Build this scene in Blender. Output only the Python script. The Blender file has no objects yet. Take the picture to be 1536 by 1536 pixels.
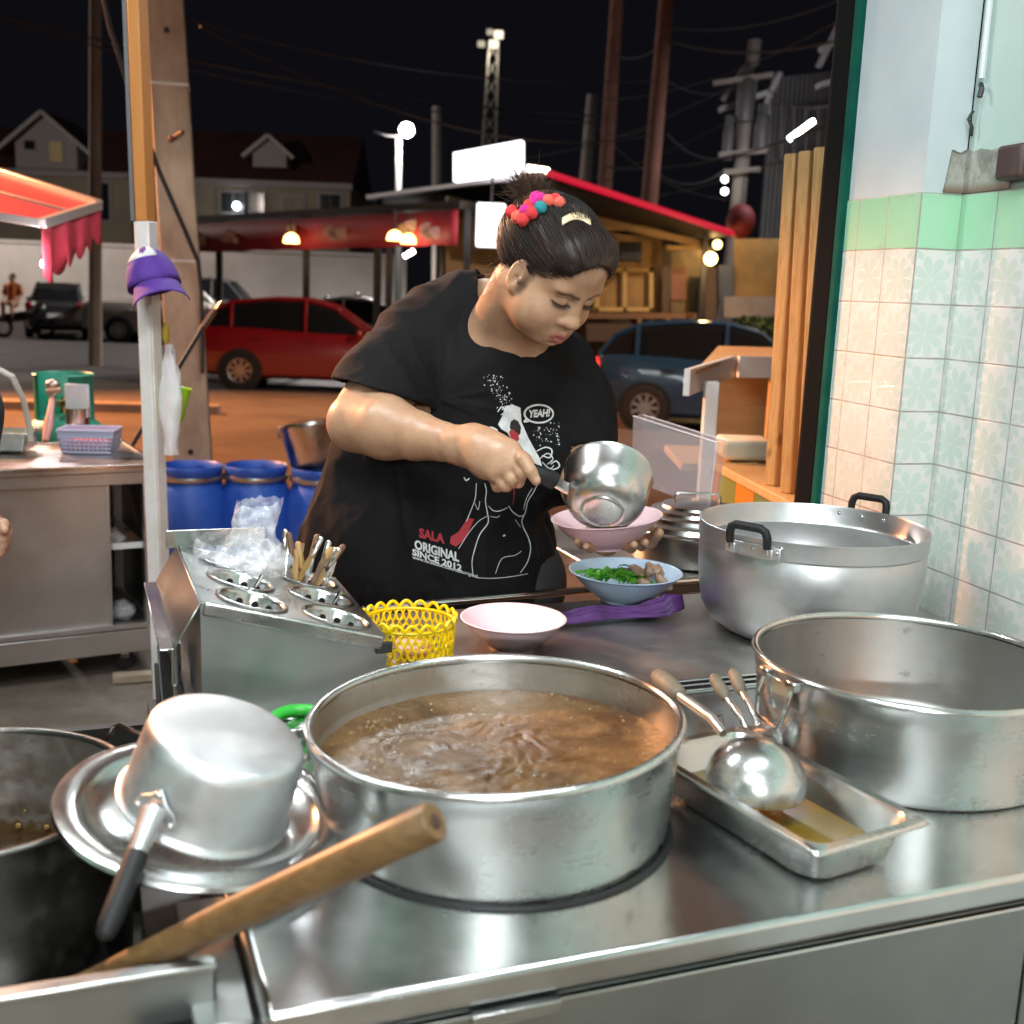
import bpy, bmesh, math, random
import numpy as np
import openvdb as vdb
from mathutils import Vector, Matrix, noise
from mathutils.bvhtree import BVHTree

random.seed(7)
R = math.radians
SC = bpy.context.scene
COL = SC.collection
PI = math.pi

# ------------------------------------------------------------------ camera
FPX, CZ, PITCH, ROLL = 1720.0, 1.46, R(11.0), R(2.2)
_F = Vector((0, math.cos(PITCH), -math.sin(PITCH)))
_U0 = Vector((0, math.sin(PITCH), math.cos(PITCH)))
_R0 = Vector((1, 0, 0))
_R = math.cos(ROLL)*_R0 + math.sin(ROLL)*_U0
_U = math.cos(ROLL)*_U0 - math.sin(ROLL)*_R0
CAMP = Vector((0, 0, CZ))
def ray(u, v):
    return _F + _R*((u-768)/FPX) - _U*((v-768)/FPX)
def P(u, v, Y):
    d = ray(u, v); return CAMP + d*(Y/d.y)
def G(u, v, z):
    d = ray(u, v); return CAMP + d*((z-CZ)/d.z)
cd = bpy.data.cameras.new('camera'); cam = bpy.data.objects.new('camera', cd); COL.objects.link(cam)
cam.matrix_world = Matrix((( _R.x, _U.x, -_F.x, 0), (_R.y, _U.y, -_F.y, 0), (_R.z, _U.z, -_F.z, CZ), (0, 0, 0, 1)))
cd.sensor_width = 36; cd.lens = 36*FPX/1536; cd.clip_end = 2000; cd.clip_start = .02
cd.dof.use_dof = True; cd.dof.focus_distance = 2.05; cd.dof.aperture_fstop = 5.0
SC.camera = cam

# ------------------------------------------------------------------ mesh helpers
WM = {}
def rot(ax, ang): return Matrix.Rotation(ang, 4, ax)
def T(v): return Matrix.Translation(Vector(v))
def frame(o, x, y, z):
    return Matrix(((x[0], y[0], z[0], o[0]), (x[1], y[1], z[1], o[1]), (x[2], y[2], z[2], o[2]), (0, 0, 0, 1)))
def zframe(o, zdir, hint=(1, 0, 0)):
    z = Vector(zdir).normalized(); h = Vector(hint)
    if abs(z.dot(h.normalized())) > .98: h = Vector((0, 1, 0))
    y = z.cross(h).normalized(); x = y.cross(z)
    return frame(o, x, y, z)
I4 = Matrix.Identity(4)
class MB:
    def __init__(s): s.v = []; s.f = []; s.uv = None
    def add(s, vs, fs, M=None):
        n = len(s.v)
        if M is not None: vs = [M @ Vector(p) for p in vs]
        s.v += [tuple(p) for p in vs]; s.f += [tuple(i+n for i in f) for f in fs]; return s
    def box(s, c, d, M=None):
        x, y, z = (q/2 for q in d); cx, cy, cz = c
        vs = [(cx+i*x, cy+j*y, cz+k*z) for i in (-1, 1) for j in (-1, 1) for k in (-1, 1)]
        fs = [(0, 1, 3, 2), (4, 6, 7, 5), (0, 4, 5, 1), (2, 3, 7, 6), (0, 2, 6, 4), (1, 5, 7, 3)]
        return s.add(vs, fs, M)
    def bar(s, a, b, w, h=None, hint=(0, 0, 1)):
        a = Vector(a); b = Vector(b); h = h or w
        z = (b-a).normalized(); hi = Vector(hint)
        if abs(z.dot(hi)) > .98: hi = Vector((1, 0, 0))
        x = z.cross(hi).normalized(); y = z.cross(x)
        return s.box((0, 0, (b-a).length/2), (w, h, (b-a).length), frame(a, x, y, z))
    def tube(s, pts, r, seg=8, closed=False, M=None, caps=True):
        pts = [Vector(p) for p in pts]; n = len(pts)
        rs = r if isinstance(r, (list, tuple)) else [r]*n
        vs = []; up = None
        for i, p in enumerate(pts):
            if closed: t = pts[(i+1) % n]-pts[i-1]
            else: t = pts[min(i+1, n-1)]-pts[max(i-1, 0)]
            t.normalize()
            if up is None:
                up = Vector((0, 0, 1)) if abs(t.z) < .9 else Vector((1, 0, 0))
            x = t.cross(up).normalized(); up = x.cross(t).normalized()
            for k in range(seg):
                a = 2*PI*k/seg; vs.append(p+x*(math.cos(a)*rs[i])+up*(math.sin(a)*rs[i]))
        fs = []
        m = n if closed else n-1
        for i in range(m):
            for k in range(seg):
                a, b = i*seg, ((i+1) % n)*seg; k2 = (k+1) % seg
                fs.append((a+k, a+k2, b+k2, b+k))
        if not closed and caps:
            fs.append(tuple(range(seg-1, -1, -1))); fs.append(tuple((n-1)*seg+k for k in range(seg)))
        return s.add(vs, fs, M)
    def lathe(s, prof, seg=64, M=None, a0=0, a1=2*PI, wob=None):
        full = abs(a1-a0-2*PI) < 1e-6; ns = seg if full else seg+1
        vs = []
        for (r, z) in prof:
            for k in range(ns):
                a = a0+(a1-a0)*k/seg; rr = r if wob is None else r*wob(a, z)
                vs.append((rr*math.cos(a), rr*math.sin(a), z))
        fs = []
        for i in range(len(prof)-1):
            for k in range(seg):
                k2 = (k+1) % ns; fs.append((i*ns+k, i*ns+k2, (i+1)*ns+k2, (i+1)*ns+k))
        return s.add(vs, fs, M)
    def prism(s, poly, h, M=None):
        n = len(poly)
        vs = [(x, y, 0) for x, y in poly]+[(x, y, h) for x, y in poly]
        fs = [tuple(range(n-1, -1, -1)), tuple(range(n, 2*n))]+[(i, (i+1) % n, n+(i+1) % n, n+i) for i in range(n)]
        return s.add(vs, fs, M)
    def ball(s, c, r, M=None, seg=16, rings=10):
        rx, ry, rz = r if isinstance(r, (tuple, list)) else (r, r, r)
        vs = [(c[0], c[1], c[2]-rz)]
        for i in range(1, rings):
            th = PI*i/rings
            for k in range(seg):
                a = 2*PI*k/seg; vs.append((c[0]+rx*math.sin(th)*math.cos(a), c[1]+ry*math.sin(th)*math.sin(a), c[2]-rz*math.cos(th)))
        vs.append((c[0], c[1], c[2]+rz)); top = len(vs)-1
        fs = [(0, 1+(k+1) % seg, 1+k) for k in range(seg)]
        for i in range(rings-2):
            for k in range(seg):
                a = 1+i*seg; b = a+seg; k2 = (k+1) % seg; fs.append((a+k, a+k2, b+k2, b+k))
        a = 1+(rings-2)*seg
        fs += [(a+k, a+(k+1) % seg, top) for k in range(seg)]
        return s.add(vs, fs, M)
    def torus(s, R_, r, M=None, seg=48, ring=8, sx=1, sy=1):
        return s.tube([(R_*sx*math.cos(2*PI*k/seg), R_*sy*math.sin(2*PI*k/seg), 0) for k in range(seg)], r, ring, closed=True, M=M)
    def grid(s, rows, closed_u=False):
        nr = len(rows); nc = len(rows[0]); fs = []
        for i in range(nr-1):
            for k in range(nc if closed_u else nc-1):
                k2 = (k+1) % nc; fs.append((i*nc+k, i*nc+k2, (i+1)*nc+k2, (i+1)*nc+k))
        return s.add([p for r in rows for p in r], fs)
    def build(s, name, mat, parent=None, smooth=True, angle=40, bevel=0, solid=0, bseg=2):
        me = bpy.data.meshes.new(name)
        vs = s.v
        if parent is not None and parent in WM:
            inv = WM[parent].inverted(); vs = [inv @ Vector(p) for p in vs]
        me.from_pydata([tuple(p) for p in vs], [], s.f)
        bm = bmesh.new(); bm.from_mesh(me); bmesh.ops.recalc_face_normals(bm, faces=bm.faces); bm.to_mesh(me); bm.free()
        return finish(me, name, mat, parent, smooth, angle, bevel, solid, bseg)
def finish(me, name, mat, parent=None, smooth=True, angle=40, bevel=0, solid=0, bseg=2):
    o = bpy.data.objects.new(name, me); COL.objects.link(o)
    mats = mat if isinstance(mat, (list, tuple)) else [mat]
    for m in mats: me.materials.append(m)
    if smooth:
        me.shade_smooth(); me.set_sharp_from_angle(angle=R(angle))
    if parent is not None:
        o.parent = parent; WM[o] = WM.get(parent, I4)
    else: WM[o] = I4
    if solid:
        m = o.modifiers.new('solid', 'SOLIDIFY'); m.thickness = solid; m.offset = 0
    if bevel:
        m = o.modifiers.new('bevel', 'BEVEL'); m.width = bevel; m.segments = bseg; m.limit_method = 'ANGLE'; m.angle_limit = R(40); m.harden_normals = False
    return o
def tag(o, label=None, cat=None, group=None, kind=None):
    if label: o['label'] = label
    if cat: o['category'] = cat
    if group: o['group'] = group
    if kind: o['kind'] = kind
    return o
def thing(name, loc, label, cat, group=None):
    o = bpy.data.objects.new(name, None); COL.objects.link(o); o.location = Vector(loc)
    o.empty_display_size = .05
    WM[o] = Matrix.Translation(Vector(loc))
    return tag(o, label, cat, group)
def dup(o, M, label=None, parent=None):
    """copy of a thing with its parts; M is its new world matrix (top level only)"""
    c = o.copy(); COL.objects.link(c)
    if parent is None:
        c.matrix_world = M; WM[c] = M
        if label: c['label'] = label
    else:
        c.parent = parent; WM[c] = WM[parent]
    for ch in list(o.children): dup(ch, None, None, c)
    return c

# ------------------------------------------------------------------ node helpers
class N:
    """small wrapper for node maths"""
    def __init__(s, nt, sock): s.nt = nt; s.s = sock
    def _m(s, op, b=None, c=None):
        n = s.nt.nodes.new('ShaderNodeMath'); n.operation = op
        s.nt.links.new(s.s, n.inputs[0])
        for i, q in ((1, b), (2, c)):
            if q is None: continue
            if isinstance(q, N): s.nt.links.new(q.s, n.inputs[i])
            else: n.inputs[i].default_value = q
        return N(s.nt, n.outputs[0])
    def __add__(s, o): return s._m('ADD', o)
    def __sub__(s, o): return s._m('SUBTRACT', o)
    def __mul__(s, o): return s._m('MULTIPLY', o)
    def __truediv__(s, o): return s._m('DIVIDE', o)
    def __neg__(s): return s._m('MULTIPLY', -1.0)
    def fract(s): return s._m('FRACT')
    def floor(s): return s._m('FLOOR')
    def abs(s): return s._m('ABSOLUTE')
    def sin(s): return s._m('SINE')
    def cos(s): return s._m('COSINE')
    def sqrt(s): return s._m('SQRT')
    def pow(s, e): return s._m('POWER', e)
    def atan2(s, o): return s._m('ARCTAN2', o)
    def min(s, o): return s._m('MINIMUM', o)
    def max(s, o): return s._m('MAXIMUM', o)
    def lt(s, o): return s._m('LESS_THAN', o)
    def gt(s, o): return s._m('GREATER_THAN', o)
    def step(s, a, b):
        n = s.nt.nodes.new('ShaderNodeMapRange'); n.interpolation_type = 'SMOOTHSTEP'
        n.inputs[1].default_value = a; n.inputs[2].default_value = b; s.nt.links.new(s.s, n.inputs[0]); return N(s.nt, n.outputs[0])
    def rng(s, a, b, c, d):
        n = s.nt.nodes.new('ShaderNodeMapRange')
        for i, q in enumerate((a, b, c, d)): n.inputs[i+1].default_value = q
        s.nt.links.new(s.s, n.inputs[0]); return N(s.nt, n.outputs[0])
class Mat:
    def __init__(s, name, base=(.5, .5, .5), rough=.5, metal=0, **kw):
        s.m = bpy.data.materials.new(name); s.m.use_nodes = True; s.nt = s.m.node_tree
        s.b = s.nt.nodes['Principled BSDF']
        s.set('Base Color', base); s.set('Roughness', rough); s.set('Metallic', metal)
        for k, v in kw.items(): s.set({'spec': 'Specular IOR Level', 'trans': 'Transmission Weight', 'ior': 'IOR', 'coat': 'Coat Weight', 'coatr': 'Coat Roughness',
            'aniso': 'Anisotropic', 'sss': 'Subsurface Weight', 'sheen': 'Sheen Weight', 'alpha': 'Alpha', 'emit': 'Emission Color', 'es': 'Emission Strength'}[k], v)
    def set(s, k, v):
        i = s.b.inputs[k]
        if isinstance(v, N): s.nt.links.new(v.s, i)
        elif isinstance(v, bpy.types.NodeSocket): s.nt.links.new(v, i)
        elif isinstance(v, (tuple, list)) and len(v) == 3 and i.type == 'RGBA': i.default_value = (*v, 1)
        else: i.default_value = v
    def node(s, t, **kw):
        n = s.nt.nodes.new(t)
        for k, v in kw.items(): setattr(n, k, v)
        return n
    def coord(s, which='Object', scale=(1, 1, 1), loc=(0, 0, 0)):
        t = s.node('ShaderNodeTexCoord'); m = s.node('ShaderNodeMapping')
        m.inputs['Scale'].default_value = scale; m.inputs['Location'].default_value = loc
        s.nt.links.new(t.outputs[which], m.inputs[0]); return m.outputs[0]
    def noise(s, scale=5, detail=4, rough=.55, vec=None, dist=0):
        n = s.node('ShaderNodeTexNoise'); n.inputs['Scale'].default_value = scale; n.inputs['Detail'].default_value = detail
        n.inputs['Roughness'].default_value = rough; n.inputs['Distortion'].default_value = dist
        s.nt.links.new(vec if vec is not None else s.coord(), n.inputs['Vector']); return N(s.nt, n.outputs[0])
    def vor(s, scale=5, vec=None, feature='F1', out=0):
        n = s.node('ShaderNodeTexVoronoi'); n.feature = feature; n.inputs['Scale'].default_value = scale
        s.nt.links.new(vec if vec is not None else s.coord(), n.inputs['Vector']); return N(s.nt, n.outputs[out])
    def mix(s, fac, a, b):
        n = s.node('ShaderNodeMix', data_type='RGBA')
        if isinstance(fac, N): s.nt.links.new(fac.s, n.inputs[0])
        else: n.inputs[0].default_value = fac
        for i, q in ((6, a), (7, b)):
            if isinstance(q, bpy.types.NodeSocket): s.nt.links.new(q, n.inputs[i])
            else: n.inputs[i].default_value = (*q, 1)
        return n.outputs[2]
    def bump(s, h, strength=.3, dist=.01):
        n = s.node('ShaderNodeBump'); n.inputs['Strength'].default_value = strength; n.inputs['Distance'].default_value = dist
        s.nt.links.new(h.s, n.inputs['Height']); s.nt.links.new(n.outputs[0], s.b.inputs['Normal']); return s
def varied(name, c1, c2, scale=6, rough=.6, r2=None, bump=0, bdist=.005, detail=5, vscale=(1, 1, 1), lo=.35, hi=.65, **kw):
    m = Mat(name, c1, rough, **kw); v = m.coord('Object', vscale)
    n = m.noise(scale, detail, .6, v)
    m.set('Base Color', m.mix(n.step(lo, hi), c1, c2))
    if r2 is not None: m.set('Roughness', n.rng(.3, .7, rough, r2))
    if bump: m.bump(m.noise(scale*4, 4, .6, v), bump, bdist)
    return m.m
def steel(name, base=(.60, .61, .60), r1=.2, r2=.38, grain=(1, 1, 60), gs=12, bump=.06, blot=5, dirt=.0, dcol=(.1, .07, .05), aniso=0):
    m = Mat(name, base, r1, 1.0)
    g = m.noise(gs, 3, .6, m.coord('Object', grain)); b = m.noise(blot, 6, .65)
    fine = m.noise(blot*9, 3, .6)
    m.set('Roughness', (g*.14+b*.86).rng(.35, .65, r1, r2))
    c = m.mix(b.step(.3, .7), tuple(x*.86 for x in base), tuple(min(1, x*1.08) for x in base))
    if dirt:
        d = (m.noise(blot*2.3, 7, .7)*.7+fine*.3).step(.62-dirt*.3, .72); c2 = m.mix(d, c, dcol); m.set('Base Color', c2)
        m.set('Metallic', (d*-.7)+1.0)
    else: m.set('Base Color', c)
    m.bump(g*.12+b*.9, bump, .003)
    if aniso:
        tn = m.node('ShaderNodeTangent'); tn.direction_type = 'RADIAL'; tn.axis = 'Z'; m.nt.links.new(tn.outputs[0], m.b.inputs['Tangent']); m.set('Anisotropic', aniso); m.set('Anisotropic Rotation', .25)
    return m.m
def plain(name, c, r=.5, metal=0, **kw): return Mat(name, c, r, metal, **kw).m
def glow(name, c, s): return Mat(name, (0, 0, 0), .5, emit=c, es=s).m

M_ = {}
M_['steel'] = steel('brushed_steel', r1=.16, r2=.31, bump=.05)
M_['pot_steel'] = steel('pot_steel', (.60, .61, .60), .17, .33, (1, 1, 30), 9, .05, 4, .12, (.20, .15, .09), .6)
M_['steel_h'] = steel('steel_horizontal_grain', (.56, .57, .56), .24, .42, (60, 1, 1), 8)
M_['counter'] = steel('counter_steel', (.64, .65, .65), .14, .28, (3, 14, 1), 6, .03, 5, .04, (.25, .22, .18))
M_['steel_dark'] = steel('shade_toned_steel', (.17, .165, .155), .3, .5, (1, 1, 40), 8, .1, 6, .35, (.05, .035, .025))  # base lowered to carry the shade of the bay; dirt noise is grime
M_['steel_in'] = steel('pot_inside_steel', (.5, .5, .48), .26, .42, (1, 1, 30), 8, .1, 6, .12, (.16, .10, .05))
M_['alu'] = steel('dull_aluminium', (.62, .63, .645), .33, .5, (1, 1, 50), 9, .08, 7)
M_['steel_s'] = steel('satin_steel', (.62, .62, .61), .22, .31, (1, 1, 1), 9, .015, 4)
M_['alu_worn'] = steel('worn_aluminium', (.70, .715, .73), .38, .58, (1, 1, 8), 6, .2, 9)
M_['chrome'] = plain('chrome', (.75, .75, .75), .12, 1)
M_['panel'] = steel('counter_panel_steel', (.33, .345, .335), .34, .5, (2, 1, 30), 7, .06, 3)
M_['black_plastic'] = plain('black_plastic', (.009, .009, .010), .55, spec=.35)
M_['black'] = plain('black_paint', (.008, .008, .009), .5)
M_['rubber'] = plain('rubber', (.015, .015, .016), .75)
M_['white_plastic'] = plain('white_plastic', (.78, .78, .77), .4)
# ------------------------------------------------------------------ near setting
RC = R(21)
a_ = Vector((math.cos(RC), math.sin(RC), 0)); b_ = Vector((-math.sin(RC), math.cos(RC), 0)); z_ = Vector((0, 0, 1))
CO = Vector((-.187, .853, 0))
MC = frame(CO, a_, b_, z_)
CZT = .86
def C(a, b, z): return MC @ Vector((a, b, z))

RW = R(16)
e1 = Vector((math.cos(RW), math.sin(RW), 0)); e2 = Vector((-math.sin(RW), math.cos(RW), 0))
AB = Vector((.743, 2.2255, 0)); CC = AB+e1*.0886; AE = AB+e2*.254
ZT = 1.667; TS = .103

# --- floors
M_['floor'] = varied('shop_floor_concrete', (.13, .105, .08), (.22, .185, .15), 3, .75, .5, .25, .004)
M_['road'] = varied('road_surface', (.115, .095, .085), (.175, .15, .135), .9, .8, .55, .3, .01)
M_['kerb'] = varied('kerb_concrete', (.42, .36, .34), (.3, .26, .25), 2, .8)
tag(MB().prism([(-6.5, -3.6), (4.2, -3.6), (4.2, 2.35), (1.2, 5.1), (-6.5, 5.1)], -.5, T((0, 0, 0))).build('shop_floor', M_['floor'], smooth=False), kind='structure')
tag(MB().add([(-400, -60, -.44), (400, -60, -.44), (400, 700, -.44), (-400, 700, -.44)], [(0, 1, 2, 3)]).build('road', M_['road'], smooth=False), kind='structure')
M_['asphalt'] = varied('dark_asphalt', (.02, .018, .018), (.035, .031, .03), 1.1, .85, .6, .3, .01)
tag(MB().add([(-60, 21.8, -.436), (-9, 21.6, -.436), (-5.6, 19.9, -.436), (30, 20.2, -.436), (30, 44, -.436), (-60, 44, -.436)], [(0, 1, 2, 3, 4, 5)]).build('car_park', M_['asphalt'], smooth=False), kind='structure')
kb = MB(); k0 = G(-200, 604, -.40); k1 = G(330, 617, -.40)
kb.bar((k0.x, k0.y, -.38), (k1.x, k1.y, -.38), .22, .14)
tag(kb.build('kerb', M_['kerb'], bevel=.015), kind='structure')

# --- tiled walls
def tile_mat():
    m = Mat('flower_tile', (.7, .75, .73), .14)
    t = m.node('ShaderNodeTexCoord'); sp = m.node('ShaderNodeSeparateXYZ'); m.nt.links.new(t.outputs['UV'], sp.inputs[0])
    u, v = N(m.nt, sp.outputs[0]), N(m.nt, sp.outputs[1])
    fx, fy = u.fract(), v.fract()
    gx, gy = (fx-.5).abs(), (fy-.5).abs()
    grout = gx.max(gy).step(.480, .490)
    def flower(cx, cy, r0, n, ph):
        x, y = fx-cx, fy-cy
        r = (x*x+y*y).sqrt(); th = y.atan2(x)+ph
        c = (th*(n/2.0)).cos().abs()
        edge = (c.pow(.45)*.75+.25)*r0
        body = (edge-r).step(-.012, .015)
        vein = c.lt(.22).max((r/r0).lt(.08))
        return body, vein
    b1, v1 = flower(.45, .55, .43, 8, .3); b2, v2 = flower(1.0, .02, .3, 8, 0); b3, v3 = flower(0, .0, .3, 8, .2); b4, v4 = flower(1, 1, .3, 8, .1); b5, v5 = flower(0, 1, .26, 8, .1)
    body = b1.max(b2).max(b3).max(b4).max(b5)
    vein = (v1*b1).max(v2*b2).max(v3*b3)
    patch = m.noise(2.2, 2, .5, m.coord('Object')).rng(.3, .7, .55, 1.0)
    fac = body*patch*(vein*-.75+1.0)
    base = m.mix(m.noise(9, 4, .6).step(.35, .7), (.71, .695, .66), (.75, .745, .72))
    col = m.mix(fac*.58, base, (.45, .61, .51))
    green = v.lt(1.0)
    gcol = m.mix(m.noise(3, 2).step(.3, .7), (.33, .62, .40), (.40, .67, .46))
    col = m.mix(green, col, gcol)
    dirt = m.noise(14, 5, .7).step(.35, .8)
    gr2 = (m.noise(5, 6, .7)*.6+m.noise(38, 4, .7)*.4).step(.52, .74)*(gx.max(gy).step(.34, .49)*.45+.10)
    col = m.mix(gr2, col, (.34, .28, .21))
    col = m.mix(grout*1.0, col, m.mix(dirt, (.30, .27, .24), (.55, .50, .47)))
    m.set('Base Color', col)
    notg = green*-1.0+1.0
    wav = m.noise(120, 2, .5, m.coord('Object'))
    h = (fac*.5+wav*.35)*notg-grout*1.2
    m.bump(h, .28, .0015)
    m.set('Roughness', grout*.6+.13)
    return m.m
M_['tile'] = tile_mat()
def plaster(name, c1, c2):
    m = Mat(name, c1, .7); v = m.coord('Object')
    n = m.noise(2.5, 6, .6, v); pe = m.noise(9, 8, .75, v)
    col = m.mix(n.step(.35, .65), c1, c2)
    col = m.mix(pe.step(.68, .72), col, (.42, .44, .43))
    m.set('Base Color', col); m.bump(m.noise(40, 5, .6, v)*.4+pe*.6, .3, .004); return m.m
M_['plaster'] = plaster('painted_plaster', (.47, .53, .55), (.54, .60, .61))
M_['plaster_g'] = plaster('greenish_painted_plaster', (.42, .56, .50), (.50, .61, .57))
mc = Mat('bare_cement_patch', (.3, .3, .26), .85); v = mc.coord('Object'); sep = mc.node('ShaderNodeSeparateXYZ'); mc.nt.links.new(v, sep.inputs[0]); zz = N(mc.nt, sep.outputs[2])
n_ = mc.noise(22, 6, .7, v); rust = ((zz*-1.0+(ZT+.022))*40.0+n_*1.6-.8).step(.0, .9)
mc.set('Base Color', mc.mix(rust*.8, mc.mix(n_.step(.35, .65), (.21, .21, .175), (.42, .42, .37)), (.16, .07, .025))); mc.bump(n_, .5, .004); M_['cement'] = mc.m

def wall_face(p0, p1, z0, z1, name, mat, parent, off, thick, s0=0.0, flip=1):
    """slab whose visible face runs p0->p1; uv in tiles"""
    d = (p1-p0); L = d.length; d.normalize(); n = Vector((-d.y, d.x, 0))*flip
    q = [p0+n*off, p1+n*off, p1-n*thick, p0-n*thick]
    me = bpy.data.meshes.new(name)
    vs = [Vector((p.x, p.y, zz)) for zz in (z0, z1) for p in q]
    inv = WM[parent].inverted(); vs = [inv @ p for p in vs]
    fs = [(0, 1, 5, 4), (1, 2, 6, 5), (2, 3, 7, 6), (3, 0, 4, 7), (4, 5, 6, 7), (3, 2, 1, 0)]
    me.from_pydata(vs, [], fs)
    uv = me.uv_layers.new(name='UV')
    us = {0: s0, 3: s0, 4: s0, 7: s0, 1: s0+L/TS, 2: s0+L/TS, 5: s0+L/TS, 6: s0+L/TS}
    for po in me.polygons:
        for li in po.loop_indices:
            vi = me.loops[li].vertex_index
            uv.data[li].uv = (us[vi], (ZT-(z0 if vi < 4 else z1))/TS)
    bm = bmesh.new(); bm.from_mesh(me); bmesh.ops.recalc_face_normals(bm, faces=bm.faces); bm.to_mesh(me); bm.free()
    return finish(me, name, mat, parent, smooth=False)

ZCEIL = 3.05
pil = thing('tiled_pillar', AB, 'protruding wall pillar at the shop opening, green and flower tiles below pale grey plaster', 'pillar')
wall_face(AB, AE, 0, ZT, 'tile_cladding', M_['tile'], pil, .0, .0028, s0=.0, flip=1)
wall_face(AB+e1*.003, CC, 0, ZT, 'tile_cladding', M_['tile'], pil, .0, .24, s0=.1, flip=-1)
wall_face(AB, AE, ZT, ZCEIL, 'plaster_face', M_['plaster'], pil, -.003, .0886, flip=1)
sw = thing('shop_side_wall', CC-e2*1.5, 'shop side wall of flower-patterned tiles with a green tile band under peeling greenish plaster', 'wall')
CE = CC-e2*6.0
wall_face(CC, CE, 0, ZT, 'tile_cladding', M_['tile'], sw, .0, .12, s0=.0, flip=-1)
wall_face(CC, CE, ZT, ZCEIL, 'plaster_face', M_['plaster_g'], sw, -.003, .12, flip=-1)
# bare cement in the corner where plaster has come off
def on_c(s, z, o=.002): p = CC-e2*s-e1*o; return Vector((p.x, p.y, z))
def on_b(s, z, o=.002): p = AB+e1*s-e2*o; return Vector((p.x, p.y, z))
cp = MB()
pts = [(0, ZT+.002), (.132, ZT+.002), (.132, ZT+.070), (.105, ZT+.079), (.07, ZT+.074), (.04, ZT+.080), (.018, ZT+.076), (0, ZT+.083)]
cp.add([on_c(s, z, .0005) for s, z in pts]+[on_c(s, z, -.0022) for s, z in pts], [tuple(range(8))]+[(i, (i+1) % 8, 8+(i+1) % 8, 8+i) for i in range(8)])
pts2 = [(.0886, ZT+.002), (.0886, ZT+.083), (.072, ZT+.074), (.055, ZT+.079), (.050, ZT+.04), (.044, ZT+.002)]
cp.add([on_b(s, z, .0008) for s, z in pts2]+[on_b(s, z, .0045) for s, z in pts2], [tuple(range(6))]+[(i, (i+1) % 6, 6+(i+1) % 6, 6+i) for i in range(6)])
cp.build('bare_cement_patch', M_['cement'], sw, smooth=False)
# conduit with a dangling black cable end
cv = thing('cable_conduit', on_c(.03, 2.1), 'thin white cable conduit down the plaster corner with loose black wire ends', 'cable')
MB().tube([on_c(.028, 3.0, .008), on_c(.028, 2.3, .008), on_c(.03, 1.87, .008)], .006, 8).build('conduit', plain('conduit_white', (.62, .66, .66), .5), cv)
MB().tube([on_c(.03, 1.86, .008), on_c(.045, 1.85, .016), on_c(.046, 1.835, .02)], .005, 6).build('wire_end', M_['black'], cv)
MB().tube([on_c(.022, 1.815, .012), on_c(.018, 1.80, .018), on_c(.024, 1.785, .012), on_c(.021, 1.77, .01)], .003, 6).build('wire_end', M_['black'], cv)
sb = MB(); sb.add([on_c(s, z, o) for o in (-.004, .03) for s, z in ((.122, ZT+.014), (.19, ZT+.014), (.19, ZT+.074), (.122, ZT+.074))], [(0, 1, 2, 3), (4, 5, 6, 7), (0, 1, 5, 4), (1, 2, 6, 5), (2, 3, 7, 6), (3, 0, 4, 7)])
tag(sb.build('switch_box', plain('brown_box', (.06, .035, .03), .5), bevel=.008, bseg=3), 'dark brown rounded box fixed on the plaster above the green tile band', 'switch box')

# shutter frame at the shop opening
M_['green_paint'] = varied('dark_green_paint', (.003, .055, .042), (.006, .085, .06), 8, .8, spec=.08)
fr = thing('shutter_frame', AE, 'dark green and black steel shutter post at the edge of the tiled pillar', 'door frame')
n1 = -e1
def post(p, w, d, z0, z1, name, mat, par):
    q = [p, p+e2*d, p+e2*d+e1*w, p+e1*w]
    MB().prism([(x.x, x.y) for x in q], z1-z0, T((0, 0, z0))).build(name, mat, par, smooth=False, bevel=.003)
post(AE-e1*.012+e2*.001, .10, .021, 0, ZCEIL, 'green_post', M_['green_paint'], fr)
post(AE-e1*.012+e2*.0225, .09, .062, 0, ZCEIL, 'black_channel', plain('matt_black', (.006, .006, .006), .9, spec=.05), fr)
post(AE-e1*.010+e2*.085, .09, .012, 0, ZCEIL, 'channel_edge', plain('brown_black_rail', (.020, .015, .012), .9, spec=.05), fr)

# shop behind the camera: left wall, back wall, ceiling
M_['shopwall'] = plaster('shop_wall_paint', (.40, .58, .50), (.48, .63, .56))
bw = thing('shop_back_wall', (0, -3.2, 0), 'pale green shop wall behind the viewer', 'wall')
MB().box((0, -3.3, 1.5), (8, .1, 3.2)).build('plaster_face', M_['shopwall'], bw, smooth=False)
MB().box((-1.0, -3.235, 1.05), (.95, .03, 2.1)).box((1.6, -3.235, 1.6), (1.3, .03, .9)).build('dark_doorway', plain('doorway_dark', (.03, .03, .03), .7), bw, smooth=False)
MB().box((-.2, -3.235, 2.2), (.5, .03, .35)).box((.5, -3.1, .45), (1.2, .3, .9)).build('cabinet', plain('cabinet_brown', (.22, .12, .06), .5), bw, smooth=False)
lw = thing('shop_left_wall', (-3.1, -1.5, 0), 'pale shop wall at the far left of the shop', 'wall')
MB().box((-3.15, -1.4, 1.5), (.1, 3.7, 3.2)).build('plaster_face', M_['shopwall'], lw, smooth=False)
MB().box((-3.085, -1.2, 1.0), (.03, .9, 2.0)).build('dark_doorway', plain('doorway_dark2', (.04, .035, .03), .7), lw, smooth=False)
ce = thing('shop_ceiling', (0, 0, ZCEIL), 'off-white shop ceiling above the counter', 'ceiling')
MB().prism([(-3.3, -3.4), (4, -3.4), (2.4, 2.6), (1.2, 6.3), (-3.3, 6.3)], .08, T((0, 0, ZCEIL+.01))).build('ceiling_board', plain('ceiling_paint', (.68, .70, .70), .8), ce, smooth=False)

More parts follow.
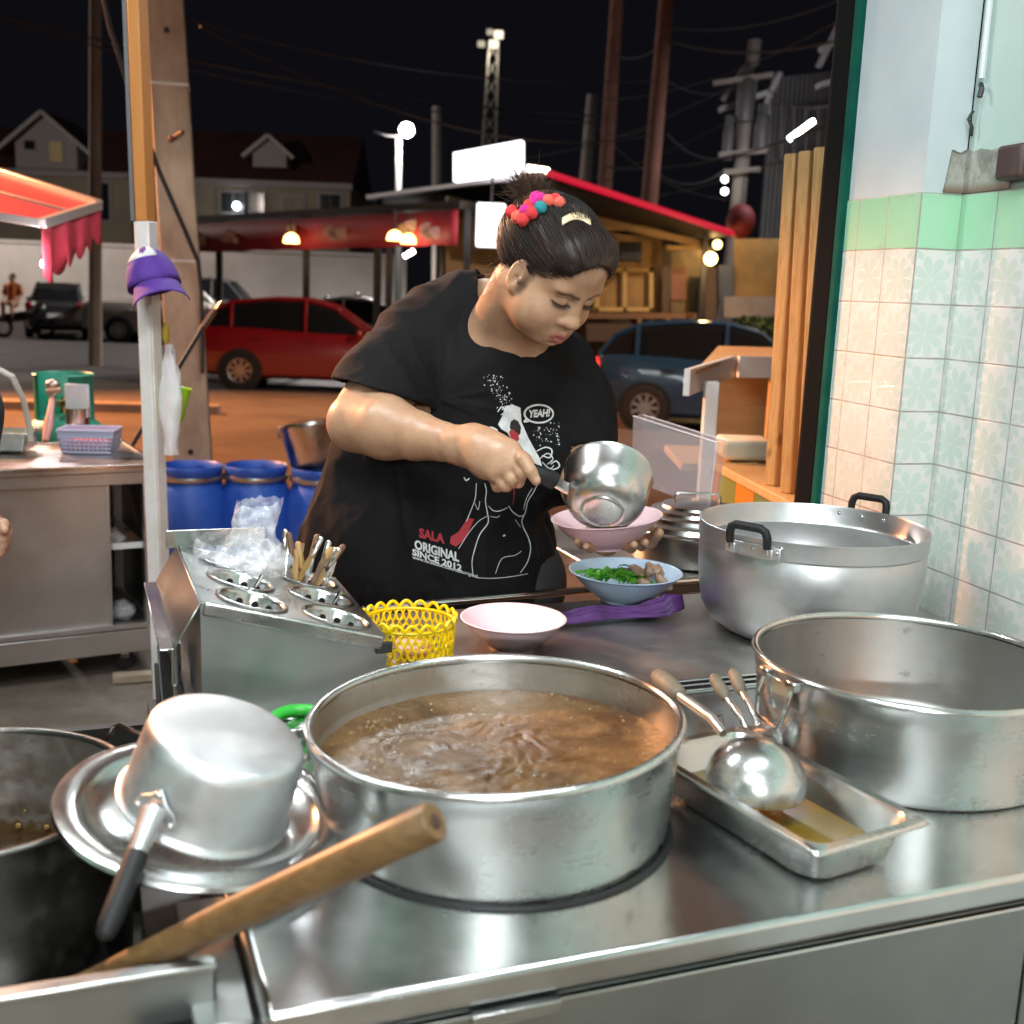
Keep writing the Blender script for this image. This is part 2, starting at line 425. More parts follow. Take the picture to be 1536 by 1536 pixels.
# ------------------------------------------------------------------ counter
ct = thing('steel_counter', C(.8, .55, 0), 'long stainless steel cooking counter with scratched top under the pots', 'counter')
tp = MB(); AL = 1.52
tp.box((AL/2, .30, CZT-.015), (AL, .60, .03), MC)
tp.build('counter_top', M_['counter'], ct, bevel=.006, bseg=3)
MB().box((AL/2, .895, CZT-.02), (AL, .48, .04), MC).build('rear_top', steel('rear_counter_steel', (.62, .60, .58), .30, .46, (3, 14, 1), 6, .03, 5), ct, bevel=.004)
ra = MB()
for b0 in (.607, .628, .648): ra.box((AL/2, b0, CZT-.004), (AL, .006, .018), MC)
ra.build('joint_rail', M_['chrome'], ct, bevel=.002)
MB().box((AL/2, .63, CZT-.02), (AL, .05, .02), MC).build('joint_gap', M_['black'], ct, smooth=False)
MB().box((AL/2, .03, CZT-.034), (AL-.02, .02, .008), MC).build('shadow_gap', M_['black'], ct, smooth=False)
fp = MB(); fp.box((.42, .02, .424), (.83, .02, .796), MC); fp.box((1.185, .02, .424), (.69, .02, .796), MC)
fp.build('front_panel', M_['panel'], ct, bevel=.003)
ft = MB(); ft.box((.5, .006, CZT-.0405), (1.0, .008, .004), MC); ft.build('panel_trim', M_['chrome'], ct, bevel=.001)
MB().box((.222, -.001, CZT-.0400), (.085, .014, .013), MC).build('latch_plate', M_['steel'], ct, bevel=.001)
sd = MB(); sd.box((.012, .57, .42), (.02, 1.1, .755), MC); sd.box((AL/2, 1.12, .42), (AL, .02, .755), MC)
sd.build('side_panel', M_['panel'], ct, bevel=.003)
rr = MB(); rr.tube([G(545, 914, .855), G(1140, 863, .855)], .0075, 10)
for t in (.1, .95):
    q = G(545, 914, .855).lerp(G(1140, 863, .855), t); rr.tube([q, q-b_*.09-Vector((0, 0, .02))], .006, 8)
rr.build('back_rail', M_['chrome'], ct)
stn = MB()
# burner opening the big pot stands in
BP = Vector((-.005, 1.232, CZT)); BPM = T(BP) @ rot('Y', R(-2.6)) @ rot('X', R(.3))
MB().torus(.199, .004, T((BP.x, BP.y, CZT+.001)), 72, 8).build('burner_opening', M_['black'], ct)

# lower stove bay at the left
bay = thing('stove_bay', C(-.35, .4, 0), 'low dark stove bay with a grey front panel holding the tall stock pot', 'stove')
bm_ = MB()
L0, L1 = G(-160, 1524, .86), G(325, 1447, .86)
dv = (L1-L0).normalized(); nv = Vector((-dv.y, dv.x, 0))
bm_.prism([(q.x, q.y) for q in (L0, L1, L1+nv*.02, L0+nv*.02)], .84, T((0, 0, .02)))
bm_.build('front_panel', M_['panel'], bay, bevel=.004)
MB().bar(L0+Vector((0, 0, .002)), L1+Vector((0, 0, .002)), .014, .006).build('lip', M_['steel_h'], bay, bevel=.002)
MB().box((-.052, .055, .42), (.10, .02, .80), MC).build('corner_post', M_['panel'], bay, bevel=.004)
MB().box((-.028, .16, .818), (.052, .22, .012), MC).build('corner_plate', M_['steel_h'], bay, bevel=.003)
MB().box((-.45, .5, .42), (.8, .9, .03), MC).build('bay_floor', M_['steel_dark'], bay, smooth=False)
bx = MB(); bx.box((-.03, .55, .6), (.02, .9, .36), MC); bx.box((-.45, .98, .5), (.85, .02, .5), MC); bx.box((-.06, .26, .72), (.05, .12, .2), MC)
bx.build('inner_wall', M_['steel_dark'], bay, smooth=False)
hs = MB(); c0 = G(448, 1098, .872)
hs.tube([c0+Vector((0.04*math.cos(t), .045*math.sin(t), .012*math.sin(2*t)+.0)) for t in [i*.35 for i in range(-3, 12)]], .009, 10)
hs.tube([c0+Vector((0.034*math.cos(t), .038*math.sin(t), .016)) for t in [i*.35 for i in range(-3, 12)]], .009, 10)
tag(hs.build('gas_hose', plain('green_hose', (.03, .42, .04), .35)), 'coiled bright green gas hose behind the upside-down saucepan', 'hose')

# ------------------------------------------------------------------ vessels
def pot_profile(rb, rt, h, wall=.002, corner=.012, roll=.005, floor=.003):
    o = [(0.0, 0), (rb-corner, 0)]
    for i in range(1, 6):
        t = i/5*PI/2; o.append((rb-corner+corner*math.sin(t), corner-corner*math.cos(t)))
    for i in range(1, 5): t = i/5; o.append((rb+(rt-rb)*t, corner+(h-roll-corner)*t))
    for i in range(0, 9):
        t = i/8; an = -PI*.35+t*PI*1.5; o.append((rt+roll*math.cos(an)*1.0, h+roll*math.sin(an)))
    i_ = []
    ri = rt-wall-.001
    i_ = [(ri, h-roll), (rb-wall+(rt-rb)*.2, floor+corner*2)]
    for i in range(0, 5):
        t = (1-i/4)*PI/2; i_.append((rb-wall-corner+corner*math.sin(t), floor+corner-corner*math.cos(t)))
    i_.append((0, floor))
    return o, i_
# big soup pot
sp = thing('soup_pot', BP, 'large round stainless pot of bubbling brown soup standing in the counter', 'pot')
H = .127
dent = lambda a, z: 1+.003*math.sin(3*a+1)+.002*math.sin(7*a+2)*(1 if z < .11 else .4)
o, i_ = pot_profile(.196, .2095, H, roll=.0055, corner=.01)
o = [(r, z) for r, z in o]
MB().lathe(o, 128, BPM @ T((0, 0, -.004)), wob=dent).build('pot_wall', M_['pot_steel'], sp, angle=50)
msc = Mat('soup_pot_inside', (.5, .5, .48), .3, 1); v = msc.coord('Object'); sep = msc.node('ShaderNodeSeparateXYZ'); msc.nt.links.new(v, sep.inputs[0]); zz = N(msc.nt, sep.outputs[2])
sp1 = msc.noise(55, 5, .75, msc.coord('Object', (1, 1, 1.6))); bl = msc.noise(9, 5, .7, v)
band = (zz.step(.076, .092))*(zz.step(.104, .118)*-1.0+1.0); specks = (sp1.step(.60, .68)*band*bl.step(.35, .6)).max((zz*-1.0+.088).step(.0, .012)*bl.step(.3, .6)*.6)
msc.set('Base Color', msc.mix(specks*.85, msc.mix(bl.step(.3, .7), (.46, .45, .42), (.56, .55, .53)), (.13, .07, .03))); msc.set('Metallic', specks*-.8+1.0); msc.set('Roughness', bl.rng(.3, .7, .24, .42)); msc.bump(sp1*band, .2, .002)
MB().lathe(i_, 128, BPM @ T((0, 0, -.004)), wob=dent).build('inner_wall', msc.m, sp, angle=50)
def soup_surface():
    m = MB(); rows = []; NR, NA = 110, 260; RR = .2035
    for i in range(NR+1):
        r = RR*i/NR; row = []
        for k in range(NA):
            a = 2*PI*k/NA; x, y = r*math.cos(a), r*math.sin(a)
            p = Vector((x*9, y*9, 1.7)); w = noise.noise_vector(p*1.3)*.7
            q = p+w
            hgt = noise.noise(q*1.0)*.0060+abs(noise.noise(q*2.3))*.0042+(.5-abs(noise.noise(q*4.7)))*.0026+noise.noise(q*10)*.0010
            cal = max(0, min(1, (RR-r)/.05)); act = max(0, 1-((x+.01)**2+(y+.02)**2)/.036)
            bb = noise.noise(Vector((x*60, y*60, 3)))
            hgt = hgt*(.12+.36*act)*min(1, cal+.35)+(max(0, bb-.25)*.004*act)
            row.append((x, y, hgt))
        rows.append(row)
    m.grid(rows, closed_u=True); return m
mm = Mat('soup', (.1, .05, .02), .07, spec=.22)
v = mm.coord('Object'); n1_ = mm.noise(9, 6, .65, v, 1.2); n2_ = mm.noise(34, 5, .6, v, .6); n3_ = mm.noise(170, 3, .6, v)
c = mm.mix(n1_.step(.36, .64), (.070, .032, .011), (.15, .078, .030)); vb = mm.vor(150, v); c = mm.mix((n2_*.6+n3_*.4).step(.58, .70)*.45, c, (.30, .18, .09)); c = mm.mix((vb.lt(.20))*n1_.step(.45, .62)*.5, c, (.38, .26, .15))
mm.set('Base Color', c); mm.set('Roughness', n2_.rng(.3, .7, .16, .46)); mm.bump(n3_*.4+n2_+vb*n1_.step(.42, .60)*1.2, .20, .0018)
sm = soup_surface(); ms = BPM @ T((0, 0, H-.045)); sm.v = [tuple(ms @ Vector(p)) for p in sm.v]
so = sm.build('soup', mm.m, sp, angle=180)
# froth bubbles floating on the soup
fb = MB()
for i in range(420):
    if i < 260: a = random.uniform(PI*.75, PI*1.35); r = random.uniform(.10, .18)
    else: a = random.uniform(0, 2*PI); r = .19*math.sqrt(random.random())
    rr_ = random.choice([.0006, .0008, .0010, .0012, .0016, .0022])*random.uniform(.8, 1.1)
    fb.ball(ms @ Vector((r*math.cos(a), r*math.sin(a), .003+rr_*.2)), (rr_, rr_, rr_*.75), seg=8, rings=6)
fo = fb.build('froth', plain('froth', (.40, .27, .14), .1, spec=.7, alpha=.55), sp, angle=180); tag(fo, kind='stuff')
# side handle of the soup pot (left, over the burner)
def wire_handle(M, w, drop, r, name, mat, par, clip=True):
    """folding wire handle hanging below two clips; local x along rim, z up, y outward"""
    m = MB(); m.tube([(-w/2, .004, -.004), (-w/2-.002, .012, -drop*.45), (-w/2+.004, .016, -drop*.9), (-w/2+.012, .017, -drop), (w/2-.012, .017, -drop), (w/2-.004, .016, -drop*.9), (w/2+.002, .012, -drop*.45), (w/2, .004, -.004)], r, 8, M=M)
    m.build(name, mat, par)
    if clip:
        k = MB()
        for s in (-1, 1): k.box((s*w/2, .004, -.003), (.02, .011, .012), M)
        k.box((0, .0015, -.025), (w*.8, .003, .04), M)
        k.build('handle_clip', mat, par, bevel=.002)
def rim_frame(M0, r, z, ang):
    ct_, s_ = math.cos(ang), math.sin(ang)
    return M0 @ frame((r*ct_, r*s_, z), (-s_, ct_, 0), (ct_, s_, 0), (0, 0, 1))
wire_handle(rim_frame(BPM, .211, H-.014, R(172)), .07, .055, .003, 'handle', M_['steel'], sp)

# big empty basin at the right
BS = Vector((.545, 1.482, CZT)); BSM = T(BS)
bs = thing('wide_basin', BS, 'wide empty stainless pot with a dark stained inside at the right end of the counter', 'pot')
o, i_ = pot_profile(.194, .207, .132, roll=.005, corner=.01)
MB().lathe(o, 128, BSM, wob=dent).build('pot_wall', M_['pot_steel'], bs, angle=50)
M_['basin_in'] = steel('stained_pot_inside', (.34, .335, .32), .34, .5, (1, 1, 30), 8, .1, 5, .2, (.12, .10, .08))
MB().lathe(i_, 128, BSM, wob=dent).build('inner_wall', M_['basin_in'], bs, angle=50)
wire_handle(rim_frame(BSM, .209, .128, R(203)), .058, .06, .0032, 'handle', M_['chrome'], bs)
wire_handle(rim_frame(BSM, .209, .128, R(23)), .058, .06, .0032, 'handle', M_['chrome'], bs)

# deep aluminium pot with black handles
AP = Vector((.552, 2.062, CZT)); APM = T(AP)
ap = thing('aluminium_pot', AP, 'deep dull aluminium pot with two black grip handles against the tiled wall', 'pot')
prof = [(0, 0), (.13, 0), (.158, .006), (.180, .022), (.193, .047), (.1995, .082), (.2028, .12), (.2035, .160), (.2020, .163), (.2020, .166), (.2050, .169), (.2055, .196), (.2060, .2), (.2045, .201)]
MB().lathe(prof, 128, APM).build('pot_wall', M_['alu'], ap, angle=35)
inn = [(.2045, .201), (.2025, .196), (.2015, .168), (.197, .162), (.1995, .155), (.199, .12), (.185, .05), (.15, .012), (0, .006)]
MB().lathe(inn, 128, APM).build('inner_wall', steel('aluminium_inside', (.62, .62, .63), .3, .42, (1, 1, 30), 8, .06, 6), ap, angle=35)
def grip(M, par):
    hb = MB(); hb.box((0, .004, -.002), (.105, .004, .022), M); hb.box((-.036, .012, -.001), (.02, .018, .018), M); hb.box((.036, .012, -.001), (.02, .018, .018), M)
    hb.build('handle_bracket', M_['alu'], par, bevel=.003)
    rv = MB()
    for x in (-.047, 0, .047): rv.ball((x, .006, .0), (.004, .003, .004), M, 10, 6)
    rv.build('rivet', M_['chrome'], par)
    ri = MB()
    for x in (-.047, 0, .047): ri.ball((x, -.0065, .006), (.0045, .003, .0045), M, 10, 6)
    ri.build('rivet', M_['chrome'], par)
    MB().tube([(-.036, .018, -.002), (-.036, .021, .012)], .0035, 8, M=M).tube([(.036, .018, -.002), (.036, .021, .012)], .0035, 8, M=M).build('handle_stem', M_['chrome'], par)
    g = MB(); g.tube([(-.036, .021, .008), (-.036, .023, .026), (-.033, .0245, .036), (-.024, .0255, .041), (.024, .0255, .041), (.033, .0245, .036), (.036, .023, .026), (.036, .021, .008)], [.0065, .0075, .0075, .0075, .0075, .0075, .0075, .0065], 12, M=M)
    g.build('handle_grip', M_['black_plastic'], par)
grip(rim_frame(APM, .2045, .182, R(228)), ap)
grip(rim_frame(APM, .2045, .182, R(48)), ap)

# tall stock pot in the bay
SP = Vector((-.59, 1.18, .425)); SPM = T(SP)
st = thing('stock_pot', SP, 'tall stock pot toned dark for bay shade, with food residue inside, in the stove bay at the left', 'pot')
o, i_ = pot_profile(.168, .172, .47, roll=.004, corner=.01)
MB().lathe(o, 96, SPM).build('pot_wall', M_['steel_dark'], st, angle=50)
mi = Mat('stock_pot_inside', (.5, .5, .48), .3, 1); v = mi.coord('Object'); sep = mi.node('ShaderNodeSeparateXYZ'); mi.nt.links.new(v, sep.inputs[0]); zz = N(mi.nt, sep.outputs[2])
nn = mi.noise(30, 6, .7, v); res = ((zz*-1.0+.40)*9.0+nn*.9-.4).step(.35, .6)
mi.set('Base Color', mi.mix(res, (.42, .42, .40), (.10, .055, .02))); mi.set('Metallic', res*-.9+1.0); mi.set('Roughness', nn.rng(.3, .7, .28, .5)); mi.bump(nn, .25, .004)
MB().lathe(i_, 96, SPM).build('inner_wall', mi.m, st, angle=50)
MB().lathe([(0, .335), (.165, .335)], 64, SPM).build('broth', plain('dark_broth', (.05, .028, .012), .1), st)
bits = MB()
for i in range(90):
    a = random.uniform(0, 2*PI); z = .345+.03*random.random()**2; bits.ball(SPM @ Vector((.164*math.cos(a), .164*math.sin(a), z)), random.uniform(.001, .004), seg=6, rings=4)
tag(bits.build('food_residue', plain('residue', (.33, .19, .06), .6), st), kind='stuff')
m = MB()
hm = rim_frame(SPM, .174, .44, R(52))
m.tube([(-.045, .0, -.02), (-.045, .02, .0), (-.04, .035, .032), (-.03, .038, .036), (.03, .038, .036), (.04, .035, .032), (.045, .02, 0), (.045, 0, -.02)], .0035, 8, M=hm)
m.build('handle', M_['chrome'], st)
rv = MB()
for q in (.425, .400):
    rv.ball((.1665*math.cos(R(43)), .1665*math.sin(R(43)), q), .006, SPM, 10, 6)
rv.build('rivet', M_['chrome'], st)

# dish with upturned saucepan
nT = Vector((.33, -.07, .93)).normalized()
PB = G(345, 1098, 1.000)
SM = zframe(PB-nT*.090, nT) @ Matrix.Scale(.87, 4)     # origin at the opening, z toward the base
PLc = PB-nT*.095-Vector((.004, -.012, .012))
dsh = thing('steel_dish', PLc, 'shallow steel dish with a wide rolled rim tilted between stock pot and counter', 'dish')
PM = zframe(PLc, (.17, -.05, .98)) @ Matrix.Scale(.95, 4)
dp = [(0, -.006), (.09, -.006), (.118, -.002), (.128, .008), (.133, .013), (.150, .0135), (.158, .011), (.160, .007), (.157, .003), (.152, .004), (.150, .0105), (.134, .010), (.130, .004), (.120, -.006), (.09, -.010), (0, -.010)]
MB().lathe(dp, 112, PM).build('dish_body', M_['steel'], dsh, angle=45)
scp = thing('saucepan', PB, 'worn aluminium saucepan lying upside down on the steel dish, black handle', 'saucepan')
def wobs(a, z): return 1+.008*math.sin(2*a+.5)+.004*math.sin(5*a)+.003*math.sin(9*a+z*30)
pp = [(.101, .006), (.1045, .004), (.1050, .0), (.1025, -.0005), (.1005, .004)]
po = [(.1050, .0), (.1052, .003), (.1015, .006), (.0995, .010), (.0985, .04), (.0955, .085), (.0930, .096), (.0885, .1015), (.082, .1035), (.05, .1045), (0, .104)]
MB().lathe(po, 112, SM, wob=wobs).build('pan_wall', M_['alu_worn'], scp, angle=50)
MB().lathe([(.1050, .0), (.1020, .001), (.0965, .012), (.093, .085), (.08, .1), (0, .101)], 112, SM, wob=wobs).build('inner_wall', M_['alu'], scp, angle=50)
# handle: bracket plate + tube + black grip, towards lower left
ang = None
hd = (G(175, 1365, .90)-G(300, 1225, .955)); loc = SM.inverted().to_3x3() @ hd; ang = math.atan2(loc.y, loc.x)
HM = rim_frame(SM, .1008, .036, ang)
brk = MB(); pl = [(-.032, .012), (-.024, -.004), (-.012, -.012), (0, -.026), (.012, -.012), (.024, -.004), (.032, .012), (.02, .02), (-.02, .02)]
rows = []
for off in (.0012, .0045):
    rows.append([Vector((x, off-(x*x)/(2*.0985), -y)) for x, y in pl])
n = len(pl); brk.add(rows[0]+rows[1], [tuple(range(n)), tuple(range(n, 2*n))]+[(i, (i+1) % n, n+(i+1) % n, n+i) for i in range(n)], HM)
brk.build('handle_bracket', M_['alu_worn'], scp, bevel=.0012)
for x, zq in ((-.024, -.010), (.024, -.010), (0, .018)): rv = MB(); rv.ball((x, .005-(x*x)/.2, zq), (.0042, .003, .0042), HM, 10, 6); rv.build('rivet', M_['alu'], scp)
h0 = HM @ Vector((0, .004, -.004)); h1 = G(250, 1290, .925); h2 = G(172, 1366, .895)
hdir = (h2-h0).normalized(); Lh = .118
MB().tube([h0, h0+hdir*.02, h0+hdir*.055], [.013, .0115, .0095], 14).build('handle_tube', M_['alu'], scp)
MB().tube([h0+hdir*.047, h0+hdir*.055, h0+hdir*.10, h0+hdir*(Lh), h0+hdir*(Lh+.012), h0+hdir*(Lh+.016)], [.0108, .0112, .0108, .0105, .008, .003], 16).build('handle_grip', M_['black_plastic'], scp)

# wooden ladle handle in the foreground
M_['wood_dark'] = Mat('old_wood_handle', (.2, .1, .03), .42)
w = M_['wood_dark']; gv = w.coord('Object', (6, 6, 6)); g1 = w.noise(3, 5, .6, gv, .6); g2 = w.noise(5, 3, .5, w.coord('Object', (5, 30, 30)))
w.set('Base Color', w.mix((g1*.5+g2*.5).step(.35, .65), (.105, .055, .020), (.165, .092, .034))); w.bump(g1, .25, .002); M_['wood_dark'] = w.m
wl = thing('wooden_ladle', G(325, 1400, .88), 'long round wooden ladle handle lying across the stove bay in the foreground', 'ladle')
q1 = P(652, 1232, .86); q0 = P(160, 1462, .955); qd = (q0-q1).normalized()
MB().tube([q1, q1+qd*.002, q1.lerp(q0, .2), q1.lerp(q0, .6), q0, q0+qd*.1], [.0155, .0168, .0172, .0160, .0120, .011], 24).build('handle', M_['wood_dark'], wl, angle=50)
MB().lathe([(0, -.03), (.03, -.025), (.05, -.005), (.055, .012), (.053, .012), (.046, -.002), (.028, -.02), (0, -.025)], 40, zframe(q0+qd*.14, (0, .2, 1))).build('ladle_bowl', M_['steel'], wl)
MB().ball((0, 0, 0), (.007, .007, .0015), zframe(q1-qd*.0008, -qd), 12, 6).build('handle_end_hole', plain('hole_brown', (.05, .022, .01), .7), wl)
# ------------------------------------------------------------------ counter-top objects
# rectangular pan with stock, ladles
TC = Vector((.314, 1.238, CZT))
TA = ((Vector((.455, 1.148, 0))-Vector((.312, 1.064, 0))).normalized()); TB = Vector((-TA.y, TA.x, 0))
TM = frame(TC, TA, TB, z_)
gn = thing('steel_tray', TC, 'narrow deep steel tray holding yellowish stock and an upturned ladle', 'tray')
def rrect(w, l, r, n=6):
    pts = []
    for cx, cy, a0 in ((w-r, l-r, 0), (-w+r, l-r, 90), (-w+r, -l+r, 180), (w-r, -l+r, 270)):
        for i in range(n+1):
            a = R(a0+90*i/n); pts.append((cx+r*math.cos(a), cy+r*math.sin(a)))
    return pts
def ring_loft(levels, M):
    m = MB(); rows = []
    for (w, l, r, z) in levels: rows.append([M @ Vector((x, y, z)) for x, y in rrect(w, l, r)])
    m.grid(rows, closed_u=True)
    return m
TW, TL, TH = .076, .143, .055
lev = [(.045, .115, .03, .002), (TW-.022, TL-.022, .03, .002), (TW-.013, TL-.013, .028, .010), (TW-.006, TL-.006, .024, TH-.006), (TW-.003, TL-.003, .024, TH), (TW+.007, TL+.007, .012, TH+.0005), (TW+.010, TL+.010, .010, TH-.003)]
m = ring_loft(lev, TM); nn_ = len(rrect(1, 1, .1)); m.f.append(tuple(range(nn_)))
m.build('tray_body', M_['steel'], gn, angle=45, solid=.0014)
ms_ = Mat('yellow_stock', (.17, .10, .012), .06, spec=.6, coat=.4); ms_.bump(ms_.noise(30, 3), .1, .002)
sk = MB(); sk.add([TM @ Vector((x, y, .017)) for x, y in rrect(TW-.0125, TL-.0125, .028)], [tuple(range(nn_))]); sk.build('stock', ms_.m, gn, smooth=False)
M_['rubber_tan'] = varied('worn_tan_grip', (.10, .08, .055), (.16, .13, .09), 20, .7, .55, .2, .001)
def ladle(name, label, bc, up, rb, g0, g1, glen, rh=.006, group=None, gripmat=None):
    o = thing(name, bc, label, 'ladle', group)
    M = zframe(bc, up)
    pr = [(rb*math.cos(t), rb*.86*math.sin(t)) for t in [i/14*PI/2 for i in range(15)]]
    pr = [(rb*1.0, -.002)]+pr
    MB().lathe(pr, 48, M).build('ladle_bowl', M_['steel'], o, solid=.0012)
    d = (g1-g0).normalized(); mid = g0.lerp(g1, .55)+Vector((0, 0, .004))
    MB().tube([g0, g0.lerp(g1, .25)+Vector((0, 0, .006)), mid, g1], [rh*.8, rh*.9, rh, rh], 10).build('handle', M_['steel_h'], o)
    MB().tube([g1-d*.006, g1, g1+d*glen*.3, g1+d*glen*.9, g1+d*glen, g1+d*(glen+.004)], [rh*1.1, rh*1.6, rh*1.9, rh*1.75, rh*1.4, rh*.6], 12).build('handle_grip', gripmat or M_['rubber_tan'], o)
    return o
LB = G(1135, 1152, .925); LB.z = .908
ladle('ladle', 'steel ladle resting bowl-side down in the tray, showing its round back', LB, (.06, -.10, 1), .058, G(1085, 1100, .935), G(1018, 1042, .945), .062, .0072)
ladle('ladle', 'right-hand of two thin ladles behind the tray with tan grips', G(1150, 1110, .885), (.1, .2, 1), .03, G(1138, 1095, .90), G(1112, 1036, .93), .038, .0048, None)
ladle('ladle', 'left-hand of two thin ladles behind the tray with tan grips', G(1132, 1120, .885), (.0, .2, 1), .03, G(1122, 1102, .90), G(1088, 1045, .93), .038, .0048, None)
sl = thing('small_dish', G(1030, 1085, .87), 'small round dark steel dish half hidden between soup pot and ladle handles', 'dish')
LM = zframe(G(1010, 1085, .885), (.1, -.35, 1))
MB().lathe([(0, .016), (.02, .015), (.045, .008), (.052, .002), (.056, 0), (.056, -.003), (.050, -.002)], 48, LM).build('dish_body', M_['steel_dark'], sl)
MB().tube([LM @ Vector((.048, -.016, .004)), LM @ Vector((.066, -.012, .014)), LM @ Vector((.066, .012, .014)), LM @ Vector((.048, .016, .004))], .0016, 6).build('wire_loop', M_['chrome'], sl)

# yellow lattice basket
YC = G(614, 918, .955); YC.z = CZT; YR, YH = .073, .098
yb = thing('plastic_basket', YC, 'bright yellow round plastic basket with a lattice of scrolls and a scalloped rim', 'basket')
YM = T(YC)
ym = Mat('yellow_plastic', (.80, .56, .0), .35, sss=.0); M_['yellow'] = ym.m
def on_cyl(a, z, r=YR): rr_ = r*(.93+.07*z/YH); return Vector((rr_*math.cos(a), rr_*math.sin(a), z))
ring = MB(); NB = 20
for row, zc in enumerate((.022, .046, .070)):
    for k in range(NB):
        a0 = 2*PI*(k+(row % 2)*.5)/NB
        pts = [on_cyl(a0+.62*PI/NB*math.cos(t)*(1 if t < PI else 1), zc+.0085*math.sin(t)) for t in [2*PI*i/10 for i in range(10)]]
        ring.tube(pts, .0018, 5, closed=True, M=YM)
for k in range(NB*2):
    a0 = 2*PI*k/(NB*2)
    for s in (-1, 1):
        pts = [on_cyl(a0+s*PI/NB*.5*i*1.0, .010+.0245*i*.5) for i in range(7)]
        ring.tube(pts, .0014, 4, M=YM)
ring.build('scroll_lattice', M_['yellow'], yb)
rim = MB()
pts = []
for i in range(240):
    a = 2*PI*i/240; sc_ = abs(math.sin(a*NB/2)); pts.append(on_cyl(a, .083+.010*sc_, YR*1.02))
rim.tube(pts, .0028, 6, closed=True, M=YM)
rim.tube([on_cyl(2*PI*i/80, .081) for i in range(80)], .0026, 6, closed=True, M=YM)
rim.build('scalloped_rim', M_['yellow'], yb)
base = MB(); base.tube([on_cyl(2*PI*i/80, .006) for i in range(80)], .0035, 6, closed=True, M=YM); base.lathe([(0, .004), (YR*.93, .004)], 48, YM); base.build('basket_base', M_['yellow'], yb)
cont = thing('condiment_packet', YC, 'orange and white packets lying inside the yellow basket', 'packet')
pk = MB()
for i in range(9):
    a = random.uniform(0, 6.28); r = random.uniform(0, .035); pk.box((0, 0, 0), (.05, .03, .012), T(YC+Vector((r*math.cos(a), r*math.sin(a), .012+.004*i))) @ rot('Z', a*3) @ rot('X', random.uniform(-.4, .4)))
pk.build('packets', varied('packet_print', (.75, .5, .35), (.5, .10, .03), 30, .4), cont, bevel=.003)

# bowls
def bowl(name, label, c, r, h, mat, M=None, rf=.42):
    o = thing(name, c, label, 'bowl')
    M = M or T(c); rb = r*rf; t = .0022
    out = [(0, .002), (rb*.85, .002), (rb*.9, 0), (rb, 0), (rb*1.02, .004)]
    for i in range(1, 13):
        s = i/12; out.append((rb*1.02+(r-rb*1.02)*(s**.78), .004+(h-.004)*s))
    out += [(r+.0022, h+.0005), (r+.0026, h+.002), (r+.0015, h+.003), (r-.001, h+.0025)]
    inn = []
    for i in range(12, -1, -1):
        s = i/12; inn.append((max(0, (rb*1.0+(r-rb)*(s**.78))-t), .0055+(h-.004)*s))
    inn += [(rb*.7, .0045), (0, .0042)]
    MB().lathe(out+inn, 80, M).build('bowl_body', mat, o, angle=60)
    return o
M_['pink'] = Mat('pink_melamine', (.84, .58, .62), .28, spec=.5).m
M_['bluebowl'] = Mat('pale_blue_melamine', (.60, .74, .92), .28, spec=.5).m
PC = G(768, 984, CZT); PC.y += .045; PC.x += .0
bw1 = bowl('pink_bowl', 'pink bowl with a few pale noodle bits standing on the counter by the yellow basket', PC, .088, .052, M_['pink'])
nd = MB()
for i in range(46):
    a = random.uniform(0, 6.28); r = .034*math.sqrt(random.random()); p0 = PC+Vector((r*math.cos(a)+.002, r*math.sin(a)*.9-.004, .009+.004*random.random())); d = Vector((random.uniform(-1, 1), random.uniform(-1, 1), random.uniform(-.1, .3)))*.009
    nd.tube([p0-d, p0+Vector((0, 0, .002)), p0+d], .0016, 5)
no = thing('noodle_bits', PC+Vector((0, 0, .01)), 'pale beansprout bits lying in the bottom of the pink bowl', 'food'); nd.build('sprouts', plain('sprout', (.62, .60, .52), .4), no)
BC = Vector((.229, 2.205, .8625))
bb = bowl('blue_bowl', 'pale blue bowl holding green vegetables and meat at the far edge of the counter', BC, .110, .058, M_['bluebowl'])
gm = varied('leaf_green', (.05, .28, .012), (.12, .46, .03), 40, .4, None, 0)
gv_ = thing('green_vegetables', BC+Vector((-.03, 0, .04)), 'bright green leafy vegetables in the blue bowl', 'vegetables')
lf = MB()
for i in range(46):
    c = BC+Vector((random.uniform(-.07, .035), random.uniform(-.045, .03), random.uniform(.046, .064))); a = random.uniform(-.6, .6)+PI*random.randint(0, 1); L = random.uniform(.018, .036); w = random.uniform(.006, .011)
    M = T(c) @ rot('Z', a) @ rot('Y', random.uniform(-.35, .35)) @ rot('X', random.uniform(-.6, .6))
    rows = []
    for t in range(6):
        s = t/5; ww = w*math.sin(PI*(s*.85+.12)); rows.append([M @ Vector((L*(s-.5), k*ww, -.006*(s-.5)**2*8+.003*abs(k)+.0015*math.sin(t*2+i))) for k in (-1, -.3, .3, 1)])
    lf.grid(rows)
for i in range(14):
    c = BC+Vector((random.uniform(-.08, .04), random.uniform(-.045, .02), random.uniform(.04, .058))); d = Vector((random.uniform(.5, 1), random.uniform(-.6, .6), random.uniform(-.15, .15))).normalized()*.03
    lf.tube([c-d, c+Vector((0, 0, .003)), c+d], [.003, .0026, .002], 6)
lf.build('leaves', gm, gv_)
mt = thing('cooked_meat', BC+Vector((.03, 0, .04)), 'brown pieces of boiled meat in the blue bowl', 'meat')
me_ = MB()
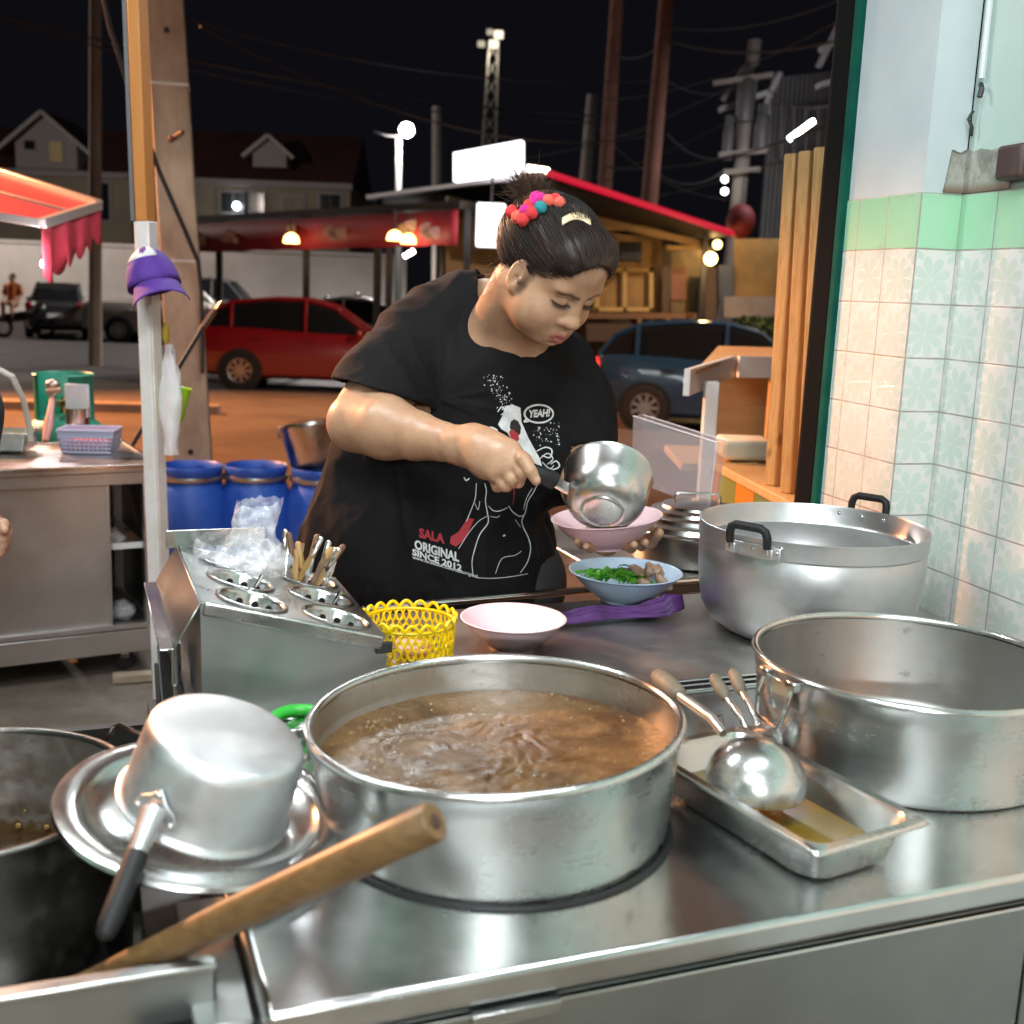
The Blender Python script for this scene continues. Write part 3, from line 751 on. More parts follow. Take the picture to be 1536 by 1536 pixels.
for i in range(15):
    c = BC+Vector((random.uniform(-.005, .075), random.uniform(-.05, .04), random.uniform(.036, .066)-(.0))); M = T(c) @ rot('Z', random.uniform(0, 6)) @ rot('Y', random.uniform(-.8, .8))
    k0 = len(me_.v); me_.ball((0, 0, 0), (random.uniform(.013, .024), random.uniform(.009, .015), random.uniform(.005, .010)), M, 14, 9)
    for j in range(k0, len(me_.v)):
        p = Vector(me_.v[j]); me_.v[j] = tuple(p+(p-c).normalized()*noise.noise(p*110)*.005)
me_.build('meat_pieces', varied('boiled_meat', (.40, .24, .15), (.62, .45, .33), 60, .4, .6, .3, .002), mt, angle=80)

# purple bundled cloth
pc0, pc1 = G(826, 938, .866), G(1018, 918, .866)
pu = MB(); rows = []; d = (pc1-pc0); sd_ = Vector((-d.y, d.x, 0)).normalized()
for i in range(41):
    t = i/40; w = .013+.012*min(1, t*1.6)+.004*math.sin(t*9); row = []
    if t > .92: w *= 1-(t-.92)*6
    for k in range(33):
        s = (k/32-.5)*2
        fold = abs(noise.noise(Vector((s*3.4, t*1.6, 2))))*.022+.010*noise.noise(Vector((s*1.5, t*5, 8)))
        row.append(pc0+d*t+sd_*(w*s+.004*math.sin(t*5))+Vector((0, 0, .004+max(0, (1-s*s))*.012+fold*(1-abs(s)**3)+(.008 if t > .85 else 0))))
    rows.append(row)
pu.grid(rows)
tag(pu.build('purple_cloth', varied('purple_cloth', (.045, .010, .075), (.085, .022, .14), 25, .6, None, .3, .002, vscale=(1, 1, 1)), angle=180, solid=.002), 'crumpled purple plastic cloth bundle lying across the counter', 'cloth')

# ------------------------------------------------------------------ cutlery station
KO = P(300, 903, 1.5); KO.z = 0
KM = frame(KO, a_, b_, z_)
KW, KD, KZ0, KZ1, KZ2 = .262, .345, CZT, 1.028, .957
cd_ = thing('cutlery_station', KM @ Vector((.13, .17, CZT)), 'sloping steel cutlery station with six perforated cups and a bent side flange', 'cutlery holder')
cb = MB(); tk = .003
side = [(0, KZ0), (KW, KZ0), (KW, KZ2-.012), (KW-.012, KZ2-.004), (0.0, KZ1)]
for b0 in (0.0, KD-tk):
    cb.prism([(x, z) for x, z in side], tk, KM @ frame((0, b0+tk, 0), (1, 0, 0), (0, 0, 1), (0, -1, 0)))
cb.box((.0015, KD/2, (KZ0+KZ1)/2-.002), (tk, KD-.008, KZ1-KZ0-.006), KM)
cb.box((KW-.0015, KD/2, (KZ0+KZ2)/2-.008), (tk, KD-.008, KZ2-KZ0-.016), KM)
cb.build('body', M_['panel'], cd_, bevel=.001)
sl_ = math.atan2(KZ2-KZ1, KW)
SM_ = KM @ T((0, 0, KZ1+.001)) @ rot('Y', -sl_)      # x runs down the slope, y depth, z normal
SL = math.hypot(KW, KZ1-KZ2)
tpm = MB(); cups = []
ac = [0, SL*.5, SL]; bc_ = [0, KD/3, KD*2/3, KD]
for i in range(2):
    for j in range(3):
        x0, x1, y0, y1 = ac[i], ac[i+1], bc_[j], bc_[j+1]; cx, cy = (x0+x1)/2+(.012 if i == 0 else .003), (y0+y1)/2; r = .049; cups.append((cx, cy, i, j))
        angs = sorted([2*PI*k/40 for k in range(40)]+[math.atan2(yy-cy, xx-cx) % (2*PI) for xx in (x0, x1) for yy in (y0, y1)])
        inner, outer = [], []
        for an in angs:
            cx_, sy_ = math.cos(an), math.sin(an)
            tt = min(((x1-cx)/cx_ if cx_ > 1e-9 else 1e9), ((x0-cx)/cx_ if cx_ < -1e-9 else 1e9), ((y1-cy)/sy_ if sy_ > 1e-9 else 1e9), ((y0-cy)/sy_ if sy_ < -1e-9 else 1e9))
            inner.append((cx+r*cx_, cy+r*sy_, 0)); outer.append((cx+tt*cx_, cy+tt*sy_, 0))
        n = len(angs); tpm.add(inner+outer, [(k, (k+1) % n, n+(k+1) % n, n+k) for k in range(n)], SM_)
tpm.build('top_plate', M_['steel_h'], cd_, smooth=False)
ed = MB(); ed.box((SL/2, -.004, -.008), (SL-.012, .008, .020), SM_); ed.build('folded_edge', M_['steel'], cd_, bevel=.003)
ed = MB(); ed.box((SL/2, KD+.003, -.006), (SL, .006, .016), SM_); ed.build('folded_edge', M_['steel'], cd_, bevel=.003)
fl = MB(); fl.box((-.018, KD/2, KZ1-.030), (.003, KD+.02, .070), KM @ T((0, 0, 0)) @ T((-.018, 0, KZ1-.03)) @ rot('Y', R(30)) @ T((.018, 0, -KZ1+.03)))
fl.box((-.045, KD/2, KZ1-.062), (.020, KD+.02, .003), KM)
fl.box((.06, KD-.001, KZ1+.012), (.16, .003, .03), KM)
fl.build('side_flange', M_['steel'], cd_, bevel=.0012)
MB().box((KW-.006, -.0045, KZ2-.012), (.026, .006, .018), KM).build('rubber_corner', M_['rubber'], cd_, bevel=.006)
cupobjs = []
for (cx, cy, i, j) in cups:
    cu = MB(); r = .046; M = SM_ @ T((cx, cy, 0))
    cu.lathe([(r+.006, .001), (r+.007, .003), (r+.004, .0045), (r+.0005, .003), (r-.0015, -.002), (r-.003, -.11), (r-.008, -.116), (0, -.117)], 48, M)
    c_ = cu.build('cup', M_['steel'], cd_, angle=50)
    ho = MB()
    for zr in (-.013, -.032, -.052):
        for k in range(12):
            an = 2*PI*k/12+.3+zr*8; rr_ = r-.0022+zr*.014
            ho.lathe([(0, 0), (.0052, 0)], 10, M @ frame((rr_*math.cos(an)*.985, rr_*math.sin(an)*.985, zr), (-math.sin(an), math.cos(an), 0), (0, 0, 1), (-math.cos(an), -math.sin(an), 0)))
    ho.build('perforation', plain('hole_black', (.004, .004, .004), .8) if not cupobjs else cupobjs[0], c_, smooth=False)
    if not cupobjs: cupobjs.append(bpy.data.materials['hole_black'])
# spoons standing in the far right cup
def cutlery(cup, n, lab, seedv, leans):
    rnd = random.Random(seedv); cx, cy, i, j = cup; M = SM_ @ T((cx, cy, 0))
    for k in range(n):
        a = rnd.uniform(0, 6.28); p0 = M @ Vector((.03*math.cos(a), .03*math.sin(a), -.10)); q = leans[k % len(leans)]
        tip = M @ Vector((.03*q[0]+rnd.uniform(-.006, .006), .03*q[1]+rnd.uniform(-.006, .006), 0))+Vector((q[0]*.012, q[1]*.012, rnd.uniform(.038, .06)))
        o = thing('spoon', p0, lab[k % len(lab)], 'spoon', 'cutlery standing in the steel cups')
        d = (tip-p0).normalized(); sx = d.cross(Vector((0, 1, 0))).normalized()
        mb = MB(); rows = []
        for t in range(9):
            s = t/8; w = .0022+.0042*max(0, (s-.45)/.55)**1.2; w = w if s < .97 else w*.6
            c0 = p0+(tip-p0)*s+sx.cross(d)*(.006*math.sin(s*PI))
            rows.append([c0-sx*w, c0+sx.cross(d)*.0012, c0+sx*w, c0-sx.cross(d)*.0008])
        mb.grid(rows, closed_u=True); mb.build('spoon_handle', [M_['chrome'], spoon_mats[k % 3]][1], o)
        if k % 2 == 0:
            mb = MB(); mb.tube([tip-d*.03, tip-d*.026, tip+d*.012, tip+d*.016], [.0035, .0048, .0056, .003], 8); mb.build('handle_grip', spoon_mats[(k//2) % 3], o)
spoon_mats = [M_['chrome'], varied('bamboo_grip', (.36, .21, .07), (.45, .28, .1), 30, .5), varied('dark_wood_grip', (.10, .05, .025), (.2, .11, .05), 30, .5)]
c_back = [c for c in cups if c[2] == 1 and c[3] == 2][0]
cutlery(c_back, 7, ['bundle of bamboo-handled spoons leaning right in the far cup of the cutlery station'], 3, [(1.1, -.2), (1.2, .1), (.9, -.3)])
cutlery([c for c in cups if c[2] == 1 and c[3] == 2][0], 8, ['plain steel spoons and forks fanned out in the far cup of the cutlery station'], 9, [(.5, .6), (-.2, .8), (.9, .3), (.2, -.4)])
cutlery(c_back, 5, ['dark-handled chopsticks and forks leaning left in the far cup of the cutlery station'], 5, [(-.9, .5), (-.6, .2), (-.3, .6)])
c_mid = [c for c in cups if c[2] == 1 and c[3] == 1][0]
for cup, px, lab in ((c_mid, (530, 884), 'single short spoon leaning out of the middle right cup'), ([c for c in cups if c[2] == 0 and c[3] == 1][0], (408, 866), 'single steel spoon standing in the middle left cup')):
    M = SM_ @ T((cup[0], cup[1], 0)); p0 = M @ Vector((0, 0, -.09)); tip = M @ Vector((.032, .012, .014)); o = thing('spoon', p0, lab, 'spoon')
    MB().tube([p0, p0.lerp(tip, .8), tip], [.0025, .003, .0042], 8).build('spoon_handle', M_['chrome'], o)
# roll of clear plastic bags in the far left cup
cl = Mat('clear_film', (.88, .90, .93), .16, alpha=.3, spec=.8, coat=.5); M_['film'] = cl.m
fv = cl.noise(26, 5, .65); cl.set('Alpha', fv.rng(.3, .7, .10, .42))
bgt = P(383, 800, 1.86)
bg = thing('plastic_bag_roll', P(372, 860, 1.78), 'roll of crumpled clear plastic bags standing in the far left cup', 'plastic bags')
top_ = P(390, 752, 1.83); bot_ = P(364, 870, 1.79)
rows = []
for i in range(26):
    t = i/25; c0 = bot_.lerp(top_, t); rx = .052*(1-t)**2+.036*(1-(1-t)**2)+.010*math.sin(t*7)*(1-t); row = []
    for k in range(48):
        a = 2*PI*k/48; q = Vector((math.cos(a)*2.2, math.sin(a)*2.2, t*5)); dr = noise.noise(q*1.1)*.010+abs(noise.noise(q*2.2))*.005
        row.append(c0+Vector((math.cos(a)*(rx+dr*(1.2-.8*t)), math.sin(a)*(rx*.7+dr), .008*noise.noise(q*2)+(.006*math.sin(a+.6) if t > .9 else 0))))
    rows.append(row)
m = MB(); m.grid(rows, closed_u=True); m.build('film_roll', M_['film'], bg, angle=180)
m = MB(); rows = []
for i in range(14):
    t = i/13; row = []
    for k in range(60):
        a = 2*PI*k/60; q = Vector((math.cos(a)*3, math.sin(a)*3, t*4+9)); r = .03+.036*math.sin(t*PI*.8)+noise.noise(q)*.02
        row.append(bot_+Vector((math.cos(a)*r*1.15-.005, math.sin(a)*r*.8, -.01+.07*t+noise.noise(q*1.7)*.016)))
    rows.append(row)
m.grid(rows, closed_u=True); m.build('crumpled_film', M_['film'], bg, angle=180)

# little folding bracket at the left of the cutlery station
br = thing('folding_bracket', P(258, 990, 1.66), 'small folding metal bracket with a plate and rod beside the cutlery station', 'bracket')
def q_(u, v, Y=1.62): return P(u, v, Y)
m = MB(); m.bar(q_(243, 928), q_(268, 1028), .007, .004); m.bar(q_(243, 928, 1.64), q_(272, 926, 1.72), .004, .004); m.bar(q_(252, 930, 1.66), q_(270, 1020, 1.68), .004, .004)
m.build('arm', M_['steel'], br, bevel=.001)
m = MB(); m.add([q_(236, 968, 1.60), q_(270, 966, 1.70), q_(272, 1070, 1.70), q_(246, 1078, 1.60)], [(0, 1, 2, 3)]); m.build('plate', M_['steel_h'], br, smooth=False, solid=.003)
m = MB(); m.tube([q_(262, 950, 1.60), q_(263, 1028, 1.60)], .006, 10); m.tube([q_(263, 1027, 1.595), q_(263, 1080, 1.6)], .003, 8); m.build('rod', M_['steel'], br)
m = MB(); m.bar(q_(235, 995, 1.6), q_(240, 1085, 1.6), .006, .006); m.build('support_leg', M_['steel_dark'], br)

# ------------------------------------------------------------------ behind the counter, right
M_['warmsteel'] = steel('table_steel', (.52, .50, .48), .25, .42, (40, 1, 1), 7)
bt = thing('rear_table', (.55, 2.85, 0), 'steel work table behind the counter carrying the steamer', 'table')
TBM = frame((.37, 2.50, 0), a_, b_, z_)
MB().box((.30, .38, .815), (.86, .76, .03), TBM).build('table_top', M_['warmsteel'], bt, bevel=.004)
MB().box((.30, .012, .745), (.84, .018, .10), TBM).build('apron', M_['steel_dark'], bt, bevel=.002)
for x in (-.10, -.03, .70):
    MB().box((x, .03, .40), (.035, .035, .8), TBM).build('leg', M_['warmsteel'], bt, bevel=.003)
MB().box((-.10, .7, .40), (.035, .035, .8), TBM).build('leg', M_['warmsteel'], bt, bevel=.003)
MB().box((.3, .36, .42), (.84, .7, .02), TBM).build('lower_shelf', M_['warmsteel'], bt)
m = MB(); m.box((-.065, .02, .62), (.05, .012, .2), TBM); m.box((.12, .3, .50), (.22, .3, .14), TBM); m.build('wooden_crate', varied('crate_wood', (.42, .20, .07), (.55, .30, .12), 8, .6), bt, bevel=.003)
kn = MB()
for x in (.10, .16): kn.ball((x, -.004, .755), .007, TBM, 10, 6)
kn.build('knob', M_['chrome'], bt)
STC = P(1040, 838, 2.74); STC.z = .831
STM_ = T(STC) @ Matrix.Diagonal((1.30, 1.30, .90, 1))
stm = thing('steamer_pot', STC, 'steel steamer with a stepped domed lid and loop handle behind the aluminium pot', 'steamer')
MB().lathe([(0, 0), (.112, 0), (.118, .005), (.120, .075), (.126, .078), (.126, .083), (.118, .084)], 72, STM_).build('pot_wall', M_['steel'], stm, angle=35)
MB().lathe([(.128, .084), (.129, .088), (.126, .091), (.120, .092), (.117, .104), (.112, .110), (.103, .112), (.101, .122), (.095, .126), (.086, .128), (.084, .136), (.077, .139), (.067, .141), (.065, .148), (.05, .153), (.02, .156), (0, .1565)], 72, STM_).build('lid', M_['steel'], stm, angle=30)
MB().tube([STM_ @ Vector((x, 0, z)) for x, z in ((-.042, .15), (-.043, .168), (-.036, .178), (.036, .178), (.043, .168), (.042, .15))], .003, 8).build('lid_handle', M_['chrome'], stm)
ac_ = Mat('smoky_acrylic', (.48, .46, .49), .10, alpha=.40, spec=.6); 
acr = thing('acrylic_guard', P(1010, 690, 2.95), 'smoky see-through acrylic guard panel standing behind the steamer', 'panel')
A0, A1, A2, A3 = P(950, 624, 3.02), P(1076, 664, 2.86), P(1063, 765, 2.86), P(947, 720, 3.02)
th_ = Vector((.03, .045, 0))
m = MB(); m.add([A0, A1, A2, A3, A0+th_, A1+th_, A2+th_, A3+th_], [(0, 1, 2, 3), (4, 5, 6, 7), (0, 1, 5, 4), (1, 2, 6, 5), (3, 2, 6, 7), (0, 3, 7, 4)]); m.build('panel_sheet', ac_.m, acr, smooth=False)
ed = MB(); ed.tube([A0, A1], .0022, 6); ed.tube([A1, A2], .0022, 6); ed.tube([A0+th_, A1+th_], .0016, 6); ed.build('panel_edge', plain('acrylic_edge', (.75, .68, .72), .2), acr)

# low tiled wall with plank posts outside the frame
W0 = G(1197, 757, .93); W1 = G(1072, 692, .93); wd = (W1-W0); WL = wd.length; wd.normalize(); wn = Vector((wd.y, -wd.x, 0))
if wn.x < 0: wn = -wn
lwl = thing('low_tiled_wall', W0, 'low wall faced with orange and olive green tiles and a wooden cap outside the shutter', 'wall')
_wo = W0-wd*.35; _wo.z = 0
WMx = frame(_wo, wd, wn, z_)
LT = WL+.35
MB().box((LT/2, .06, .43), (LT, .10, .86), WMx).build('wall_core', varied('wall_core', (.16, .19, .12), (.2, .22, .15), 6, .7), lwl, smooth=False)
t1, t2 = MB(), MB(); nt_ = 0; x = 0
while x < LT-.05:
    (t1 if nt_ % 2 == 0 else t2).box((x+.088, .007, .81), (.172, .012, .19), WMx); (t2 if nt_ % 2 == 0 else t1).box((x+.088, .007, .615), (.172, .012, .19), WMx); nt_ += 1; x += .176
t1.build('orange_tile', plain('orange_tile', (.62, .24, .02), .15), lwl, bevel=.002); t2.build('olive_tile', plain('olive_tile', (.20, .24, .06), .15), lwl, bevel=.002)
M_['plank'] = Mat('pine_plank', (.5, .3, .1), .55)
w = M_['plank']; gv = w.coord('Object', (14, 14, 1.6)); g1 = w.noise(5, 6, .65, gv, 1.2); kn_ = w.noise(7, 2, .5, w.coord('Object', (1, 1, .6)))
c = w.mix(g1.step(.35, .68), (.68, .43, .18), (.52, .29, .10)); c = w.mix(kn_.step(.70, .74)*.7, c, (.14, .06, .02)); w.set('Base Color', c); w.bump(g1, .2, .002); M_['plank'] = w.m
MB().box((LT/2, .07, .915), (LT, .15, .028), WMx).build('wooden_cap', M_['plank'], lwl, bevel=.004)
MB().box((LT/2, .0, .916), (LT, .008, .022), WMx).build('cap_edge', M_['white_plastic'], lwl, bevel=.002)
plk = ['leftmost of three tall pine planks standing on the low tiled wall', 'middle of three tall pine planks standing on the low tiled wall', 'rightmost of three tall pine planks, beside the dark shutter post']
for i, (ub, ut, vt, Y) in enumerate(((1166, 1196, 232, 3.30), (1190, 1218, 228, 3.18), (1215, 1242, 222, 3.06))):
    p0 = P(ub, 712, Y); p1 = P(ut, vt, Y); p0 = p0+(p1-p0)*((.93-p0.z)/(p1.z-p0.z))
    m = MB(); m.bar(p0, p1, .036, .072, hint=(.75, .66, 0)); o = m.build('pine_plank', M_['plank'], bevel=.004); tag(o, plk[i], 'plank', 'pine planks on the low wall')

# pale vendor stand behind the low wall
vs_ = thing('vendor_stand', P(1110, 640, 4.4), 'white edged wooden vendor stand behind the low tiled wall', 'stall')
ck = P(1104, 534, 4.6); cr = P(1250, 542, 4.75); cl_ = P(1028, 604, 3.65); zt_ = ck.z; hh_ = P(1104, 534, 4.6).z-P(1104, 566, 4.6).z
def fas(p, q, name):
    m = MB(); p = Vector((p.x, p.y, zt_)); q = Vector((q.x, q.y, zt_)); m.add([p, q, q-Vector((0, 0, hh_)), p-Vector((0, 0, hh_))], [(0, 1, 2, 3)]); m.build(name, M_['white_plastic'], vs_, smooth=False, solid=.02)
fas(ck+Vector((.012, 0, 0)), cr, 'front_fascia'); fas(cl_, ck-Vector((.012, .0, 0)), 'side_fascia')
M_['standwood'] = varied('stand_wood', (.58, .34, .14), (.66, .42, .20), 4, .5, vscale=(1, 1, 6))
m = MB(); m.add([Vector((q.x, q.y, zt_-.01)) for q in (cl_+Vector((.03, .02, 0)), ck+Vector((.0, .03, 0)), cr+Vector((0, .03, 0)), cr+Vector((.2, 1.0, 0)), ck+Vector((.1, 1.0, 0)))], [(0, 1, 2, 3, 4)]); m.build('top_board', M_['standwood'], vs_, smooth=False, solid=.012)
b0_, b1_ = P(1072, 600, 4.9), P(1270, 600, 5.0)
m = MB(); m.add([Vector((b0_.x, b0_.y, zt_-.02)), Vector((b1_.x, b1_.y, zt_-.02)), Vector((b1_.x, b1_.y, zt_-.36)), Vector((b0_.x, b0_.y, zt_-.36))], [(0, 1, 2, 3)]); m.build('wooden_back', M_['standwood'], vs_, smooth=False, solid=.02)
q = P(1066, 600, 3.78); MB().bar((q.x, q.y, zt_-hh_+.04), (q.x, q.y, 0), .045).build('leg', M_['white_plastic'], vs_, bevel=.004)
q = P(1160, 600, 4.8); MB().bar((q.x, q.y, zt_-hh_+.04), (q.x, q.y, 0), .045).build('leg', M_['standwood'], vs_, bevel=.004)
sh0 = P(1110, 690, 4.2)
m = MB(); m.box((sh0.x+.12, sh0.y+.15, sh0.z-.02), (.7, .5, .03)); m.build('lower_shelf', M_['standwood'], vs_, bevel=.004)
bxo = MB(); bxo.box((sh0.x+.02, sh0.y+.05, sh0.z+.04), (.19, .2, .075)); tag(bxo.build('foam_box', varied('cream_foam', (.80, .72, .52), (.84, .77, .60), 5, .6), bevel=.02, bseg=3), 'cream foam box on the lower shelf of the vendor stand', 'box')
# ------------------------------------------------------------------ left middle ground
# support post with cap, bag, cup
pb = P(241, 930, 3.6); pt = P(206, 0, 3.6); dd = (pt-pb)/(pt.z-pb.z); pb0 = pb+dd*(0-pb.z); pm = pb+dd*(1.62-pb.z); pt2 = pb+dd*(3.05-pb.z)
M_['whitepost'] = varied('white_worn_post', (.80, .78, .76), (.70, .67, .63), 9, .5, .7)
M_['sodium_wood'] = varied('sodium_tinted_timber', (.55, .22, .055), (.62, .27, .08), 6, .6, vscale=(1, 1, .15))  # orange of the sodium light put into the timber colour
po_ = thing('support_post', pb0, 'slim support post, white plastic below and timber tinted with sodium light above, holding a cap', 'post')
MB().bar(pb0, pm, .052, .05, hint=(.3, 1, 0)).build('white_sleeve', M_['whitepost'], po_, bevel=.004)
MB().bar(pb0+Vector((.012, -.03, .0)), pm+Vector((.012, -.03, -.25)), .012, .012, hint=(.3, 1, 0)).build('sleeve_ridge', M_['whitepost'], po_, bevel=.002)
MB().bar(pm, pt2, .040, .05, hint=(.3, 1, 0)).build('timber', M_['sodium_wood'], po_, bevel=.004)
MB().bar(pm+Vector((-.027, 0, 0)), pt2+Vector((-.027, 0, 0)), .012, .045, hint=(.3, 1, 0)).build('steel_strip', plain('zinc', (.35, .37, .4), .5, .8), po_)
# cap
capc = P(228, 414, 3.50)
cap = thing('baseball_cap', capc, 'purple baseball cap with a white front panel hung on the support post', 'cap')
_cu = Vector((-.30, .25, .92)).normalized(); _cx = Vector((.92, .1, .3)); _cx = (_cx-_cu*_cx.dot(_cu)).normalized()
CM = frame(capc, _cx, _cu.cross(_cx), _cu) @ Matrix.Diagonal((.92, .92, 1.15, 1))
rows = []; rows_w = []
for i in range(13):
    t = i/12*PI/2; row = []
    for k in range(40):
        a = 2*PI*k/40; row.append(CM @ Vector((.085*math.cos(t)*math.cos(a)*1.0, .085*math.cos(t)*math.sin(a), -.03+.105*math.sin(t)*(1+.03*math.sin(3*a)))))
    rows.append(row)
m = MB(); m.grid(rows, closed_u=True); m.build('crown', varied('purple_cotton', (.085, .03, .26), (.11, .04, .33), 30, .8), cap, angle=80, solid=.002)
m = MB(); rows = []
for i in range(8):
    t = R(38+52*i/7); rows.append([CM @ Vector((.0865*math.cos(t)*math.cos(a), .0865*math.cos(t)*math.sin(a), -.03+.1065*math.sin(t))) for a in [R(-200+150*k/14) for k in range(15)]])
m.grid(rows); m.build('front_panel', plain('white_cotton', (.78, .75, .78), .8), cap, angle=80, solid=.002)
m = MB(); rows = []
for i in range(10):
    s = i/9; rows.append([CM @ Vector((math.cos(a)*(.083+.045*s*math.cos((a-R(-70))*1.0)), math.sin(a)*(.083+.05*s*math.cos((a-R(-70)))), -.03-.048*s-.025*((a-R(-70))/1.2)**2*(.4+.6*s))) for a in [R(-70)+R(112)*(k/16-.5) for k in range(17)]])
m.grid(rows); m.build('brim', bpy.data.materials['purple_cotton'], cap, angle=80, solid=.003)
# thin bag on the post and green cup
bagc = P(250, 590, 3.54); bag = MB(); rows = []
for i in range(20):
    t = i/19; w = .008+.022*math.sin(min(1, t*1.15)*PI*.85)**1.3+.004; row = []
    for k in range(20):
        a = 2*PI*k/20; q = Vector((math.cos(a), math.sin(a), t*5)); row.append(bagc+Vector((.012+w*math.cos(a)+.008*noise.noise(q*1.7), .02*math.sin(a)*(.4+t)+.008*noise.noise(q*2), .15-.34*t)))
    rows.append(row)
bag.grid(rows, closed_u=True)
tag(bag.build('hanging_bag', Mat('thin_white_film', (.9, .88, .9), .35, alpha=.6).m, angle=180), 'limp whitish plastic bag hanging from the support post', 'plastic bag')
cpM = zframe(P(265, 632, 3.62), (.16, 0, 1)); cup_ = MB().lathe([(0, 0), (.019, 0), (.03, .105), (.033, .106), (.033, .109), (.028, .107), (.018, .004), (0, .004)], 32, cpM)
tag(cup_.build('green_cup', plain('lime_plastic', (.34, .60, .02), .35)), 'lime green plastic cup tied behind the support post', 'cup')
yc = MB(); y0 = P(249, 500, 3.58); yc.ball(y0, (.012, .012, .035), seg=12, rings=8); tag(yc.build('yellow_tag', plain('mustard', (.45, .30, .02), .5), angle=80), 'small mustard tag hanging on the support post under the cap', 'tag')
# dark rod with shiny end leaning across
rd = thing('leaning_rod', P(196, 672, 4.6), 'thin black rod with a shiny metal end slanting behind the support post', 'rod')
MB().tube([P(196, 672, 4.6), P(305, 490, 4.9)], .009, 8).build('rod', M_['black_plastic'], rd)
MB().tube([P(300, 497, 4.9), P(322, 466, 4.96)], .013, 10).tube([P(320, 470, 4.95), P(332, 452, 5.0)], .005, 8).build('metal_end', M_['chrome'], rd)

# cart
ca = Vector((math.cos(R(30)), math.sin(R(30)), 0)); cbv = Vector((-math.sin(R(30)), math.cos(R(30)), 0))
KC = Vector((-1.300, 4.10, 0)); KM2 = frame(KC, ca, cbv, z_)     # x=0 right front corner, x negative to left
kt = thing('steel_cabinet_cart', KC-ca*.6+cbv*.3, 'stainless steel cabinet cart on castors with its sliding door partly open', 'cart')
CW, CDp = 1.25, .62
m = MB(); m.box((-CW/2, CDp/2, .775), (CW+.03, CDp+.03, .02), KM2); m.build('top', M_['steel_h'], kt, bevel=.004)
m = MB(); m.box((-CW/2, -.012, .787), (CW+.03, .012, .014), KM2); m.box((.012, CDp/2, .787), (.012, CDp+.03, .014), KM2); m.box((-CW/2, CDp+.01, .787), (CW+.03, .012, .014), KM2); m.build('raised_edge', M_['steel'], kt, bevel=.002)
fm = M_['cartsteel'] = steel('cart_steel', (.52, .51, .50), .36, .46, (1, 1, 30), 6, .02, 2)
m = MB()
m.box((-.02, .02, .44), (.045, .045, .64), KM2); m.box((-.02, CDp-.02, .44), (.045, .045, .64), KM2); m.box((-CW+.02, .02, .44), (.045, .045, .64), KM2); m.box((-CW+.02, CDp-.02, .44), (.045, .045, .64), KM2)
m.box((-CW/2, .02, .742), (CW, .04, .045), KM2); m.box((-CW/2, .02, .19), (CW, .04, .02), KM2)
m.build('frame', fm, kt, bevel=.002)
m = MB(); m.box((-CW/2, .01, .135), (CW+.01, .035, .085), KM2); m.box((-.005, CDp/2, .135), (.02, CDp, .085), KM2); m.build('bottom_skirt', fm, kt, bevel=.003)
m = MB(); m.box((-.005, CDp/2, .46), (.006, CDp-.06, .56), KM2); m.box((-CW+.005, CDp/2, .46), (.006, CDp-.06, .56), KM2); m.box((-CW/2, CDp-.01, .46), (CW-.06, .006, .56), KM2); m.box((-CW/2, CDp/2, .185), (CW-.04, CDp-.04, .008), KM2); m.build('inner_panel', M_['steel_dark'], kt, smooth=False)
m = MB(); m.box((-.165-.36, .024, .46), (.72, .012, .53), KM2); m.build('sliding_door', fm, kt, bevel=.002)
m = MB(); m.box((-.165, .016, .46), (.012, .012, .53), KM2); m.build('door_edge', fm, kt)
m = MB(); m.box((-CW/2, .33, .48), (CW-.06, .5, .014), KM2); m.build('shelf', M_['steel_h'], kt)
m = MB(); m.box((-.095, .075, .478), (.13, .012, .022), KM2); m.build('shelf_front', M_['white_plastic'], kt)
for x in (-.11, -CW+.11):
    for y in (.08, CDp-.08):
        w_ = MB(); w_.lathe([(0, -.014), (.03, -.014), (.036, -.008), (.036, .008), (.03, .014), (0, .014)], 24, KM2 @ T((x, y, .040)) @ rot('X', PI/2)); wo = w_.build('castor', M_['rubber'], kt)
        MB().box((x, y, .075), (.03, .04, .05), KM2).build('castor_fork', M_['chrome'], wo, bevel=.003)
for (x, y, z, s, lb_) in ((-.13, .12, .50, .045, 'small clear bag on the shelf inside the half-open cabinet cart'), (-.11, .10, .225, .05, 'clear bag on the bottom of the half-open cabinet cart')):
    bgs = MB(); k0 = len(bgs.v); bgs.ball(KM2 @ Vector((x, y, z)), (s, s, s*.7), seg=16, rings=12)
    for j in range(k0, len(bgs.v)): p = Vector(bgs.v[j]); bgs.v[j] = tuple(p+noise.noise_vector(p*40)*.012)
    tag(bgs.build('plastic_bag', M_['film'], angle=180), lb_, 'plastic bag')
tim = MB(); tim.box((0, 0, .018), (.17, .05, .03), T(G(206, 1022, 0)) @ rot('Z', R(18))); tag(tim.build('wood_batten', varied('pale_batten', (.5, .42, .32), (.38, .3, .22), 12, .7), bevel=.003), 'pale wooden batten on the floor below the cabinet cart', 'wood')
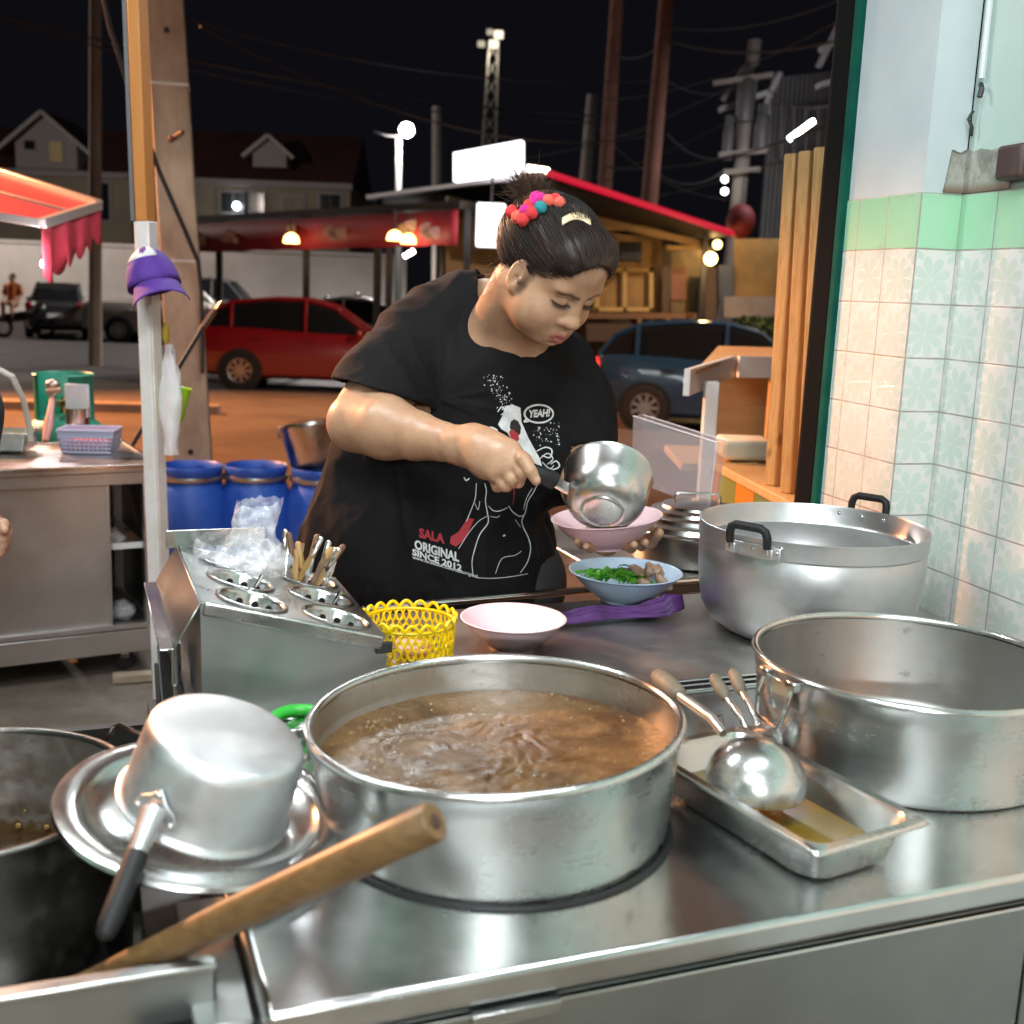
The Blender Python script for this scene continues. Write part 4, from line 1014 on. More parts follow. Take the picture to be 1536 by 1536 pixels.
# things on the cart
CT_ = .79
bk = G(136, 676, CT_); BM2 = frame(bk, Vector((.985, .12, 0)), Vector((-.12, .985, 0)), z_)
bo = thing('lilac_basket', bk, 'pale lilac plastic basket with perforated sides on the cabinet cart', 'basket')
m = MB(); bw_, bd_, bh_ = .105, .075, .088
def bpt(sx, sy, t): f_ = .84+.16*t; return Vector((sx*bw_*f_, sy*bd_*f_, bh_*t))
lil = plain('lilac_plastic', (.55, .56, .78), .35)
for t in (0.02, .2, .36, .52, .68, .96):
    r_ = .0055 if t in (.02, .96) else .0042; c4 = [bpt(*s, t) for s in ((1, 1), (-1, 1), (-1, -1), (1, -1))]
    m.tube(c4, r_, 6, closed=True, M=BM2)
for side in range(4):
    a0, a1 = [((1, 1), (-1, 1)), ((-1, 1), (-1, -1)), ((-1, -1), (1, -1)), ((1, -1), (1, 1))][side]
    nb = 11 if side % 2 == 0 else 8
    for k in range(nb+1):
        s = k/nb; sx = a0[0]+(a1[0]-a0[0])*s; sy = a0[1]+(a1[1]-a0[1])*s; m.tube([bpt(sx, sy, 0), bpt(sx, sy, .7)], .0042, 5, M=BM2)
m.build('lattice_wall', lil, bo)
m = MB()
for side in range(4):
    a0, a1 = [((1, 1), (-1, 1)), ((-1, 1), (-1, -1)), ((-1, -1), (1, -1)), ((1, -1), (1, 1))][side]
    m.add([BM2 @ bpt(*a0, .68), BM2 @ bpt(*a1, .68), BM2 @ bpt(*a1, 1), BM2 @ bpt(*a0, 1)], [(0, 1, 2, 3)])
m.add([BM2 @ bpt(*s, .01) for s in ((1, 1), (-1, 1), (-1, -1), (1, -1))], [(0, 1, 2, 3)])
m.build('upper_band', lil, bo, smooth=False, solid=.003)
m = MB(); m.box((0, 0, .026), (.15, .11, .045), BM2); tag(m.build('red_packet', plain('red_pack', (.55, .05, .07), .4), bevel=.004), 'red packet inside the lilac basket', 'packet')
cpb = G(118, 668, CT_); cpb.z = CT_+.012
m = MB().lathe([(0, 0), (.044, 0), (.045, .135), (.047, .137), (.044, .137), (.042, .003), (0, .003)], 40, T(cpb)); tag(m.build('steel_cup', M_['steel']), 'steel cup holding folded tissue inside the lilac basket', 'cup')
m = MB()
for k in range(4):
    m.box((0, 0, .165), (.09, .004, .13), T(cpb+Vector((0, -.016+.010*k, .0))) @ rot('Z', .1*k-.15) @ rot('X', .05*k-.06))
tag(m.build('tissue_stack', Mat('tissue', (.82, .82, .86), .6, alpha=.93).m, bevel=.002), 'white folded tissues standing in the steel cup', 'tissue')
tyb = G(15, 678, CT_)
m = ring_loft([(.10, .06, .02, 0), (.13, .075, .02, .01), (.145, .085, .02, .075), (.152, .092, .015, .076), (.154, .094, .015, .072)], T(tyb+Vector((-.07, .03, 0))) @ rot('Z', R(8)))
m.f.append(tuple(range(28)))
tag(m.build('steel_tub', M_['steel'], angle=45, solid=.0015), 'rectangular steel tub at the left end of the cabinet cart', 'tub')
hz = MB(); hz.tube([P(-8, 552, 4.0), P(18, 565, 4.0), P(35, 600, 4.05), P(44, 640, 4.1), P(46, 662, 4.1)], .011, 10); tag(hz.build('white_hose', plain('milky_hose', (.72, .70, .66), .45)), 'milky white hose curving down in front of the gas cylinders', 'hose')
# gas cylinders
M_['gasgreen'] = varied('gas_green', (.02, .23, .15), (.03, .30, .20), 6, .35, .5)
def gas(loc, lab):
    o = thing('gas_cylinder', loc, lab, 'gas cylinder', 'green gas cylinders behind the cart')
    M = T(loc)
    MB().lathe([(0, .03), (.15, .03), (.172, .06), (.175, .12), (.175, .70), (.17, .76), (.15, .81), (.11, .842), (.05, .858), (0, .86)], 56, M).build('tank', M_['gasgreen'], o, angle=50)
    k = MB(); k.lathe([(.122, .83), (.122, 1.02), (.128, 1.026), (.122, 1.032), (.116, 1.026), (.117, .83)], 48, M, a0=R(-60), a1=R(230)); k.build('collar', M_['gasgreen'], o, angle=50)
    k = MB(); k.lathe([(0, .86), (.018, .86), (.016, .9), (.012, .93), (0, .93)], 16, M); k.box((0, -.03, .905), (.022, .06, .022), M); k.build('valve', plain('brass', (.45, .30, .12), .35, 1), o)
    MB().lathe([(.16, 0), (.165, .0), (.168, .05), (.16, .05)], 40, M).build('foot_ring', M_['gasgreen'], o)
    return o
g1_ = Vector((-1.955, 4.95, .0)); g1o = gas(g1_, 'green gas cylinder with open collar standing behind the lilac basket')
g2 = dup(g1o, T((-2.40, 4.93, -.06)), 'green gas cylinder at the far left edge, mostly hidden by the standing person')
rg = thing('gas_regulator', P(75, 590, 4.7), 'gas regulator with a pinkish hose clamp on the green cylinder', 'regulator')
MB().ball(P(79, 577, 4.75), (.03, .03, .022)).tube([P(79, 577, 4.75), P(79, 595, 4.72)], .016, 10).tube([P(70, 588, 4.7), P(92, 586, 4.7)], .012, 10).build('regulator_body', plain('pale_metal', (.6, .5, .45), .35, .8), rg)
MB().tube([P(79, 595, 4.7), P(76, 615, 4.65), P(72, 640, 4.6), P(68, 662, 4.55)], [.010, .013, .02, .012], 10).build('hose_clamp', plain('pink_grip', (.75, .33, .30), .45), rg)

# barrels
M_['barrel'] = varied('blue_barrel_plastic', (.016, .075, .40), (.028, .11, .52), 5, .3, .5)
def barrel(loc, lab):
    o = thing('blue_barrel', loc, lab, 'barrel', 'blue barrels by the pole'); M = T(loc)
    MB().lathe([(0, 0), (.18, 0), (.20, .02), (.218, .12), (.226, .3), (.226, .48), (.215, .60), (.195, .69), (.178, .735), (.172, .75), (.172, .80), (.178, .81), (.180, .838), (.176, .845), (.170, .840), (.165, .80), (.165, .72), (.2, .6), (.2, .1), (0, .05)], 64, M).build('barrel_body', M_['barrel'], o, angle=50)
    MB().lathe([(.174, .765), (.186, .768), (.189, .778), (.186, .79), (.174, .793)], 64, M).build('clamp_ring', plain('zinc_ring', (.5, .48, .46), .35, 1), o)
    return o
bp = []
for (u, v) in ((286, 698), (384, 698), (484, 702)): q = G(u, v, .40); bp.append(Vector((q.x, q.y, -.44)))
b0 = barrel(bp[0], 'open blue plastic barrel right beside the white support post')
dup(b0, T(bp[1]), 'open blue plastic barrel in the middle, behind the bag roll')
dup(b0, T(bp[2]), 'blue plastic barrel with a steel bucket on top, next to the woman')
bkc = P(474, 690, 6.6); bkc.z = .41
BKM = zframe(bkc, (-.16, .05, 1))
bu = thing('steel_bucket', bkc, 'dented steel bucket with wire handle standing on the third blue barrel', 'bucket')
MB().lathe([(0, 0), (.14, 0), (.142, .004), (.188, .235), (.194, .238), (.194, .245), (.186, .243), (.138, .006), (0, .005)], 56, BKM).build('bucket_wall', M_['steel'], bu, angle=50)
MB().tube([BKM @ Vector((.19*math.cos(t), -.06*math.sin(t)*.4, .22+.045*math.sin(t))) for t in [PI*i/14 for i in range(15)]], .004, 6).build('wire_handle', M_['chrome'], bu)
for k, (s) in enumerate((-1, 1)): MB().box((s*.186, 0, .20), (.012, .04, .04), BKM).build('handle_lug', M_['steel'], bu, bevel=.003)

# concrete pole with wire ties and cable
cp0, cp1 = P(289, 690, 7.2), P(247, 0, 7.2); dz_ = (cp1-cp0)/(cp1.z-cp0.z); base_ = cp0+dz_*(-.44-cp0.z); top__ = cp0+dz_*(7.5-cp0.z)
cpo = thing('concrete_pole', base_, 'square concrete utility pole behind the blue barrels, orange lit', 'pole')
M_['concrete'] = varied('pole_concrete', (.30, .215, .145), (.41, .305, .21), 7, .85, None, .35, .006, vscale=(1, 1, .4))
m = MB(); zax = dz_.normalized(); hx = Vector((1, .25, 0)).normalized()
fr0 = frame(base_, hx, zax.cross(hx).normalized(), zax); L = (top__-base_).length
m.add([(sx*(.125 if k == 0 else .085), sy*(.125 if k == 0 else .085), k*L) for k in (0, 1) for sx, sy in ((-1, -1), (1, -1), (1, 1), (-1, 1))], [(0, 1, 2, 3), (4, 5, 6, 7), (0, 1, 5, 4), (1, 2, 6, 5), (2, 3, 7, 6), (3, 0, 4, 7)], fr0)
m.build('shaft', M_['concrete'], cpo, bevel=.012)
for z, w in ((2.57, .107), (1.55, .113)):
    c0 = base_+dz_*(z+.44); m = MB(); m.tube([c0+hx*sx*w+zax.cross(hx)*sy*w for sx, sy in ((-1, -1), (1, -1), (1, 1), (-1, 1))], .009, 6, closed=True); m.build('wire_tie', plain('pale_wire', (.6, .55, .5), .5), cpo)
MB().tube([P(258, 207, 7.08), P(274, 198, 7.03)], .014, 8).ball(P(257, 208, 7.07), .02, seg=10, rings=6).build('bolt', plain('rust', (.12, .05, .03), .7), cpo)
for u, v in ((250, 45), (286, 678)): m = MB(); m.lathe([(0, 0), (.018, 0)], 14, frame(P(u, v, 7.075), (1, 0, 0), (0, 0, 1), (0, -1, 0))); m.build('bolt_hole', M_['black'], cpo, smooth=False)
cbl = MB(); cbl.tube([P(150, -30, 6.3), P(165, 40, 6.35), P(200, 150, 6.5), P(240, 260, 6.7), P(275, 340, 6.9), P(297, 392, 7.0), P(302, 440, 7.05), P(303, 560, 7.05)], .014, 8); tag(cbl.build('black_cable', M_['rubber']), 'thick black cable running down across the concrete pole', 'cable')
# ------------------------------------------------------------------ background
def hz(u): return 434+.0384*(u-768)
# cars
M_['glass'] = plain('car_glass', (.010, .011, .013), .06, spec=.6)
M_['tyre'] = plain('tyre', (.014, .014, .014), .8)
M_['rim'] = plain('alloy_rim', (.55, .52, .48), .3, 1)
def car(name, label, cat, loc, yaw, paint, L=4.1, W=1.7, Hh=1.48, kind='hatch', group='parked cars', lit=False):
    """local x: front = -L/2; built in local coords"""
    o = thing(name, loc, label, cat, group); M = T(loc) @ rot('Z', yaw); hw = W/2
    # lower body stations: x, zbottom, ztop(belt/hood), half width
    if kind == 'pickup':
        S = [(-.5, .38, .62, .70), (-.485, .30, .80, .86), (-.44, .24, .95, .94), (-.30, .22, 1.03, 1.0), (-.16, .22, 1.08, 1.0), (0, .22, 1.10, 1.0), (.18, .22, 1.10, 1.0), (.2, .24, 1.08, 1.0), (.42, .30, 1.08, .99), (.49, .34, 1.07, .97), (.5, .40, 1.02, .95)]
        R_ = [(-.17, 1.06, .90), (-.06, 1.60, .74), (0.04, 1.70, .72), (.14, 1.68, .72), (.185, 1.55, .74), (.20, 1.08, .90)]
    elif kind == 'sedan':
        S = [(-.5, .34, .52, .68), (-.48, .24, .66, .86), (-.42, .20, .76, .95), (-.30, .19, .86, 1.0), (-.18, .19, .92, 1.0), (0, .19, .94, 1.0), (.2, .19, .96, 1.0), (.34, .20, .97, .99), (.45, .24, .93, .94), (.49, .30, .86, .86), (.5, .38, .74, .74)]
        R_ = [(-.21, .90, .88), (-.07, 1.36, .72), (.04, 1.44, .70), (.16, 1.42, .70), (.26, 1.28, .74), (.38, .96, .86)]
    else:
        S = [(-.5, .34, .50, .66), (-.48, .24, .68, .86), (-.42, .20, .80, .95), (-.32, .19, .90, 1.0), (-.2, .19, .96, 1.0), (0, .19, .98, 1.0), (.2, .19, 1.02, 1.0), (.36, .20, 1.04, .99), (.45, .24, 1.04, .95), (.485, .32, .98, .90), (.5, .40, .80, .84)]
        R_ = [(-.25, .93, .88), (-.09, 1.38, .74), (.03, 1.49, .72), (.18, 1.49, .72), (.34, 1.42, .74), (.42, 1.28, .78), (.47, 1.02, .86)]
    k = Hh/1.48
    rows = []
    for (x, zb, zt, w) in S:
        zb *= k; zt *= k; w *= hw; zm = zb+(zt-zb)*.45
        half = [(w*.86, zb), (w*.97, zb+.07), (w, zm), (w*.985, zt-.10), (w*.95, zt-.03), (w*.86, zt), (w*.4, zt+.025)]
        rows.append([M @ Vector((x*L, y, z)) for y, z in half]+[M @ Vector((x*L, -y, z)) for y, z in reversed(half)])
    m = MB(); m.grid(rows, closed_u=True); n = len(rows[0]); m.f.append(tuple(range(n-1, -1, -1))); m.f.append(tuple((len(rows)-1)*n+i for i in range(n)))
    m.build('body', paint, o, angle=35)
    def roofrows(gr, top, lo=-.02):
        out = []
        for (x, z, w) in R_:
            z *= k; w *= hw; base = .86*k; zb_ = min(z, base)-.04
            half = [(hw*.93+gr, zb_), (hw*.915+gr, min(z, base)), (w*1.02+gr, z-.05 if z-.05 > base else min(z, base)+.01), (w*.9+gr, z+gr), (w*.4, z+.02+gr)]
            out.append([M @ Vector((x*L, y, q)) for y, q in half]+[M @ Vector((x*L, -y, q)) for y, q in reversed(half)])
        return out
    rr_ = roofrows(0, 0); m = MB(); m.grid(rr_, closed_u=True); m.build('window_glass', M_['glass'], o, angle=40)
    # roof skin and pillars
    m = MB(); core = [r for r in roofrows(.012, 1)][1:-1]
    rows = [[r[i] for i in (3, 4, 5, 6)] for r in core]; m.grid(rows)
    for s in (0, 1):
        idx = (3, 2) if s == 0 else (6, 7); rws = roofrows(.014, 1)
        edge = [r[idx[0]] for r in rws]
        m.tube(edge, .035, 6)
        for xi in ((2,) if kind != 'hatch' else (2, 4)):
            r = rws[xi]; lowi = 1 if s == 0 else 8; m.tube([r[idx[0]], r[idx[1]], r[lowi]], .032, 6)
        if kind == 'hatch':
            a, b = rws[-2], rws[-1]; lowi = 1 if s == 0 else 8; m.add([a[idx[0]], rws[-3][lowi].lerp(a[lowi], .6), b[lowi], b[idx[0]]], [(0, 1, 2, 3)])
    m.build('roof', paint, o, angle=40)
    wr = .31*k*1.02
    for sx in (-.31, .30):
        for sy in (-1, 1):
            c = M @ Vector((sx*L, sy*(hw-.10), wr)); ax = M.to_3x3() @ Vector((0, sy, 0)); WMt = zframe(c, ax)
            a = MB().lathe([(0, .102), (wr*1.16, .102), (wr*1.16, .09)], 32, WMt); a.build('wheel_arch', M_['black'], o, smooth=False)
            t = MB().lathe([(wr*.62, -.09), (wr*.93, -.09), (wr, -.06), (wr, .085), (wr*.93, .112), (wr*.64, .114), (wr*.62, .09)], 32, WMt).build('wheel', M_['tyre'], o)
            rm = MB(); rm.lathe([(wr*.58, .112), (wr*.64, .116), (wr*.64, .10), (wr*.57, .09)], 32, WMt); rm.lathe([(0, .118), (wr*.14, .116), (wr*.16, .1)], 16, WMt)
            for q in range(9):
                an = 2*PI*q/9; rm.bar(WMt @ Vector((wr*.12*math.cos(an), wr*.12*math.sin(an), .108)), WMt @ Vector((wr*.6*math.cos(an), wr*.6*math.sin(an), .110)), .045, .012, hint=ax)
            rm.build('rim', M_['rim'], t)
    hl = plain('headlamp', (.7, .7, .72), .1, spec=.8) if 'headlamp' not in bpy.data.materials else bpy.data.materials['headlamp']
    tl = plain('tail_lamp', (.45, .01, .01), .15, emit=(1, .03, .02), es=1.1) if 'tail_lamp' not in bpy.data.materials else bpy.data.materials['tail_lamp']
    tl0 = plain('tail_lamp_off', (.30, .012, .012), .12, spec=.8) if 'tail_lamp_off' not in bpy.data.materials else bpy.data.materials['tail_lamp_off']
    for sy in (-1, 1):
        MB().ball((-.462*L, sy*hw*.74, .69*k), (.14, .15, .085), M).build('headlight', hl, o)
        MB().ball((.478*L, sy*hw*.80, .86*k), (.08, .12, .13), M).build('tail_light', tl if lit else tl0, o)
        MB().ball((-.20*L, sy*(hw+.08), .98*k), (.07, .10, .07), M).build('wing_mirror', paint, o)
        for xs_, zh_ in (((-.02, .03), .83), ((.20, .25), .86)): dh = MB(); dh.tube([M @ Vector((x*L, sy*(hw+.012), zh_*k)) for x in xs_], .02, 6); dh.build('door_handle', paint, o)
    MB().box((.502*L, 0, .62*k), (.01, .42, .12), M).build('number_plate', M_['white_plastic'], o)
    bmp = MB(); bmp.box((-.492*L, 0, .34*k), (.05, W*.6, .12), M); bmp.build('grille', M_['black'], o, bevel=.02)
    return o
def paint(name, c, r=.16, metal=.0): return Mat(name, c, .3, metal, coat=1.0, coatr=.05).m
pr_ = paint('red_paint', (.24, .006, .010)); pbl = paint('blue_paint', (.012, .045, .105)); psl = paint('silver_paint', (.45, .45, .47), metal=.4); pdk = paint('dark_grey_paint', (.03, .028, .03)); pbg = paint('beige_paint', (.45, .41, .36)); pgr = paint('grey_paint', (.10, .095, .10))
def gp(u, Y): d = ray(u, hz(u)); return Vector((d.x*Y/d.y, Y, -.44))
cx = gp(358, 20.2); car('red_hatchback', 'glossy red hatchback with alloy wheels parked side-on behind the pole', 'car', (cx.x+.30*4.1, 20.9, -.44), R(184), pr_, L=4.1, Hh=1.55)
cs = gp(470, 26); car('silver_sedan', 'silver sedan roof showing beyond the red hatchback', 'car', (cs.x+.5, 26.4, -.44), R(2), psl, L=4.5, kind='sedan', Hh=1.6)
cg = gp(335, 38.5); car('grey_pickup', 'grey pickup parked behind the concrete pole near the white wall', 'car', (cg.x, 38.5, -.44), R(180), pgr, L=5.0, W=1.8, Hh=1.62, kind='pickup')
cdk = gp(100, 35); car('dark_sedan', 'dark sedan parked at the far left by the white wall', 'car', (gp(88, 35).x, 35, -.44), R(-72), pdk, L=4.4, Hh=1.6, kind='sedan')
cbe = gp(190, 37.5); car('beige_pickup', 'beige pickup seen from behind beside the dark sedan', 'car', (gp(268, 33.5).x, 33.5, -.44), R(186), pbg, L=5.0, W=1.8, Hh=1.6, kind='pickup')
cb2 = gp(1010, 18); car('blue_hatchback', 'dark blue hatchback seen from its rear corner, right of the woman', 'car', (gp(1062, 16.6).x+.46, 16.9, -.44), R(180-8), pbl, L=4.0, Hh=1.5, lit=True)

# perimeter wall, houses
M_['whitewall'] = varied('white_wall_paint', (.60, .58, .56), (.5, .48, .45), .6, .8)
w0, w1 = P(-120, 358, 45), P(610, 386, 45)
pw = thing('perimeter_wall', (w0.x, 45, -.44), 'long white boundary wall at the back of the car park', 'wall')
hW = 2.95; MB().box(((w0.x+w1.x)/2, 45.1, hW/2-.44), (w1.x-w0.x, .2, hW), None).build('wall_panel', M_['whitewall'], pw, smooth=False)
MB().box(((w0.x+w1.x)/2, 45.1, hW-.42), (w1.x-w0.x, .35, .12), None).build('wall_coping', M_['whitewall'], pw, smooth=False)
M_['housewall'] = varied('house_wall', (.42, .37, .28), (.36, .32, .25), .5, .8); M_['houseroof'] = varied('house_roof', (.10, .04, .035), (.07, .03, .03), .8, .7); M_['gable'] = plain('gable_paint', (.42, .40, .40), .7); M_['winglass'] = plain('window_glass', (.02, .025, .03), .1)
lit1 = glow('lit_window_warm', (1, .72, .3), .10); lit2 = glow('lit_window_cool', (.8, .9, 1), .9)
def X70(u, Y=70): return gp(u, Y).x
def Z70(u, v, Y=70): return P(u, v, Y).z
def house(label, u0, u1, veave, vridge, wins, gab=None):
    xl, xr = X70(u0), X70(u1); ze = Z70((u0+u1)/2, veave); zr = Z70((u0+u1)/2, vridge); xm = (xl+xr)/2
    o = thing('terrace_house', (xm, 70, -.44), label, 'house', 'terraced houses beyond the wall')
    MB().box((xm, 74, (ze-.44)/2), (xr-xl, 8, ze+.44)).build('wall', M_['housewall'], o, smooth=False)
    MB().box((xm, 69.85, ze-.1), (xr-xl+.3, .5, .35)).build('eave_band', M_['gable'], o, smooth=False)
    m = MB(); m.add([(xl-.2, 69.6, ze+.05), (xr+.2, 69.6, ze+.05), (xr+.2, 74, zr), (xl-.2, 74, zr), (xl-.2, 78.4, ze), (xr+.2, 78.4, ze)], [(0, 1, 2, 3), (3, 2, 5, 4), (0, 3, 4), (1, 5, 2)]); m.build('roof', M_['houseroof'], o, smooth=False)
    for (u, v0, v1, w, mat) in wins:
        x = X70(u); z1, z0 = Z70(u, v0), Z70(u, v1); ww = w/1720*70
        wf = MB().box((x, 69.93, (z0+z1)/2), (ww+.3, .12, z1-z0+.3)).build('window', M_['gable'], o, smooth=False)
        mm_ = MB(); mm_.box((x-ww*.25, 69.85, (z0+z1)/2), (ww*.46, .06, z1-z0)); mm_.box((x+ww*.25, 69.85, (z0+z1)/2), (ww*.46, .06, z1-z0)); mm_.build('pane', mat, wf, smooth=False)
    if gab:
        ug, vt, half, vb = gab; x = X70(ug); zt, zb = Z70(ug, vt), Z70(ug, vb); hh = half/1720*70
        m = MB(); m.prism([(-hh, 0), (hh, 0), (hh, (zt-zb)*.45), (0, zt-zb-.2), (-hh, (zt-zb)*.45)], 5, frame((x, 69.4, zb), (1, 0, 0), (0, 0, 1), (0, 1, 0))); m.build('gable_wall', M_['gable'], o, smooth=False)
        m = MB()
        for s in (-1, 1): m.bar((x, 71.5, zt), (x+s*hh*1.5, 71.5, zt-(zt-zb)*.72), 5, .16, hint=(0, 0, 1))
        m.build('gable_roof', M_['houseroof'], o, smooth=False)
        m = MB()
        for s in (-1, 1): m.bar((x, 68.95, zt+.02), (x+s*hh*1.52, 68.95, zt+.02-(zt-zb)*.72), .2, .26, hint=(0, 1, 0))
        m.build('bargeboard', plain('white_board', (.55, .53, .53), .6) if 'white_board' not in bpy.data.materials else bpy.data.materials['white_board'], o, smooth=False)
        return o, x, zb, zt
    return o
r_ = house('terraced house with a tall white gable and a lit window, far left', -30, 200, 258, 180, [(155, 275, 330, 26, M_['winglass']), (60, 280, 330, 30, M_['winglass'])], (82, 172, 44, 255))
o_ = r_[0]
wf = MB().box((X70(60), 69.3, Z70(60, 220)), (.75, .1, .65)).build('window', M_['gable'], o_, smooth=False); MB().box((X70(60), 69.24, Z70(60, 220)), (.6, .06, .5)).build('pane', M_['winglass'], wf, smooth=False)
wf = MB().box((X70(98), 69.3, Z70(98, 230)), (.85, .1, 1.25)).build('window', M_['gable'], o_, smooth=False); MB().box((X70(98), 69.24, Z70(98, 230)), (.7, .06, 1.1)).build('pane', lit1, wf, smooth=False)
house('terraced house with a small white dormer on its dark roof, right end of the row', 202, 524, 272, 186, [(352, 290, 318, 36, M_['winglass']), (385, 290, 318, 24, M_['winglass']), (440, 295, 322, 30, M_['housewall']), (495, 292, 325, 30, M_['winglass'])], (408, 207, 24, 252))
lamp_w = MB().ball(P(355, 309, 69.4), .22); tag(lamp_w.build('porch_lamp', glow('porch_lamp_glow', (.85, .92, 1), 14)), 'bright porch lamp on the dormer house', 'lamp')

# banner canopy
M_['darksteel'] = plain('dark_steel', (.02, .018, .018), .5, .3); M_['bannerred'] = varied('banner_red', (.32, .02, .035), (.24, .015, .03), 1.2, .6)
c0, c1 = P(270, 330, 25), P(690, 306, 20)
cn = thing('banner_canopy', ((c0.x+c1.x)/2, 23, -.44), 'long dark canopy with a red printed banner hanging along its edge', 'canopy')
dn = (c1-c0).normalized(); bk_ = Vector((-dn.y, dn.x, 0)).normalized()
m = MB(); m.add([c0, c1, c1+bk_*4, c0+bk_*4], [(0, 1, 2, 3)]); m.build('canopy_roof', M_['darksteel'], cn, smooth=False, solid=.12)
def bn(t, s): q = c0.lerp(c1, t); return q+Vector((0, 0, -.10-s))-bk_*.05
m = MB(); rows = [[bn(t/40, s*.58+.01*math.sin(t*1.3)*s) for s in (0, .5, 1)] for t in range(0, 41)]; m.grid(rows); m.build('banner', M_['bannerred'], cn, angle=180, solid=.01)
_bpm = varied('banner_print_pale', (.40, .26, .22), (.30, .18, .17), 4, .6)
for t, s in ((.10, .30), (.24, .34), (.46, .28), (.63, .32), (.86, .28), (.93, .26)):
    m = MB()
    for j in range(5):
        q = bn(t+random.uniform(-.022, .022), s+random.uniform(-.10, .12)); m.ball(q-bk_*.012, (random.uniform(.10, .2), .012, random.uniform(.06, .12)), T((0, 0, 0)), 10, 6)
    m.build('banner_print', _bpm, cn)
for t in (.10, .45, .70, .74, .98):
    q = c0.lerp(c1, t)+bk_*.4; MB().bar((q.x, q.y, -.44), (q.x, q.y, q.z-.05), .12).build('post', M_['darksteel'], cn, smooth=False)
M_['globe'] = glow('globe_glow', (1, .66, .20), 7.0)
for i, (u, v, Y, lab) in enumerate(((437, 361, 22.0, 'leftmost dome lamp glowing yellow under the banner canopy'), (592, 357, 20.2, 'dome lamp glowing yellow, left of the pair under the banner'), (613, 362, 20.6, 'lower dome lamp glowing yellow, right of the pair under the banner'), (613, 351, 25, 'upper dome lamp glowing yellow behind the lower one'))):
    c = P(u, v, Y); o = thing('dome_lamp', c, lab, 'lamp', 'yellow dome lamps'); r = 11.5/1720*Y if i < 3 else 8/1720*Y
    MB().lathe([(r, -.3*r), (r*1.0, .0), (r*.85, .5*r), (r*.5, .85*r), (0, r), ], 20, T(c)).lathe([(0, -.32*r), (r, -.3*r)], 20, T(c)).build('lamp_shade', M_['globe'], o)
    MB().tube([c+Vector((0, 0, r)), c+Vector((0, 0, r+.35))], .015, 6).build('lamp_cord', M_['black'], o)
    if i in (1, 2, 0):
        l = bpy.data.lights.new('dome_light', 'POINT'); l.energy = 16; l.color = (1, .70, .42); l.shadow_soft_size = .15; lo = bpy.data.objects.new('dome_light', l); COL.objects.link(lo); lo.location = c-Vector((0, .35, .25))
M_['tube'] = glow('tube_glow', (1, .98, .95), 22); M_['tube_warm'] = glow('tube_glow_warm', (1, .90, .62), 18)
def tubelamp(u0, v0, u1, v1, Y, r, lab, mat):
    a, b = P(u0, v0, Y), P(u1, v1, Y); o = thing('tube_lamp', a.lerp(b, .5), lab, 'tube lamp'); MB().tube([a, b], r, 8).build('glowing_tube', mat, o); MB().bar(a+Vector((0, .06, .05)), b+Vector((0, .06, .05)), .05, .03).build('lamp_housing', M_['darksteel'], o)
tubelamp(606, 385, 621, 376, 26, .045, 'short slanting white tube lamp below the dome lamps', M_['tube'])
tubelamp(1183, 209, 1221, 181, 22, .045, 'bright white tube lamp slanting on the shophouse at the right', M_['tube'])
tubelamp(791, 253, 823, 258, 15.5*1.3, .06, 'yellowish tube lamp on the kiosk roof beside the lit sign', M_['tube_warm'])

# kiosk restaurant
KSC = 1.3
Kn, Kl, Kr = P(812, 262, 14.9*KSC), P(553, 296, 19.7*KSC), P(1097, 352, 16.4*KSC)
ks = thing('open_air_restaurant', (Kn.x+.5, 17*KSC, -.44), 'open-air restaurant under a slanting roof with a red lit edge and warm interior', 'restaurant')
Kb = Kl+(Kr-Kn)
m = MB(); m.add([Kn, Kr, Kb, Kl], [(0, 1, 2, 3)]); m.build('roof', M_['darksteel'], ks, smooth=False, solid=.08)
m = MB(); m.bar(Kn+Vector((0, -.05, 0)), Kl+Vector((0, -.05, 0)), .12, .10); m.build('roof_fascia', plain('pale_fascia', (.45, .45, .50), .4), ks, bevel=.02)
m = MB(); m.tube([Kn+Vector((.1, -.1, .02)), Kr+Vector((0, -.1, .02))], .055, 8); m.build('red_edge_light', glow('red_neon', (1, .010, .055), .62), ks)
warmw = varied('warm_wood_wall', (.20, .125, .05), (.14, .085, .035), 3, .6)
rd_ = (Kr-Kn).normalized(); ld_ = (Kl-Kn).normalized()
def kp(s, t, z): q = Kn+(Kr-Kn)*s+(Kl-Kn)*t; return Vector((q.x, q.y, z))
m = MB(); m.add([kp(-.05, .42, -.44), kp(1.15, .42, -.44), kp(1.15, .42, 2.5), kp(-.05, .42, 3.1)], [(0, 1, 2, 3)]); m.build('back_wall', warmw, ks, smooth=False, solid=.1)
for s, t in ((.02, .05), (.05, .98), (.93, .05), (.97, .6), (.42, .3), (.03, .55)):
    q = kp(s, t, 0); z1 = (Kn+(Kr-Kn)*s+(Kl-Kn)*t).z; MB().bar((q.x, q.y, -.44), (q.x, q.y, z1-.04), .10).build('post', M_['darksteel'], ks, smooth=False)
m = MB(); m.bar(kp(.1, .1, 2.85), kp(1.0, .1, 2.40), .05, .12); m.bar(kp(.1, .3, 2.85), kp(1.0, .3, 2.40), .05, .12); m.build('roof_beam', plain('beam_wood', (.22, .14, .07), .6), ks, smooth=False)
m = MB(); q = P(945, 378, 16.9*KSC); m.box(q, (.42, .3, .36)); tag(m.build('loudspeaker', M_['black'], bevel=.02), 'small black loudspeaker mounted in the lit restaurant', 'loudspeaker')
